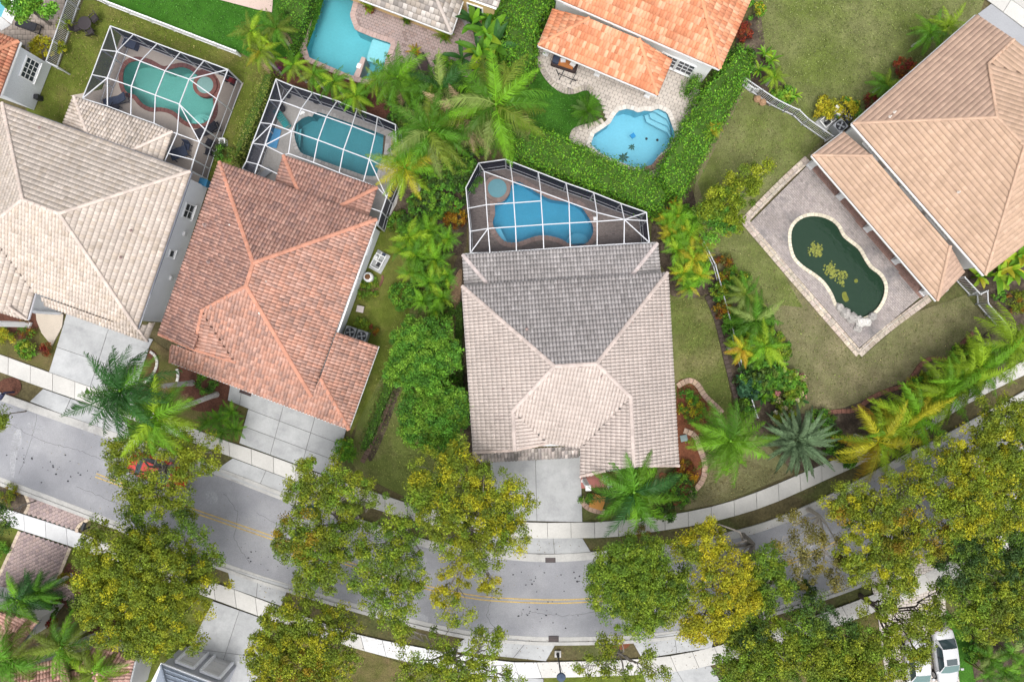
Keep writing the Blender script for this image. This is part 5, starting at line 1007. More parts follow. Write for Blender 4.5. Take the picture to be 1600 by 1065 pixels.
tree('sparse overhanging tree at the left edge over the lower sidewalk', [(2,800,14,None,3.6,.4),(14,815,9,None,3.6,.4),(-20,810,26,None,3.6,.8)], G_DARK, 3.6, fill=.5, group=ST, tr=.05)
tree('bright leafy tree in the paved yard at the top left', [(30,5,20),(60,-5,26),(72,15,14),(45,15,12),(38,25,8)], G_BUSH, 3.4, fill=1.1, leaf=.2, tr=.12)
tree('lime green open tree on the lawn left of the green pool', [(1150,300,30),(1128,318,32),(1168,285,22,G_LIGHT,3,.8),(1120,350,28,G_BUSH),(1185,268,20,None,3,.5),(1108,330,20),(1140,345,20)], [(.20,.26,.016),(.16,.22,.016),(.24,.27,.02),(.10,.17,.016)], 3.2, base=(1140,330), fill=.85, leaf=.16, tr=.08)
tree('small half bare tree on the dry lawn near the green pool', [(1190,262,14),(1180,275,12)], G_OLIVE, 2.4, fill=.2, leaf=.12, tr=.06, bark=mat('bleached_bark', (0.42, 0.38, 0.33), .9))

def hedge(label, px, hgt, pal, leaf=.15, dens=105, name='hedge', cat='hedge', rough=.30, group=None):
    "clipped or loose hedge: leaf skin on the top and all sides of a solid core"
    c = ccw([tuple(W(p[0], p[1], hgt)[:2]) for p in px]); cc = np.array(c).mean(0); root = thing(name, label, cat, (cc[0], cc[1], 0), group)
    MB().prism(offset_closed(c, -.22) if hgt > 1.2 else c, 0, hgt - (.22 if hgt > 1.2 else .35)).build('stems', mat('hedge_core', (0.05, 0.10, 0.015), .95), root)
    P = np.array(c); lo, hi = P.min(0), P.max(0); area = abs(sum(c[i][0] * c[(i + 1) % len(c)][1] - c[(i + 1) % len(c)][0] * c[i][1] for i in range(len(c)))) / 2
    n = int((hi - lo).prod() * dens * 1.25); X = lo + rng.random((n, 2)) * (hi - lo); X = X[inside(X, c)]
    bumps = np.sin(X[:, 0] * 2.3 + 1) * np.sin(X[:, 1] * 2.7) * .5 + np.sin(X[:, 0] * 5.1) * np.sin(X[:, 1] * 4.3) * .5
    Z = hgt + bumps * rough - rng.random(len(X)) ** 2 * .35; P1 = np.column_stack([X, Z]); N1 = np.tile([0, 0, 1.0], (len(X), 1)) + rng.normal(size=(len(X), 3)) * .75
    per = resample(c + [c[0]], .05); per = np.array(per); k = int(len(per) * .05 * hgt * dens * .8); i = rng.integers(0, len(per), k); pp = per[i]; tn = np.roll(per, -1, 0) - per; nn = np.column_stack([tn[:, 1], -tn[:, 0]]); nn /= np.linalg.norm(nn, axis=1, keepdims=True) + 1e-9
    off = rng.normal(0, rough * .7, k); P2 = np.column_stack([pp + nn[i] * off[:, None], rng.random(k) * hgt]); N2 = np.column_stack([nn[i], np.full(k, .4)]) + rng.normal(size=(k, 3)) * .6
    PP = np.vstack([P1, P2]); NN = np.vstack([N1, N2]); cl = np.sin(PP[:, 0] * 1.9 + PP[:, 1] * 1.3) * .12
    V, Q, T = leafset(PP, NN, leaf * rng.uniform(.7, 1.4, len(PP)), pick(pal, len(PP), .28) * (1 + cl)[:, None]); meshnp('leaves', V, Q, M_LEAF, root, T); return root
hedge('long clipped olive hedge between the two pool cages at upper left', [(408,112),(428,105),(424,128),(410,165),(396,200),(378,232),(366,256),(360,252),(364,222),(376,190),(392,155)], 1.7, G_CLIP, leaf=.12, dens=150)
hedge('thick bright green hedge between the blue caged pool and the pale blue pool', [(800,205),(815,193),(850,200),(885,215),(915,228),(935,238),(955,247),(985,260),(1012,262),(1035,285),(1045,300),(1035,325),(1020,330),(975,310),(930,293),(880,275),(840,258),(800,243)], 2.0, G_HEDGE, leaf=.155, dens=135)
hedge('tall bright green hedge along the right side of the pale blue pool', [(1125,110),(1145,85),(1160,75),(1178,82),(1178,105),(1160,135),(1145,165),(1125,200),(1105,235),(1085,270),(1068,305),(1045,300),(1030,275),(1045,240),(1060,210),(1075,185),(1090,155),(1105,135)], 2.2, G_HEDGE, leaf=.155, dens=135)
hedge('large loose green hedge at the top between the yellow and the orange house', [(770,10),(800,-20),(870,-30),(868,5),(850,20),(836,50),(838,85),(822,115),(806,122),(795,95),(780,80),(790,50),(775,30)], 2.6, G_HEDGE, leaf=.17, dens=125)
hedge('rounded clipped bush against the white wall right of the french doors', [(1072,135),(1080,118),(1092,112),(1098,118),(1094,132),(1086,142),(1076,142)], 1.6, G_BUSH, leaf=.12, dens=150, name='clipped_bush', cat='bush')
hedge('narrow dark hedge beside the driveway of the terracotta house', [(610,562),(620,556),(622,580),(610,612),(597,640),(588,665),(578,690),(568,705),(562,700),(570,680),(583,650),(596,610)], 1.1, G_DARK + G_BUSH[:2], leaf=.13, dens=130)
hedge('slim dark hedge along the left wall of the grey roofed house', [(712,480),(720,470),(722,510),(721,560),(723,605),(716,610),(710,560),(711,510)], 1.0, G_DARK, leaf=.11, dens=150)
hedge('clipped green strip beside the lush lawn at the top, left of the turquoise pool', [(428,-30),(494,-30),(485,10),(470,50),(452,85),(440,60),(446,20),(432,10)], 1.6, G_HEDGE[:3] + G_BUSH, leaf=.13, dens=120)

def shrub(label, px, py, rp, hgt, pal, leaf=.15, n=None, cat='shrub', name='shrub', group=None, sub=.28, per=46, ax=1.0, ang=0.0):
    c = W(px, py, hgt * .6); R = rp * (H - hgt) / F; n = n or max(7, int(5.0 * R * R / sub / sub * .75)); a = rng.random(n) * 6.283; d = np.sqrt(rng.random(n)); x = d * R * np.cos(a) * ax; y = d * R * np.sin(a)
    ca, sa = math.cos(ang), math.sin(ang); C = np.stack([c.x + x * ca - y * sa, c.y + x * sa + y * ca, hgt * (.35 + .6 * np.sqrt(np.clip(1 - d * d, 0, 1))) - rng.random(n) * hgt * .15], 1)
    V, Q, T = tufts(C, sub * rng.uniform(.6, 1.25, n), pal, per, leaf); o = meshnp(name, V - np.array([c.x, c.y, 0]), Q, M_LEAF, None, T); o.location = (c.x, c.y, 0); return tag(o, label, cat, group)
Y = [(.42,.36,.02),(.36,.34,.02),(.48,.40,.03),(.25,.27,.02)]; RED = [(.20,.03,.02),(.28,.05,.02),(.13,.03,.02),(.16,.06,.02)]; CROT = [(.26,.12,.01),(.30,.18,.015),(.16,.05,.02),(.10,.10,.02)]
for a in (('deep green filler shrub between the areca clump and the upper rounded tree', 690, 492, 22, .9, G_BUSH + G_DARK, .16), ('green filler shrub on the left side of the areca clump', 630, 462, 22, .9, G_BUSH, .16), ('dark low shrub under the upper left of the areca clump', 628, 350, 20, .8, G_BUSH + G_DARK, .16), ('dense green shrub under the middle of the areca clump', 668, 385, 34, .8, G_BUSH + G_DARK, .17), ('dense green shrub under the lower end of the areca clump', 672, 445, 32, .8, G_BUSH + G_DARK, .17), ('green shrub in the gap between the two rounded trees', 705, 600, 14, 1.4, G_BUSH, .15),
          ('dense shrub under the lime areca clump at the back corner, upper half', 1068, 350, 30, .8, G_HEDGE + G_BUSH, .17), ('dense shrub under the lime areca clump at the back corner, lower half', 1082, 420, 28, .8, G_HEDGE + G_BUSH, .17), ('low green shrub at the fence foot, level with the upper croton clumps', 1128, 455, 16, .9, G_BUSH + G_LIGHT, .17), ('low green shrub at the fence foot, beside the lowest croton clump', 1142, 505, 16, .9, G_BUSH, .17), ('low green shrub at the fence foot, left of the gold fronded palm', 1153, 550, 16, .9, G_BUSH + G_DARK, .17), ('low green shrub at the fence foot, left of the glossy shrub', 1164, 600, 15, .9, G_BUSH + G_DARK, .17), ('leafy green shrub beside the white rail fence, at its upper bend', 1150, 440, 24, 1.2, G_BUSH + G_LIGHT, .18), ('leafy green shrub beside the white rail fence, under the slender palm', 1178, 505, 32, 1.4, G_BUSH + G_DARK, .18), ('leafy shrub spilling over the dry lawn from the fence line', 1208, 545, 28, 1.2, G_BUSH + G_LIGHT, .18), ('dark shrub at the foot of the white rail fence near the palms', 1165, 640, 18, 1.0, G_DARK + G_BUSH, .16), ('dense plants in the bed under the windswept palms, left part', 1390, 655, 30, .5, G_BUSH + G_LIGHT, .18), ('dense plants in the bed under the windswept palms, middle part', 1450, 615, 34, .5, G_BUSH + G_OLIVE, .18), ('dense plants in the bed under the windswept palms, right part', 1520, 565, 34, .5, G_BUSH + G_LIGHT, .18), ('dark ground plants between the date palm and the yellow palm', 1300, 690, 22, .8, G_DARK + G_BUSH, .17), ('thick green plants under the big palms by the turquoise pool', 640, 160, 40, 1.6, G_BUSH + G_DARK, .2), ('thick green plants under the largest palm, right part', 735, 200, 44, 1.8, G_BUSH + G_DARK, .2), ('thick green plants under the big palms, beside the terracotta cage', 680, 250, 36, 1.7, G_BUSH + G_DARK, .2), ('green plants along the top of the terracotta cage under the short palms', 500, 125, 14, 1.0, G_BUSH + G_DARK, .17), ('green plants under the fourth short palm of the row', 555, 150, 18, 1.0, G_BUSH + G_DARK, .17), ('green plants under the pink terrace palms at the right', 705, 150, 34, 1.7, G_BUSH + G_DARK, .2),
          ('bright yellow shrub in the paved yard at top left', 65, 75, 18, 1.2, Y, .16), ('yellow leaved shrub behind the pool machinery of the tan house, left half', 1290, 168, 19, 1.2, Y, .16), ('yellow leaved shrub by the tan roof edge, right half of the pair', 1325, 172, 20, 1.2, Y + G_BUSH[:1], .16),
          ('green shrub with yellow tips on the red mulch right of the grey roofed house', 1082, 640, 20, .8, Y + G_BUSH + G_BUSH, .12), ('small spiky green shrub at the top of the red mulch bed', 1072, 616, 9, .7, G_BUSH, .14), ('dark red shrub bed right of the front corner of the grey roofed house', 1070, 735, 16, .6, CROT + RED[:1], .13),
          ('dark green bush under the front palm, right of it', 1062, 765, 26, 1.1, G_BUSH + G_DARK, .15), ('dark green bush below the right side of the front palm', 1040, 800, 16, .9, G_BUSH + G_DARK, .15), ('orange flowering clump in the mulch near the curved stone edging', 1080, 745, 8, .5, [(.45,.22,.01),(.50,.28,.02)], .12),
          ('low lawn green ground cover left of the orange square by the main driveway', 917, 778, 12, .4, G_BUSH, .10), ('dark red shrub at the left end of the tan roof edge', 1362, 158, 10, .9, RED, .15), ('red leaved shrub along the tan roof edge, upper clump', 1413, 105, 15, 1.0, RED + CROT[:1], .15), ('red and gold croton left of the blue caged pool', 710, 340, 16, 1.1, CROT + G_OLIVE[:1], .17),
          ('crimson shrub right of the orange roof at the top', 1160, 50, 15, 1.1, RED, .15), ('yellow green shrub at the top edge right of the orange roof', 1180, 15, 15, 1.2, Y[:2] + G_BUSH, .17), ('dark bush left of the tall hedge beside the orange roof', 1158, 92, 24, 2.0, G_DARK + G_BUSH[:1], .17),
          ('green shrub behind the terracotta house near the white frame box', 349, 238, 14, 1.0, G_BUSH + G_DARK, .14), ('round dark shrub by the front wall of the terracotta house', 322, 598, 16, 1.0, G_BUSH + G_DARK[:2], .13),
          ('bright round bush at the driveway corner of the terracotta house', 540, 702, 18, 1.1, G_HEDGE + Y[3:], .15), ('dark green plants in the bed below the big palms, left part', 690, 300, 40, 1.6, G_BUSH + G_DARK, .2), ('dark green plants in the bed below the big palms, right part', 722, 270, 30, 1.6, G_BUSH + G_DARK, .2), ('dark green plants behind the terracotta house cage', 660, 320, 24, 1.2, G_DARK + G_BUSH, .18),
          ('red leaved shrub at the front bed of the cream house', 71, 545, 10, .7, RED, .14), ('lime green shrub in the front bed of the cream house', 40, 545, 15, .8, G_LIGHT + G_HEDGE, .16), ('yellow green bedding plants at the left edge of the cream house front', 8, 525, 14, .6, Y + G_LIGHT, .14), ('mixed low plants in the mulch by the cream house porch', 40, 515, 13, .5, CROT + G_BUSH, .12),
          ('round green trimmed grass mound beside the white filter tank', 575, 450, 19, .35, G_BUSH + G_LIGHT, .11), ('red mulch edge plant by the twin air conditioners', 583, 515, 7, .4, CROT, .12), ('olive shrub tuft by the twin air conditioners', 565, 505, 10, .6, G_GREEN, .12),
          ('magenta flowering shrub behind the palms at the top of the cage', 430, 110, 7, .9, [(.28,.02,.22),(.20,.03,.15),(.06,.10,.02)], .13), ('dense dark bush under the row palms at the right', 1285, 662, 22, .9, G_DARK + G_BUSH, .18), ('green shrub below the left palm of the windswept row', 1325, 715, 14, .7, G_BUSH, .2), ('deep green bush beside the date palm and dry lawn', 1190, 585, 34, 1.7, G_BUSH + G_DARK, .26),
          ('dark glossy shrub left of the flowering bed', 1175, 600, 20, 1.5, [(.035,.10,.05),(.05,.13,.06)], .34), ('flowering shrub bed with pale and pink blooms near the date palm', 1230, 605, 30, 1.2, G_LIGHT + G_BUSH + [(.55,.45,.25),(.50,.22,.20)], .24), ('flowering shrub clump above the date palm', 1225, 645, 18, 1.0, G_LIGHT + [(.6,.5,.3),(.08,.14,.05)], .24),
          ('croton bed with gold leaves right of the fence, upper clump', 1130, 410, 12, .9, CROT, .17), ('croton bed with gold leaves right of the fence, middle clump', 1135, 437, 14, .9, CROT + Y[:1], .17), ('croton bed with gold leaves right of the fence, lower clump', 1130, 482, 14, .9, CROT, .17),
          ('brown and green weeds at the lower end of the tan house fence', 1590, 470, 18, .5, G_OLIVE + CROT[:1], .12), ('green weeds behind the gate of the tan house fence', 1562, 462, 10, .6, G_BUSH, .13), ('low green plants beside the paver driveway at the left edge', -2, 855, 14, .6, G_BUSH, .14), ('dark spiky shrub by the garden wall of the pink tiled house', 78, 945, 18, 1.3, G_DARK + G_BUSH[:1], .18), ('red shrub at the corner of the pink tiled house', 80, 968, 9, .9, RED, .14),
          ('green hedge plants at the bottom right by the lawn strip', 1530, 1015, 20, 1.4, G_BUSH + G_LIGHT, .18), ('olive bush in the shade at the right end of the lower verge', 1260, 925, 16, 1.0, G_DARK, .15), ('dry shrub on the left verge beside the lower kerb', 12, 772, 16, .4, G_OLIVE + G_RUST, .10), ('dry clump on the verge right of the main driveway', 1005, 830, 10, .3, G_RUST, .1), ('plants growing through the picket fence at top left', 92, 70, 12, 1.0, Y + G_OLIVE, .12), ('climbing plant at the upper part of the top left picket fence', 102, 38, 12, 1.0, G_LIGHT, .12), ('tropical shrub above the picket fence steps at right', 1222, 148, 16, 1.1, G_LIGHT + G_BUSH, .26), ('tall bushy green shrub by the turquoise pool terrace', 695, 100, 17, 2.0, G_HEDGE, .18), ('leafy bush at the right of the blue pool cage corner', 1030, 340, 10, 1.0, G_BUSH + Y[:1], .2),
          ('brown ornamental grass beside the paver driveway end', 100, 905, 12, .5, G_RUST, .13), ('green bush under the palms at the lower left, beside the yellow crown', 120, 945, 14, 1.0, G_DARK, .15), ('green plants beside the middle driveway in the hedge shade', 560, 560, 0.1, .2, G_BUSH, .1)):
    if a[3] > 1: shrub(*a[:7])
# ---------------------------------------------------------------- palms
FM = {}
def frond_mesh(style, var, mname):
    "one feather leaf along +X, one unit long: midrib and two rows of leaflets"
    key = (style, var, mname)
    if key in FM: return FM[key]
    r = random.Random(hash((style, var)) % 1000 if False else (len(style) * 31 + var * 7 + 5)); P = dict(royal=(.42, .76, 38, .225, .8, .7), date=(.30, .46, 40, .115, .35, 1.0), areca=(.55, .80, 22, .22, .7, .7), coco=(.40, .80, 36, .20, 1.0, .6), sago=(.22, .30, 34, .14, .30, .6))[style]
    a, b, n, ll, droop, fwd = P; curve = r.uniform(-.10, .10)
    def mid(s): return Vector((s * (1 - .12 * s), curve * s * s, a * s - b * s * s))
    v, f = [], []
    for i in range(n):
        s = .10 + .90 * i / (n - 1); p = mid(s); t = (mid(min(s + .02, 1.02)) - mid(s - .02)).normalized(); sd = t.cross(Vector((0, 0, 1))).normalized(); up = sd.cross(t)
        w = ll * (math.sin(math.pi * (s * .86 + .12)) ** .6) * r.uniform(.85, 1.12)
        for sg in (-1, 1):
            d = (sd * sg * (1 - fwd * s * .8) + t * (fwd * .5 + s * .55) - up * droop * r.uniform(.4, 1.1) + up * .18).normalized(); wd = (t + up * r.uniform(-.55, .55)).normalized() * (.0082 if style in ('royal', 'coco') else .0085) * (1.4 if style in ('areca', 'date') else 1.0) * r.uniform(.7, 1.2); o = len(v)
            m = p + d * w * .55 + up * .02; e = p + d * w - Vector((0, 0, w * droop * .35))
            v += [p - wd, p + wd, m + wd * 1.1, m - wd * 1.1, e]; f += [(o, o + 1, o + 2, o + 3), (o + 3, o + 2, o + 4)]
    for i in range(7):
        p, q = mid(i / 7), mid((i + 1) / 7); k = .016 * (1 - i / 8.5); k2 = .016 * (1 - (i + 1) / 8.5); o = len(v)
        v += [p + Vector((0, k, 0)), p + Vector((0, 0, k)), p - Vector((0, k, 0)), q + Vector((0, k2, 0)), q + Vector((0, 0, k2)), q - Vector((0, k2, 0))]; f += [(o, o + 1, o + 4, o + 3), (o + 1, o + 2, o + 5, o + 4)]
    me = bpy.data.meshes.new('frond'); me.from_pydata([tuple(x) for x in v], [], f); me.materials.append(M_FRONDS[mname]); FM[key] = me; return me
def palm(label, px, py, rp, hgt, style='royal', cols=('green',), n=16, base=None, wind=None, trunk=.16, tm=None, cat='palm', group=None, name='palm_tree', elev=(-.45, .85), skip=()):
    C = W(px, py, hgt); B = W(*base) if base else Vector((C.x, C.y, 0)); L = rp * (H - hgt) / F; root = thing(name, label, cat, B, group); off = C - B
    if trunk and hgt > .8:
        mb = MB(); pts = [Vector((0, 0, -.1)), Vector((0, 0, 0)) + off * .05, off * .5 + Vector((random.uniform(-.1, .1), 0, 0)), off * .93, off]; mb.tube(pts, [trunk * 1.5, trunk * 1.25, trunk, trunk * .9, trunk * .75], 8); o = mb.build('trunk', tm or M_PALMW, root, local=True)
        if style in ('royal',):
            mb = MB(); mb.tube([off * .88, off * .94, off + Vector((0, 0, .25))], [trunk * .95, trunk * 1.0, trunk * .45], 8); mb.build('crownshaft', M_FRONDS['bright'], root, local=True)
    ph = random.random() * 6; n = int(n * (1.3 if style != 'date' else 1.15)); L *= 1.12 if style == 'royal' else 1.0
    for i in range(n):
        az = ph + i * 2.39996; t = (i + .5) / n; e = elev[1] + (elev[0] - elev[1]) * t ** .8; cn = cols[min(int(random.random() * len(cols)), len(cols) - 1)]
        if wind: az = wind + ((az - wind + math.pi) % (2 * math.pi) - math.pi) * .9
        me = frond_mesh(style, i % 5, cn if not (style == 'royal' and i >= n - 2 and hgt > 4) else 'dry'); e = e if not (style == 'royal' and i >= n - 2 and hgt > 4) else -.75; o = link('frond', me, root); s = L * (1.08 - .10 * t) * random.uniform(.84, 1.08) / max(.62, math.cos(e * .75)) * (.8 + .2 * t)
        o.location = off; o.rotation_euler = (random.uniform(-.35, .35), -e, az + random.uniform(-.14, .14)); o.scale = (s, s * random.uniform(.9, 1.15), s)
    return root
GP = 'feather palms in the gardens'
palm('dark green feather palm over the cream house driveway, left of two leaning trunks', 190, 610, 80, 8.6, 'royal', ('dark','dark','green'), 20, base=(300,598), trunk=.17)
palm('bright green feather palm over the sidewalk, right of the dark one', 243, 650, 70, 8.0, 'royal', ('bright','bright','green','lime'), 19, base=(338,616), trunk=.17)
palm('large green feather palm in front of the grey roofed house beside the driveway', 990, 768, 78, 4.6, 'royal', ('bright','green','dark','green'), 20, trunk=.2)
palm('bright green feather palm between the stone edging and the blue green date palm', 1140, 688, 68, 4.2, 'royal', ('bright','bright','green'), 18, trunk=.18)
palm('blue green date palm with a dense rosette and gold heart, right of the front lawn', 1243, 688, 68, 2.6, 'date', ('date',), 46, trunk=.32, elev=(-.2, 1.15), tm=M_BARKD)
palm('short date palm beside the curved orange house terrace', 917, 175, 33, 1.2, 'sago', ('sago','green'), 34, trunk=.22, elev=(-.1, 1.1), tm=M_BARKD, cat='cycad', name='sago_palm')
palm('largest pale green feather palm, over the corner of the blue pool cage', 775, 165, 92, 7.2, 'royal', ('pale','olive','green','bright'), 22, trunk=.2)
palm('big green feather palm between the cages, left of the largest one', 672, 205, 75, 6.6, 'royal', ('green','olive','green','pale'), 22, trunk=.2)
palm('yellowing feather palm beside the terracotta house cage', 633, 262, 58, 5.6, 'royal', ('lime','yellow','bright'), 15, base=(660,302), trunk=.2)
palm('deep green feather palm by the turquoise pool spa', 622, 122, 55, 4.6, 'royal', ('green','bright','green'), 18, trunk=.15)
palm('green feather palm below the loungers of the pink terrace', 690, 140, 60, 5.2, 'royal', ('green','dark','pale'), 18, trunk=.16)
palm('dry tipped feather palm just left of the largest palm', 730, 185, 66, 6.0, 'royal', ('olive','pale','dry','green'), 16, trunk=.18)
for i, (x, y, r, lab) in enumerate(((458,102,28,'first'),(490,116,30,'second'),(522,128,32,'third'),(556,150,34,'fourth'),(590,128,28,'fifth'))):
    palm('short feather palm behind the terracotta house cage, %s from the left in its row' % lab, x, y, r, 3.2, 'royal', ('green','bright','olive','lime'), 14, trunk=.09, group='row of short palms behind the cage')
for x, y, r, c, lab in ((393,50,34,('olive','green','lime'),'left palm of the trio by the lush lawn at the top'),(432,45,34,('green','olive'),'upper right palm of the trio by the lush lawn at the top'),(408,80,34,('lime','olive','yellow'),'lowest palm of the trio by the lush lawn at the top')):
    palm(lab, x, y, r, 4.2, 'royal', c, 15, trunk=.1, group='palm trio by the lush lawn')
W_ = math.radians(-60)
for x, y, r, c, w_, lab in ((1372,690,60,('yellow','lime','gold'),-.6,'yellow windswept coconut palm, lowest of the row by the right sidewalk'),(1430,650,58,('lime','bright','yellow'),-.7,'lime windswept coconut palm, second from the left in the row by the right sidewalk'),(1478,612,52,('lime','bright','lime'),-.6,'green windswept coconut palm in the middle of the row by the right sidewalk'),(1530,575,54,('bright','lime','lime'),-.6,'bright windswept coconut palm, second from the right edge in the sidewalk row'),(1580,538,56,('lime','bright','lime'),-.6,'windswept coconut palm at the right edge end of the sidewalk row'),(1405,668,48,('lime','bright','yellow'),-.6,'small yellow green coconut palm between the yellow and the lime one in the sidewalk row'),(1505,593,48,('bright','lime'),-.6,'small green coconut palm between the middle and the bright one in the sidewalk row')):
    palm(lab, x, y, r * 1.3, 3.3, 'coco', c, 18, wind=w_, trunk=.12, group='windswept palms along the right sidewalk')
for x, y, r, c, lab in ((1180,500,52,('green','pale','bright'),'tall slender palm beside the thin white fence, upper one'),(1195,540,44,('bright','lime'),'bright palm beside the thin white fence, lower one'),(1165,460,36,('olive','green','pale'),'loose palm at the top of the white fence line'),(1160,545,30,('gold','lime','yellow'),'gold fronded palm left of the dark glossy shrub')):
    palm(lab, x, y, r, 3.6, 'royal', c, 14, trunk=.09)
for x, y, r, h_, c, lab in ((30,935,48,4.2,('green','dark','bright'),'dark curled palm at the end of the paver driveway, left edge'),(60,925,40,3.6,('green','dark'),'dark curled palm at the end of the paver driveway, nearer the wall'),(18,1030,62,5.0,('bright','green','olive'),'bright palm at the bottom left corner over the pink roof'),(98,1008,56,4.8,('green','bright','olive'),'green palm over the pink roof, in the middle of the three'),(150,1050,52,4.8,('bright','lime','olive'),'lime palm over the pink roof at the bottom edge')):
    palm(lab, x, y, r, h_, 'royal', c, 15, trunk=.14)
for x, y, r, h_, c, lab in ((1453,52,36,2.2,('green','bright'),'green palm against the upper edge of the tan roof'),(1480,42,34,2.2,('bright','lime'),'lime palm against the upper corner of the tan roof'),(1383,132,30,1.6,('bright','green','lime'),'leafy palm between red shrubs at the tan roof'),(1210,120,24,1.6,('lime','bright'),'small palm above the picket fence by the dry lawn'),(1585,420,0,0,(),'')):
    if r: palm(lab, x, y, r, h_, 'royal', c, 12, trunk=.08)
def areca(label, spots, cols, hgt=2.6, n=7, group=None, style='areca'):
    "a clump of many thin stems, each with a few arching fronds; one plant"
    c = W(*spots[0][:2]); root = thing('areca_palm', label, 'palm', c, group)
    mb = MB()
    for x, y, r in spots:
        C = W(x, y, hgt) - c; L = r * (H - hgt) / F
        for k in range(3): a = random.random() * 6; q = Vector((C.x + .2 * math.cos(a), C.y + .2 * math.sin(a), 0)); MB().tube([q, Vector((C.x, C.y, hgt * .8))], [.05, .035], 5).build('stem', M_FRONDS['olive'], root, local=True)
        ph = random.random() * 6
        for i in range(n):
            az = ph + i * 2.39996; e = random.uniform(.0, .95); me = frond_mesh(style, i % 4, random.choice(cols)); o = link('frond', me, root); s = L * random.uniform(.8, 1.12) / max(.6, math.cos(e * .7)); o.location = C - Vector((0, 0, .35)); o.rotation_euler = (random.uniform(-.4, .4), -e, az); o.scale = (s, s * 1.25, s)
    return root
areca('lime green areca palm clump right of the grey roofed house back corner', [(1060,335,30),(1078,365,34),(1060,390,30),(1085,405,30),(1070,425,28),(1095,430,26),(1078,448,24),(1045,345,24),(1100,385,22),(1050,365,26)], ('lime','bright','bright','yellow'), 2.6, 11)
areca('bright areca palm clump between the terracotta and the grey roofed house', [(640,370,34),(670,360,34),(700,372,26),(650,400,32),(680,405,32),(640,425,26),(670,440,28),(690,465,26),(660,470,24),(680,485,20),(700,430,22),(625,390,24)], ('bright','lime','green','bright'), 2.8, 11)
areca('feathery green shrub palm by the terracotta driveway, left of its entry walk', [(340,655,26),(360,645,24),(365,670,24),(345,675,22),(322,660,20)], ('bright','green','green'), 1.6, 14, style='sago')
areca('bright green areca palms at the bottom right corner', [(1550,1030,30),(1580,1020,34),(1570,1050,32),(1600,1040,32),(1545,1055,26),(1590,1065,30)], ('green','bright','pale'), 2.4, 12)
areca('small yellow green areca palm in the tall hedge by the pale blue pool', [(1113,205,18),(1122,198,16)], ('lime','yellow'), 2.3, 8)
areca('trimmed young palms at the corner of the terracotta driveway', [(548,712,14),(535,700,14)], ('green','bright'), 1.2, 9)

def blade(L, Wd, n=7, droop=.5):
    v, f = [], []
    for i in range(n + 1):
        s = i / n; w = Wd * (math.sin(math.pi * min(1, s * .92 + .06)) ** .7); z = .55 * s * L - droop * L * s * s
        v += [(s * L * .9, -w / 2, z + w * .18), (s * L * .9, 0, z), (s * L * .9, w / 2, z + w * .18)]
    for i in range(n): o = 3 * i; f += [(o, o + 3, o + 4, o + 1), (o + 1, o + 4, o + 5, o + 2)]
    return v, f
BL = {}
def broad_plant(label, spots, cols, L=1.6, Wd=.45, hgt=1.0, n=7, name='banana_plant', cat='plant'):
    c = W(*spots[0][:2]); root = thing(name, label, cat, c)
    for x, y, k in spots:
        C = W(x, y, hgt * k) - c; ph = random.random() * 6; mb = MB(); mb.tube([(C.x, C.y, 0), (C.x, C.y, hgt * k)], [.10, .06], 6); mb.build('stalk', M_FRONDS['olive'], root, local=True)
        for i in range(n):
            cn = random.choice(cols); key = (cn, L, Wd)
            if key not in BL: v, f = blade(L, Wd); me = bpy.data.meshes.new('leaf'); me.from_pydata(v, [], f); me.materials.append(M_FRONDS[cn]); BL[key] = me
            o = link('leaf', BL[key], root); o.location = C; e = random.uniform(-.1, .8); s = k * random.uniform(.75, 1.15); o.rotation_euler = (random.uniform(-.4, .4), -e, ph + i * 2.4); o.scale = (s, s, s)
broad_plant('banana plants with long paddle leaves by the pink terrace at the top', [(760,55,1),(750,85,1.05),(775,75,1),(740,40,.9),(765,30,1),(755,105,1)], ('green','bright','dark','lime'), 2.0, .5, 2.0, 9)
broad_plant('yellow green banana clump at the lower corner of the tan roof', [(1555,430,1),(1575,420,1),(1590,400,1),(1560,415,.9),(1530,432,.7)], ('lime','bright','yellow'), 1.7, .5, 1.2, 9)
broad_plant('dark blue green paddle leaf plant reaching over the pink terrace', [(722,92,1)], ('dark',), 1.8, .40, 1.6, 5)
broad_plant('lush broad leaved plants beside the thin white fence near the flowers', [(1190,620,.8),(1175,585,.8),(1240,590,.8),(1215,570,.8),(1250,625,.7)], ('dark','green','bright','pale'), 1.1, .34, .8, 10)
broad_plant('tropical clump above the stepped picket fence, with orange flower', [(1225,150,.7),(1240,150,.7),(1205,95,.7),(1195,85,.7),(1185,110,.7)], ('bright','green','lime','pale'), 1.3, .26, .8, 10)
broad_plant('bromeliad like clump at the lower left corner of the tall hedge', [(1052,318,.7),(1044,330,.6)], ('lime','gold'), 1.1, .24, .6, 9)
mb = MB(); c = W(1243, 688, 3.0); mb.lathe((c.x, c.y, 2.55), [(.05, 0), (.26, .12), (.2, .3), (.03, .4)], 9); tag(mb.build('palm_heart', M_FRONDS['gold']), 'gold heart in the middle of the blue green date palm', 'palm flower')
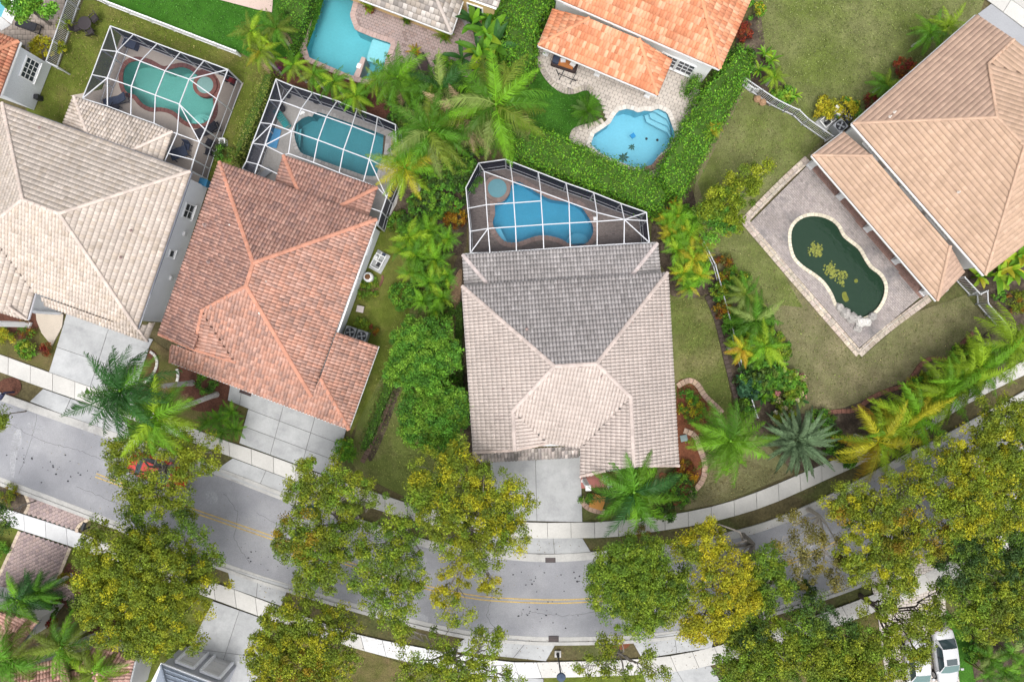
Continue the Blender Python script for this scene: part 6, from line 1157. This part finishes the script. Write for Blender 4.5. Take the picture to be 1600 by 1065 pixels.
# fallen leaves and grass tufts
def scatter(name, px, n, m, s0, s1, z=.03, pal=None, up=False):
    c = [tuple(W(*p)[:2]) for p in px]; P = np.array(c); lo, hi = P.min(0), P.max(0); X = lo + rng.random((n, 2)) * (hi - lo); X = X[inside(X, c)]
    for hpoly in HOLES.values(): X = X[~inside(X, offset_closed(hpoly, .45))]
    n = len(X); Pz = np.column_stack([X, np.full(n, z) + rng.random(n) * .02])
    Nn = np.tile([0, 0, 1.0], (n, 1)) + rng.normal(size=(n, 3)) * (.25 if not up else .35); V, Q, T = leafset(Pz, Nn, rng.uniform(s0, s1, n), pick(pal, n, .3)); o = meshnp(name, V, Q, M_LEAF, None, T); o['kind'] = 'stuff'
LIT = [(.12,.075,.03),(.16,.10,.03),(.07,.05,.03),(.20,.16,.04)]
scatter('fallen_leaves', [(430,740),(700,800),(900,850),(1200,800),(1480,640),(1600,560),(1600,640),(1400,740),(1150,845),(930,866),(740,860),(560,815),(440,775)], 3500, None, .05, .13, .06, LIT)
scatter('fallen_leaves', [(400,905),(700,985),(870,1000),(1120,985),(1400,890),(1400,960),(1200,1040),(900,1060),(640,1040),(420,960)], 2600, None, .05, .13, .06, LIT)
scatter('fallen_leaves', [(0,600),(340,740),(620,840),(870,870),(1200,830),(1450,700),(1600,640),(1600,760),(1300,920),(1000,990),(800,990),(450,905),(150,800),(0,740)], 1300, None, .04, .10, .03, LIT)
GL = lambda a: [tuple(np.array(a) * k) for k in (1.1, 1.35, 1.6)]
for px, n, pl in (([(1165,345),(1345,560),(1500,460),(1560,520),(1480,580),(1300,640),(1215,650),(1150,450),(1080,340),(1165,150),(1290,215),(1275,245)], 15000, GL((.14,.125,.055)) + GL((.10,.125,.03))), ([(1175,0),(1540,0),(1335,190),(1290,200),(1200,130)], 9000, GL((.13,.145,.055)) + GL((.10,.13,.03))), ([(1050,460),(1108,470),(1150,650),(1080,690)], 3500, GL((.13,.135,.04))), ([(590,580),(640,420),(705,420),(705,700),(735,790),(560,740)], 6000, GL((.12,.135,.035))), ([(135,0),(365,82),(420,110),(320,300),(60,170)], 9000, GL((.115,.125,.025)) + GL((.16,.14,.05))), ([(150,-20),(470,0),(425,110),(375,80)], 5000, GL((.045,.125,.018))), ([(800,100),(850,60),(930,130),(930,230),(800,200)], 4000, GL((.045,.125,.018))), ([(1075,785),(1105,700),(1230,740),(1130,785)], 2500, GL((.12,.105,.045)))):
    scatter('grass', px, n, None, .06, .15, .0, pl, True)
# ---------------------------------------------------------------- cars
M_CARW = mat('white_car_paint', (0.52, 0.52, 0.53), .22, .02, spec=.6); M_CARR = mat('red_car_paint', (0.52, 0.035, 0.02), .25, .03, spec=.6)
M_CGL = mat('car_glass', (0.035, 0.055, 0.06), .06, 0, 1, 0, 1, spec=.9); M_CGL2 = mat('pale_windscreen', (0.14, 0.22, 0.22), .08, 0, 1, 0, 1, spec=.9)
M_TYRE = mat('tyre', (0.025, 0.025, 0.027), .8); M_RIM = mat('rim', (0.35, 0.36, 0.38), .35, metal=.5); M_LAMP = mat('headlamp', (0.6, 0.62, 0.65), .15, spec=.8); M_TAIL = mat('tail_lamp', (0.35, 0.02, 0.02), .2, spec=.8)
def sedan(label, px, py, ang, paint, L=4.75, Wd=1.84, sunroof=True):
    "x runs from the tail (-) to the nose (+)"
    c = W(px, py); root = thing('parked_car', label, 'car', c, None, ang); hw = Wd / 2; L2 = L / 2
    st = [(-L2, .62, .48, .74), (-L2 + .12, .82, .40, .90), (-L2 + .45, .93, .30, 1.0), (-L2 + 1.0, .99, .26, 1.02), (-.55, 1.0, .24, .96), (.35, 1.0, .24, .95), (1.0, .99, .25, .95), (L2 - .95, .97, .28, .90), (L2 - .4, .90, .32, .80), (L2 - .12, .76, .38, .70), (L2, .56, .44, .60)]
    v, f = [], []; K = 9
    for x, w, zb, zt in st:
        w *= hw
        for y, z in ((-w * .90, zb), (-w, zb + .16), (-w * 1.0, zb + (zt - zb) * .62), (-w * .93, zt - .03), (0, zt + .035), (w * .93, zt - .03), (w, zb + (zt - zb) * .62), (w, zb + .16), (w * .90, zb)): v.append((x, y, z))
    for i in range(len(st) - 1):
        for k in range(K - 1): a = i * K + k; f.append((a, a + 1, a + K + 1, a + K))
        f.append((i * K + K - 1, i * K, i * K + K, i * K + 2 * K - 1))
    f += [tuple(range(K))[::-1], tuple((len(st) - 1) * K + k for k in range(K))]
    b = MB().add(v, f).build('body', paint, root, True, True); sub = b.modifiers.new('round', 'SUBSURF'); sub.levels = 1; sub.render_levels = 1
    xr0, xr1, xf1, xf0 = -1.62, -.98, .30, 1.02; zb, zr = .955, 1.43; wb, wr = hw * .90, hw * .68
    v = [(x, y * wr, zr + (0 if abs(y) > .9 else .035) - (.03 if x in (xr1, xf1) else 0)) for x in (xr1, -.3, xf1) for y in (-1, -.5, .5, 1)]; f = [(i * 4 + k, i * 4 + 4 + k, i * 4 + 5 + k, i * 4 + 1 + k) for i in range(2) for k in range(3)]
    MB().add(v, f).build('roof', paint, root, True, True)
    def quad(name, pts, m): return MB().add(pts, [tuple(range(len(pts)))]).build(name, m, root, True)
    zz = zr - .03; quad('windscreen', [(xf1 + .02, -wr * .97, zz), (xf0, -wb * .92, zb + .01), (xf0 + .06, 0, zb + .03), (xf0, wb * .92, zb + .01), (xf1 + .02, wr * .97, zz)], M_CGL2)
    quad('rear_window', [(xr1 - .02, -wr * .95, zz), (xr1 - .02, wr * .95, zz), (xr0 + .1, wb * .85, zb + .05), (xr0 + .06, 0, zb + .07), (xr0 + .1, -wb * .85, zb + .05)], M_CGL)
    for s in (-1, 1):
        quad('side_window', [(-1.30, s * wb, zb + .01), (-.28, s * wb, zb), (-.28, s * (wr + .02), zz), (-.92, s * (wr + .02), zz - .01)], M_CGL)
        quad('side_window', [(-.20, s * wb, zb), (.90, s * wb * .98, zb), (.32, s * (wr + .02), zz - .01), (-.20, s * (wr + .02), zz)], M_CGL)
        for pts in ([(xf1, s * wr, zr - .02), (xf1 + .02, s * wr * .95, zr - .02), (xf0 + .02, s * wb * .90, zb), (xf0 - .06, s * wb, zb)], [(xr1, s * wr, zr - .02), (xr1 - .04, s * wr * .92, zr - .02), (xr0 - .02, s * wb * .86, zb + .04), (xr0 + .25, s * wb, zb)], [(-.30, s * (wb + .01), zb), (-.18, s * (wb + .01), zb), (-.18, s * (wr + .03), zz), (-.30, s * (wr + .03), zz)]): quad('pillar', pts, paint if pts[0][0] != -.30 else M_DARK)
        mr = MB(); mr.box((.86, s * (hw + .09), 1.0), (.14, .20, .13)); mr.build('mirror', paint, root, True)
        for x in (-1.40, 1.42):
            mb = MB(); mb.tube([(x, s * (hw - .17), .33), (x, s * (hw + .015), .33)], .33, 18); w_ = mb.build('tyre', M_TYRE, root, True)
            mb = MB(); mb.tube([(x, s * (hw - .02), .33), (x, s * (hw + .025), .33)], .21, 10); mb.build('rim', M_RIM, w_, True)
        quad('headlight', [(L2 - .42, s * hw * .86, .76), (L2 - .14, s * hw * .74, .68), (L2 - .06, s * hw * .48, .67), (L2 - .30, s * hw * .62, .80)], M_LAMP); quad('tail_light', [(-L2 + .02, s * hw * .55, .76), (-L2 + .13, s * hw * .80, .78), (-L2 + .16, s * hw * .80, .93), (-L2 + .06, s * hw * .55, .88)], M_TAIL)
    if sunroof: MB().box((.02, 0, zr + .03), (.46, .78, .03)).build('sunroof', M_CGL, root, True)
    return root
sedan('white sedan with a sunroof parked on the paver driveway, right of the pair', 1469, 1020, math.radians(-83), M_CARW, 4.6, 1.72)
sedan('white sedan half under the open branched tree, left of the pair', 1426, 1035, math.radians(-86), M_CARW, 4.5, 1.70, sunroof=False)
sedan('red car parked by the kerb under the sparse olive tree', 254, 733, math.radians(-20), M_CARR, sunroof=False)

# ---------------------------------------------------------------- outdoor furniture
def lounger(label, px, py, ang, m, slats=False, L=1.95, Wd=.65, back=.35, group=None):
    c = W(px, py); root = thing('sun_lounger', label, 'lounger', c + Vector((0, 0, .05)), group, ang); mb = MB(); h = .34
    for s in (-1, 1): mb.bar((-L / 2, s * Wd / 2, h), (L / 2, s * Wd / 2, h), .05)
    mb.bar((-L / 2, -Wd / 2, h), (-L / 2, Wd / 2, h), .05); mb.bar((L / 2, -Wd / 2, h), (L / 2, Wd / 2, h), .05); mb.build('frame', M_DARK if not slats else m, root, True)
    for x in (-L / 2 + .1, L / 2 - .1):
        for s in (-1, 1): MB().bar((x, s * (Wd / 2 - .03), 0), (x, s * (Wd / 2 - .03), h), .05).build('leg', M_DARK if not slats else m, root, True)
    if slats:
        for i in range(10): x = -L / 2 + .1 + i * L / 10; MB().box((x, 0, h + .04 + max(0, x - .3) * .5), (.11, Wd - .08, .03)).build('slat', m, root, True)
    else:
        MB().box((-L * .17, 0, h + .07), (L * .62, Wd - .06, .09)).build('seat_cushion', m, root, True)
        a, b = (L * .15, 0, h + .07), (L * .47, 0, h + .07 + back); MB().bar(a, b, Wd - .06, .09).build('back_cushion', m, root, True)
lounger('dark lounger in the paved yard at the top left', 50, 44, math.radians(-20), M_BLACKF)
lounger('navy lounger near the patio roof of the cream house, inside the large cage', 186, 160, math.radians(14), M_NAVY)
lounger('black lounger with a raised frame right of the teal pool steps', 327, 206, math.radians(20), M_BLACKF)
lounger('teal slatted lounger left of the dark teal pool', 443, 188, math.radians(-55), mat('teal_plastic', (0.03, 0.30, 0.30), .6), True, 1.7, .5)
lounger('brown wicker lounger on the pink terrace, right of the pair', 664, 104, math.radians(-67), M_BRNF, False, 1.75, .62, .2, 'pair of brown loungers'); lounger('brown wicker lounger on the pink terrace, left of the pair, half under palm leaves', 651, 114, math.radians(-67), M_BRNF, False, 1.6, .6, .2, 'pair of brown loungers')
lounger('grey striped lounger by the yellow wall', 728, 36, math.radians(-58), mat('grey_slat', (0.42, 0.42, 0.45), .6), True, 1.5, .42)
def chair(label, px, py, ang, m, w=.55, group=None):
    c = W(px, py); root = thing('garden_chair', label, 'chair', c + Vector((0, 0, .04)), group, ang); h = .43
    MB().box((0, 0, h), (w, w, .06)).build('seat', m, root, True); mb = MB(); mb.add([(-w/2,-w/2,h),(-w/2,w/2,h),(-w/2-.14,w/2,h+.5),(-w/2-.14,-w/2,h+.5),(-w/2-.04,-w/2,h),(-w/2-.04,w/2,h),(-w/2-.18,w/2,h+.5),(-w/2-.18,-w/2,h+.5)], [(0,1,2,3),(7,6,5,4),(0,4,5,1),(3,2,6,7),(0,3,7,4),(1,5,6,2)]); mb.build('backrest', m, root, True)
    for s in (-1, 1):
        MB().bar((-w/2, s*w/2, h+.22), (w/2, s*w/2, h+.22), .05).build('armrest', m, root, True)
        for x in (-1, 1): MB().bar((x*(w/2-.04), s*(w/2-.04), 0), (x*(w/2-.04), s*(w/2-.04), h), .04).build('leg', m, root, True)
def table(label, px, py, r, m, sq=None, ang=0.0, h=.72):
    c = W(px, py); root = thing('garden_table', label, 'table', c, None, ang)
    if sq: MB().box((0, 0, h), (sq[0], sq[1], .05)).build('tabletop', m, root, True)
    else: MB().lathe((0, 0, 0), [(r - .03, h - .03), (r, h - .015), (r, h + .015), (r - .05, h + .025), (.05, h + .028)], 24).build('tabletop', m, root, True)
    rr = (sq[0] * .45 if sq else r * .6, sq[1] * .42 if sq else r * .6)
    for i, j in ((-1, -1), (1, -1), (1, 1), (-1, 1)): MB().bar((i * rr[0], j * rr[1], 0), (i * rr[0] * .9, j * rr[1] * .9, h), .05).build('leg', m, root, True)
M_DBR = mat('dark_bronze', (0.05, 0.042, 0.045), .5, .15)
table('round dark bronze table on the olive lawn, three chairs around it', 141, 43, .52, M_DBR)
chair('dark chair on the upper right of the round lawn table', 153, 34, math.radians(220), M_DBR, .5, 'chairs round the lawn table'); chair('dark chair on the left of the round lawn table', 127, 48, math.radians(20), M_DBR, .5, 'chairs round the lawn table'); chair('dark chair below the round lawn table', 147, 55, math.radians(110), M_DBR, .5, 'chairs round the lawn table')
table('dark dining table under the cage roof by the patio of the cream house', 286, 243, .5, M_NAVY, (1.3, .8), .35); chair('navy chair above the dark dining table in the large cage', 296, 232, math.radians(-100), M_NAVY, .5); chair('navy chair left of the dark dining table in the large cage', 274, 236, math.radians(-10), M_GREYM, .5); chair('black folding chair beside the low right corner of the large cage', 331, 226, math.radians(150), M_BLACKF, .5); chair('second black chair further down the right wall of the large cage', 330, 240, math.radians(170), M_BLACKF, .5); chair('dark chair beside the navy lounger in the large cage', 186, 171, math.radians(60), M_BLACKF, .5)
# folded lounge cover, mats, boxes
def boxthing(name, label, cat, px, py, size, ang, m, z=0.05, tint=None, lid=None):
    c = W(px, py); root = thing(name, label, cat, c + Vector((0, 0, z)), None, ang); MB().box((0, 0, size[2] / 2), size).build('body', m, root, True)
    MB().box((0, 0, size[2] + .02), (size[0] + .05, size[1] + .05, .045)).build('lid', lid or m, root, True); return root
boxthing('storage_box', 'grey blue storage bench at the top corner of the large cage', 'storage box', 209, 71, (1.0, .75, .55), -.35, M_NAVY)
boxthing('pool_mat', 'bright blue foam mat lying left of the dark teal pool', 'mat', 428, 216, (1.45, .85, .06), math.radians(75), mat('blue_foam', (0.09, 0.30, 0.55), .7))
boxthing('utility_box', 'pale utility pad on the grass beside the terracotta house wall', 'utility box', 564, 483, (.5, .45, .25), -.2, mat('pale_plastic', (0.5, 0.44, 0.42), .7))
boxthing('door_mat', 'dark brown mat on the front walk of the terracotta house', 'mat', 385, 611, (.9, .45, .03), math.radians(-20), M_BRNF)
boxthing('cooler_box', 'small white skimmer box on the brown deck right of the blue pool', 'box', 929.5, 342, (.22, .22, .05), .1, M_WHITE)
boxthing('storage_box', 'pale folded chair frame on the deck near the terracotta roof', 'folded chair', 416, 273, (1.1, .4, .3), .7, M_GREYM)
boxthing('recycling_bin', 'green wheeled bin on the kerb under the brownish olive tree', 'bin', 489, 796, (.65, .65, 1.0), .3, mat('green_plastic', (0.03, 0.14, 0.11), .5))
boxthing('water_barrel', 'blue bin in the gap between the cream and terracotta house', 'bin', 326, 289, (.6, .5, .9), -.3, mat('blue_bin', (0.03, 0.14, 0.25), .5))
boxthing('garden_platform', 'orange square board on the ground cover by the front palm', 'board', 933, 783, (1.05, 1.05, .10), -.3, mat('orange_wood', (0.46, 0.22, 0.055), .8, .15))
boxthing('stepping_stone', 'blue green stone slab beside the red mulch bed, right of the grey roof', 'stone', 1068, 684, (.5, .45, .05), .2, mat('blue_slate', (0.22, 0.28, 0.28), .8, .2))
for x, y, lab in ((1183,155,'orange brown boulder left of the pair under the picket fence'),(1191,160,'orange brown boulder right of the pair under the picket fence')):
    c = W(x, y); MBb = MB(); MBb.lathe((c.x, c.y, 0), [(.28, -.05), (.32, .12), (.2, .3), (.04, .34)], 8); tag(MBb.build('boulder', mat('orange_rock', (0.36, 0.22, 0.13), .9, .2)), lab, 'boulder', 'boulders under the picket fence')
# white planter frame
c = W(351.5, 223.7); root = thing('planter_frame', 'small square white frame standing on the grass right of the large cage', 'planter', c); 
for a, b in (((-.2,-.2),(.2,-.2)),((.2,-.2),(.2,.2)),((.2,.2),(-.2,.2)),((-.2,.2),(-.2,-.2))): MB().bar((*a, .3), (*b, .3), .06, .6).build('board', M_STONE if False else M_WHITE, root, True)
# rocking bicycle-like red toy car
c = W(362, 126); root = thing('toy_car', 'red ride on toy by the right corner of the large cage', 'toy', c + Vector((0, 0, .05)), None, -.5); MB().box((0, 0, .38), (.85, .5, .32), 0, None, .8).build('body', mat('red_plastic', (0.30, 0.025, 0.025), .4), root, True); MB().box((-.1, 0, .62), (.3, .35, .2)).build('seat', M_BLACKF, root, True)
for x in (-.3, .3):
    for s in (-1, 1): MB().tube([(x, s * .22, .18), (x, s * .32, .18)], .18, 10).build('wheel', M_TYRE, root, True)
def pot(label, px, py, r, hgt, m, plant=None, pl=('green',), n=8, L=.8):
    c = W(px, py); root = thing('plant_pot', label, 'potted plant', c + Vector((0, 0, .05))); MB().lathe((0, 0, 0), [(r * .7, 0), (r, hgt * .85), (r * 1.1, hgt * .86), (r * 1.1, hgt), (r * .9, hgt), (r * .85, hgt * .9), (.02, hgt * .9)], 14).build('pot', m, root, True)
    for i in range(n if plant else 0):
        o = link('frond', frond_mesh('sago', i % 4, random.choice(pl)), root); o.location = (0, 0, hgt); o.rotation_euler = (0, -random.uniform(.2, 1.0), i * 2.4); s = L * random.uniform(.8, 1.1); o.scale = (s, s * 1.4, s)
pot('terracotta pot with a spiky palm beside the turquoise pool, nearest the pool', 580, 18, .34, .5, M_TERRA, True, ('olive','lime'), 11, .9); pot('dark pot with a green plant at the middle of the shake roof terrace', 637, 36, .26, .4, M_DARK, True, ('green','olive'), 11, .8); pot('terracotta pot with a palm at the corner of the shake roof', 696, 60, .32, .45, M_TERRA, True, ('green','lime','olive'), 13, 1.1)
pot('round grey urn by the yellow wall', 731, 18, .30, .7, mat('urn_stone', (0.30, 0.27, 0.25), .9), True, ('olive',), 5, .4)
pot('yellow leaved pot plant beside the brown loungers', 650, 84, .25, .4, M_TERRA, True, ('gold','yellow'), 12, .8)
pot('dark round pot on the deck left of the teal lounger', 443, 172, .24, .4, M_DARK); pot('small dark pot at the upper left of the deck behind the terracotta house', 452, 152, .18, .3, M_DARK); pot('dark pot by the upper wall of the cage behind the terracotta house', 497, 160, .26, .45, M_DARK); pot('dark pot at the upper right wall of the terracotta house cage', 587, 191, .24, .4, M_DARK); pot('white round skimmer lid on the deck near the dark teal pool', 473, 178, .20, .03, M_WHITE)
# sofa and metal frame under the orange patio roof
c = W(882, 103); root = thing('garden_sofa', 'brown sofa with orange and white cushions on the round terrace', 'sofa', c + Vector((0, 0, .05)), None, math.radians(-18)); MB().box((0, 0, .25), (1.9, .8, .4)).build('base', M_BRNF, root, True); MB().box((0, .36, .6), (1.9, .14, .5)).build('backrest', M_BRNF, root, True)
MB().box((.1, -.02, .5), (1.2, .6, .12)).build('seat_cushion', mat('orange_cushion', (0.42, 0.16, 0.05), .8), root, True); MB().box((-.72, 0, .58), (.5, .6, .35)).build('dark_cushion', M_NAVY, root, True); MB().box((-.2, .1, .6), (.4, .3, .2), .3).build('white_cushion', M_WHITE, root, True); MB().box((.62, .05, .62), (.42, .34, .2), -.3).build('white_cushion', M_WHITE, root, True)
for s in (-1, 1): MB().box((s * .97, 0, .42), (.1, .8, .6)).build('armrest', M_BRNF, root, True)
c = W(884, 122); root = thing('swing_frame', 'black metal frame on the round terrace in front of the brown sofa', 'metal frame', c + Vector((0, 0, .05)), None, math.radians(-20))
for a, b in (((-.95,.35,.05),(-.55,-.05,.05)),((-.75,.1,.05),(.85,.0,.05)),((-.25,.55,.45),(-.45,-.35,.05)),((.65,.5,.45),(.5,-.4,.05)),((.5,.0,.05),(.95,.1,.05))): MB().bar(a, b, .05).build('bar', M_DARK, root, True)
# ---------------------------------------------------------------- machinery
def ac_unit(label, px, py, ang, w=.85, m=M_GREYM, group=None):
    c = W(px, py); root = thing('air_conditioner', label, 'air conditioner', c, group, ang); MB().box((0, 0, .45), (w, w, .9)).build('housing', m, root, True); mb = MB(); ring(mb, Vector((0, 0, 0)), w * .38, w * .44, .9, .94, 16); mb.build('fan_guard', M_DARK, root, True)
    MB().lathe((0, 0, .902), [(w * .37, 0), (w * .37, .004), (.01, .006)], 16).build('fan_well', M_DARK, root, True); f = MB(); f.lathe((0, 0, .9), [(.10, .02), (.09, .05), (.01, .06)], 10)
    for k in range(4):
        a = k * 1.57; d = Vector((math.cos(a), math.sin(a), 0)); s = Vector((-d.y, d.x, 0)); z = Vector((0, 0, .925)); f.add([z + d * .08, z + d * w * .35 + s * .03, z + d * w * .32 + s * .2, z + d * .1 + s * .1], [(0, 1, 2, 3)])
    f.build('fan', M_GREYM, root, True)
ac_unit('air conditioner against the terracotta house, left of the pair', 551, 519, -.33, .82, M_GREYM, 'pair of air conditioners'); ac_unit('air conditioner by the terracotta house, right of the pair with a paler fan', 569, 525, -.33, .82, M_GREYM, 'pair of air conditioners')
ac_unit('grey fan unit below the white pipework beside the tan house', 1305, 202, math.radians(-49), .85); ac_unit('dark square machine nearest the corner of the tan roof', 1317, 189, math.radians(-49), .75, M_DARK)
def pump_set(label, px, py, ang, tank=True):
    c = W(px, py); root = thing('pool_pump', label, 'pool pump', c, None, ang); mb = MB()
    for a, b in (((-.6,-.3,.3),(.7,-.3,.3)),((-.6,-.3,.3),(-.6,.4,.3)),((-.6,.4,.5),(.5,.4,.5)),((.0,-.3,.4),(.0,.5,.4)),((.5,-.3,.4),(.5,.45,.5)),((-.3,.1,.3),(.7,.1,.35))): mb.tube([a, b], .045, 6)
    mb.build('pipework', M_WHITE, root, True)
    for a, b, r, m in (((-.4,-.05,.25),(.0,-.05,.25), .14, M_DARK), ((.2,.2,.3),(.2,.5,.3), .13, M_WHITE), ((.45,-.1,.25),(.75,-.1,.25), .12, M_NAVY)): MB().tube([a, b], r, 10).build('pump', m, root, True)
    MB().box((0, 0, .03), (1.6, 1.1, .08)).build('base', M_CONC, root, True)
pump_set('white pipes and pumps by the right wall of the terracotta house', 593, 409, math.radians(62)); pump_set('white pipework of the pool machinery left of the tan roof corner', 1293, 189, math.radians(40))
c = W(578, 434); root = thing('filter_tank', 'white round filter tank by the terracotta house wall with brown lid', 'tank', c); MB().lathe((0, 0, 0), [(.34, 0), (.38, .2), (.38, .7), (.30, .85), (.2, .86)], 16).build('tank', M_WHITE, root, True); MB().lathe((0, 0, .86), [(.22, -.01), (.22, .06), (.12, .10), (.01, .1)], 12).build('lid', mat('brown_plastic', (0.14, 0.06, 0.02), .5), root, True)
c = W(1302, 178); root = thing('pool_heater', 'white panelled box at the top of the pool machinery by the yellow shrub', 'pool heater', c, None, math.radians(-40)); MB().box((0, 0, .4), (.8, .6, .8)).build('housing', M_GREYM, root, True); MB().box((-.2, 0, .83), (.3, .5, .06)).build('panel', M_WHITE, root, True); MB().box((.2, 0, .83), (.3, .5, .06)).build('panel', M_WHITE, root, True)
# ---------------------------------------------------------------- street furniture
c = W(871.5, 1020.5); root = thing('street_lamp', 'black street lamp with a round head on the lower verge near the storm drain', 'street lamp', c); MB().box((0, 0, .04), (.5, .5, .12)).build('base', M_KERB, root, True); MB().lathe((0, 0, 0), [(.13, .1), (.11, .5), (.06, .6), (.05, 3.3), (.07, 3.35)], 10).build('pole', M_DARK, root, True)
MB().lathe((0, 0, 3.3), [(.06, 0), (.20, .1), (.20, .4), (.34, .42), (.30, .52), (.08, .62), (.02, .66)], 14).build('lamp_head', mat('blue_grey_lamp', (0.06, 0.085, 0.13), .4), root, True)
def mailbox(label, px, py, ang, m):
    c = W(px, py); root = thing('mailbox', label, 'mailbox', c, None, ang); MB().box((0, 0, .55), (.10, .10, 1.1)).build('post', m, root, True); MB().bar((-.1, 0, .95), (.45, 0, .95), .08).build('arm', m, root, True); mb = MB(); vs = []
    for x in (.1, .6):
        for t in range(7): a = math.pi * t / 6; vs.append((x, .13 * math.cos(a), 1.12 + .13 * math.sin(a)))
        vs += [(x, -.13, 1.0), (x, .13, 1.0)]
    mb.add(vs, [(i, (i + 1) % 9, 9 + (i + 1) % 9, 9 + i) for i in range(9)] + [tuple(range(9)), tuple(range(9, 18))]); mb.build('box', m, root, True)
mailbox('dark blue mailbox leaning over the kerb at the left edge of the street', 22, 612, math.radians(235), mat('navy_metal', (0.035, 0.04, 0.09), .5)); mailbox('black mailbox on the small verge right of the paver driveway', 142, 822, math.radians(70), M_DARK)
def drain(label, px, py, ang=0):
    c = W(px, py); root = thing('storm_drain', label, 'storm drain', c + Vector((0, 0, .04)), None, ang); MB().box((0, 0, .0), (.80, .52, .03)).build('frame', M_DARK, root, True)
    for i in range(9): MB().box((-.34 + i * .085, 0, .02), (.045, .46, .02)).build('grate_bar', mat('rusty_iron', (0.10, 0.075, 0.07), .7), root, True)
    MB().box((0, 0, .025), (.76, .04, .02)).build('cross_bar', MATS['rusty_iron'], root, True)
drain('dark iron storm drain in the upper gutter below the main driveway', 860, 873); drain('rusty iron storm drain in the lower gutter near the street lamp', 865, 997.5)
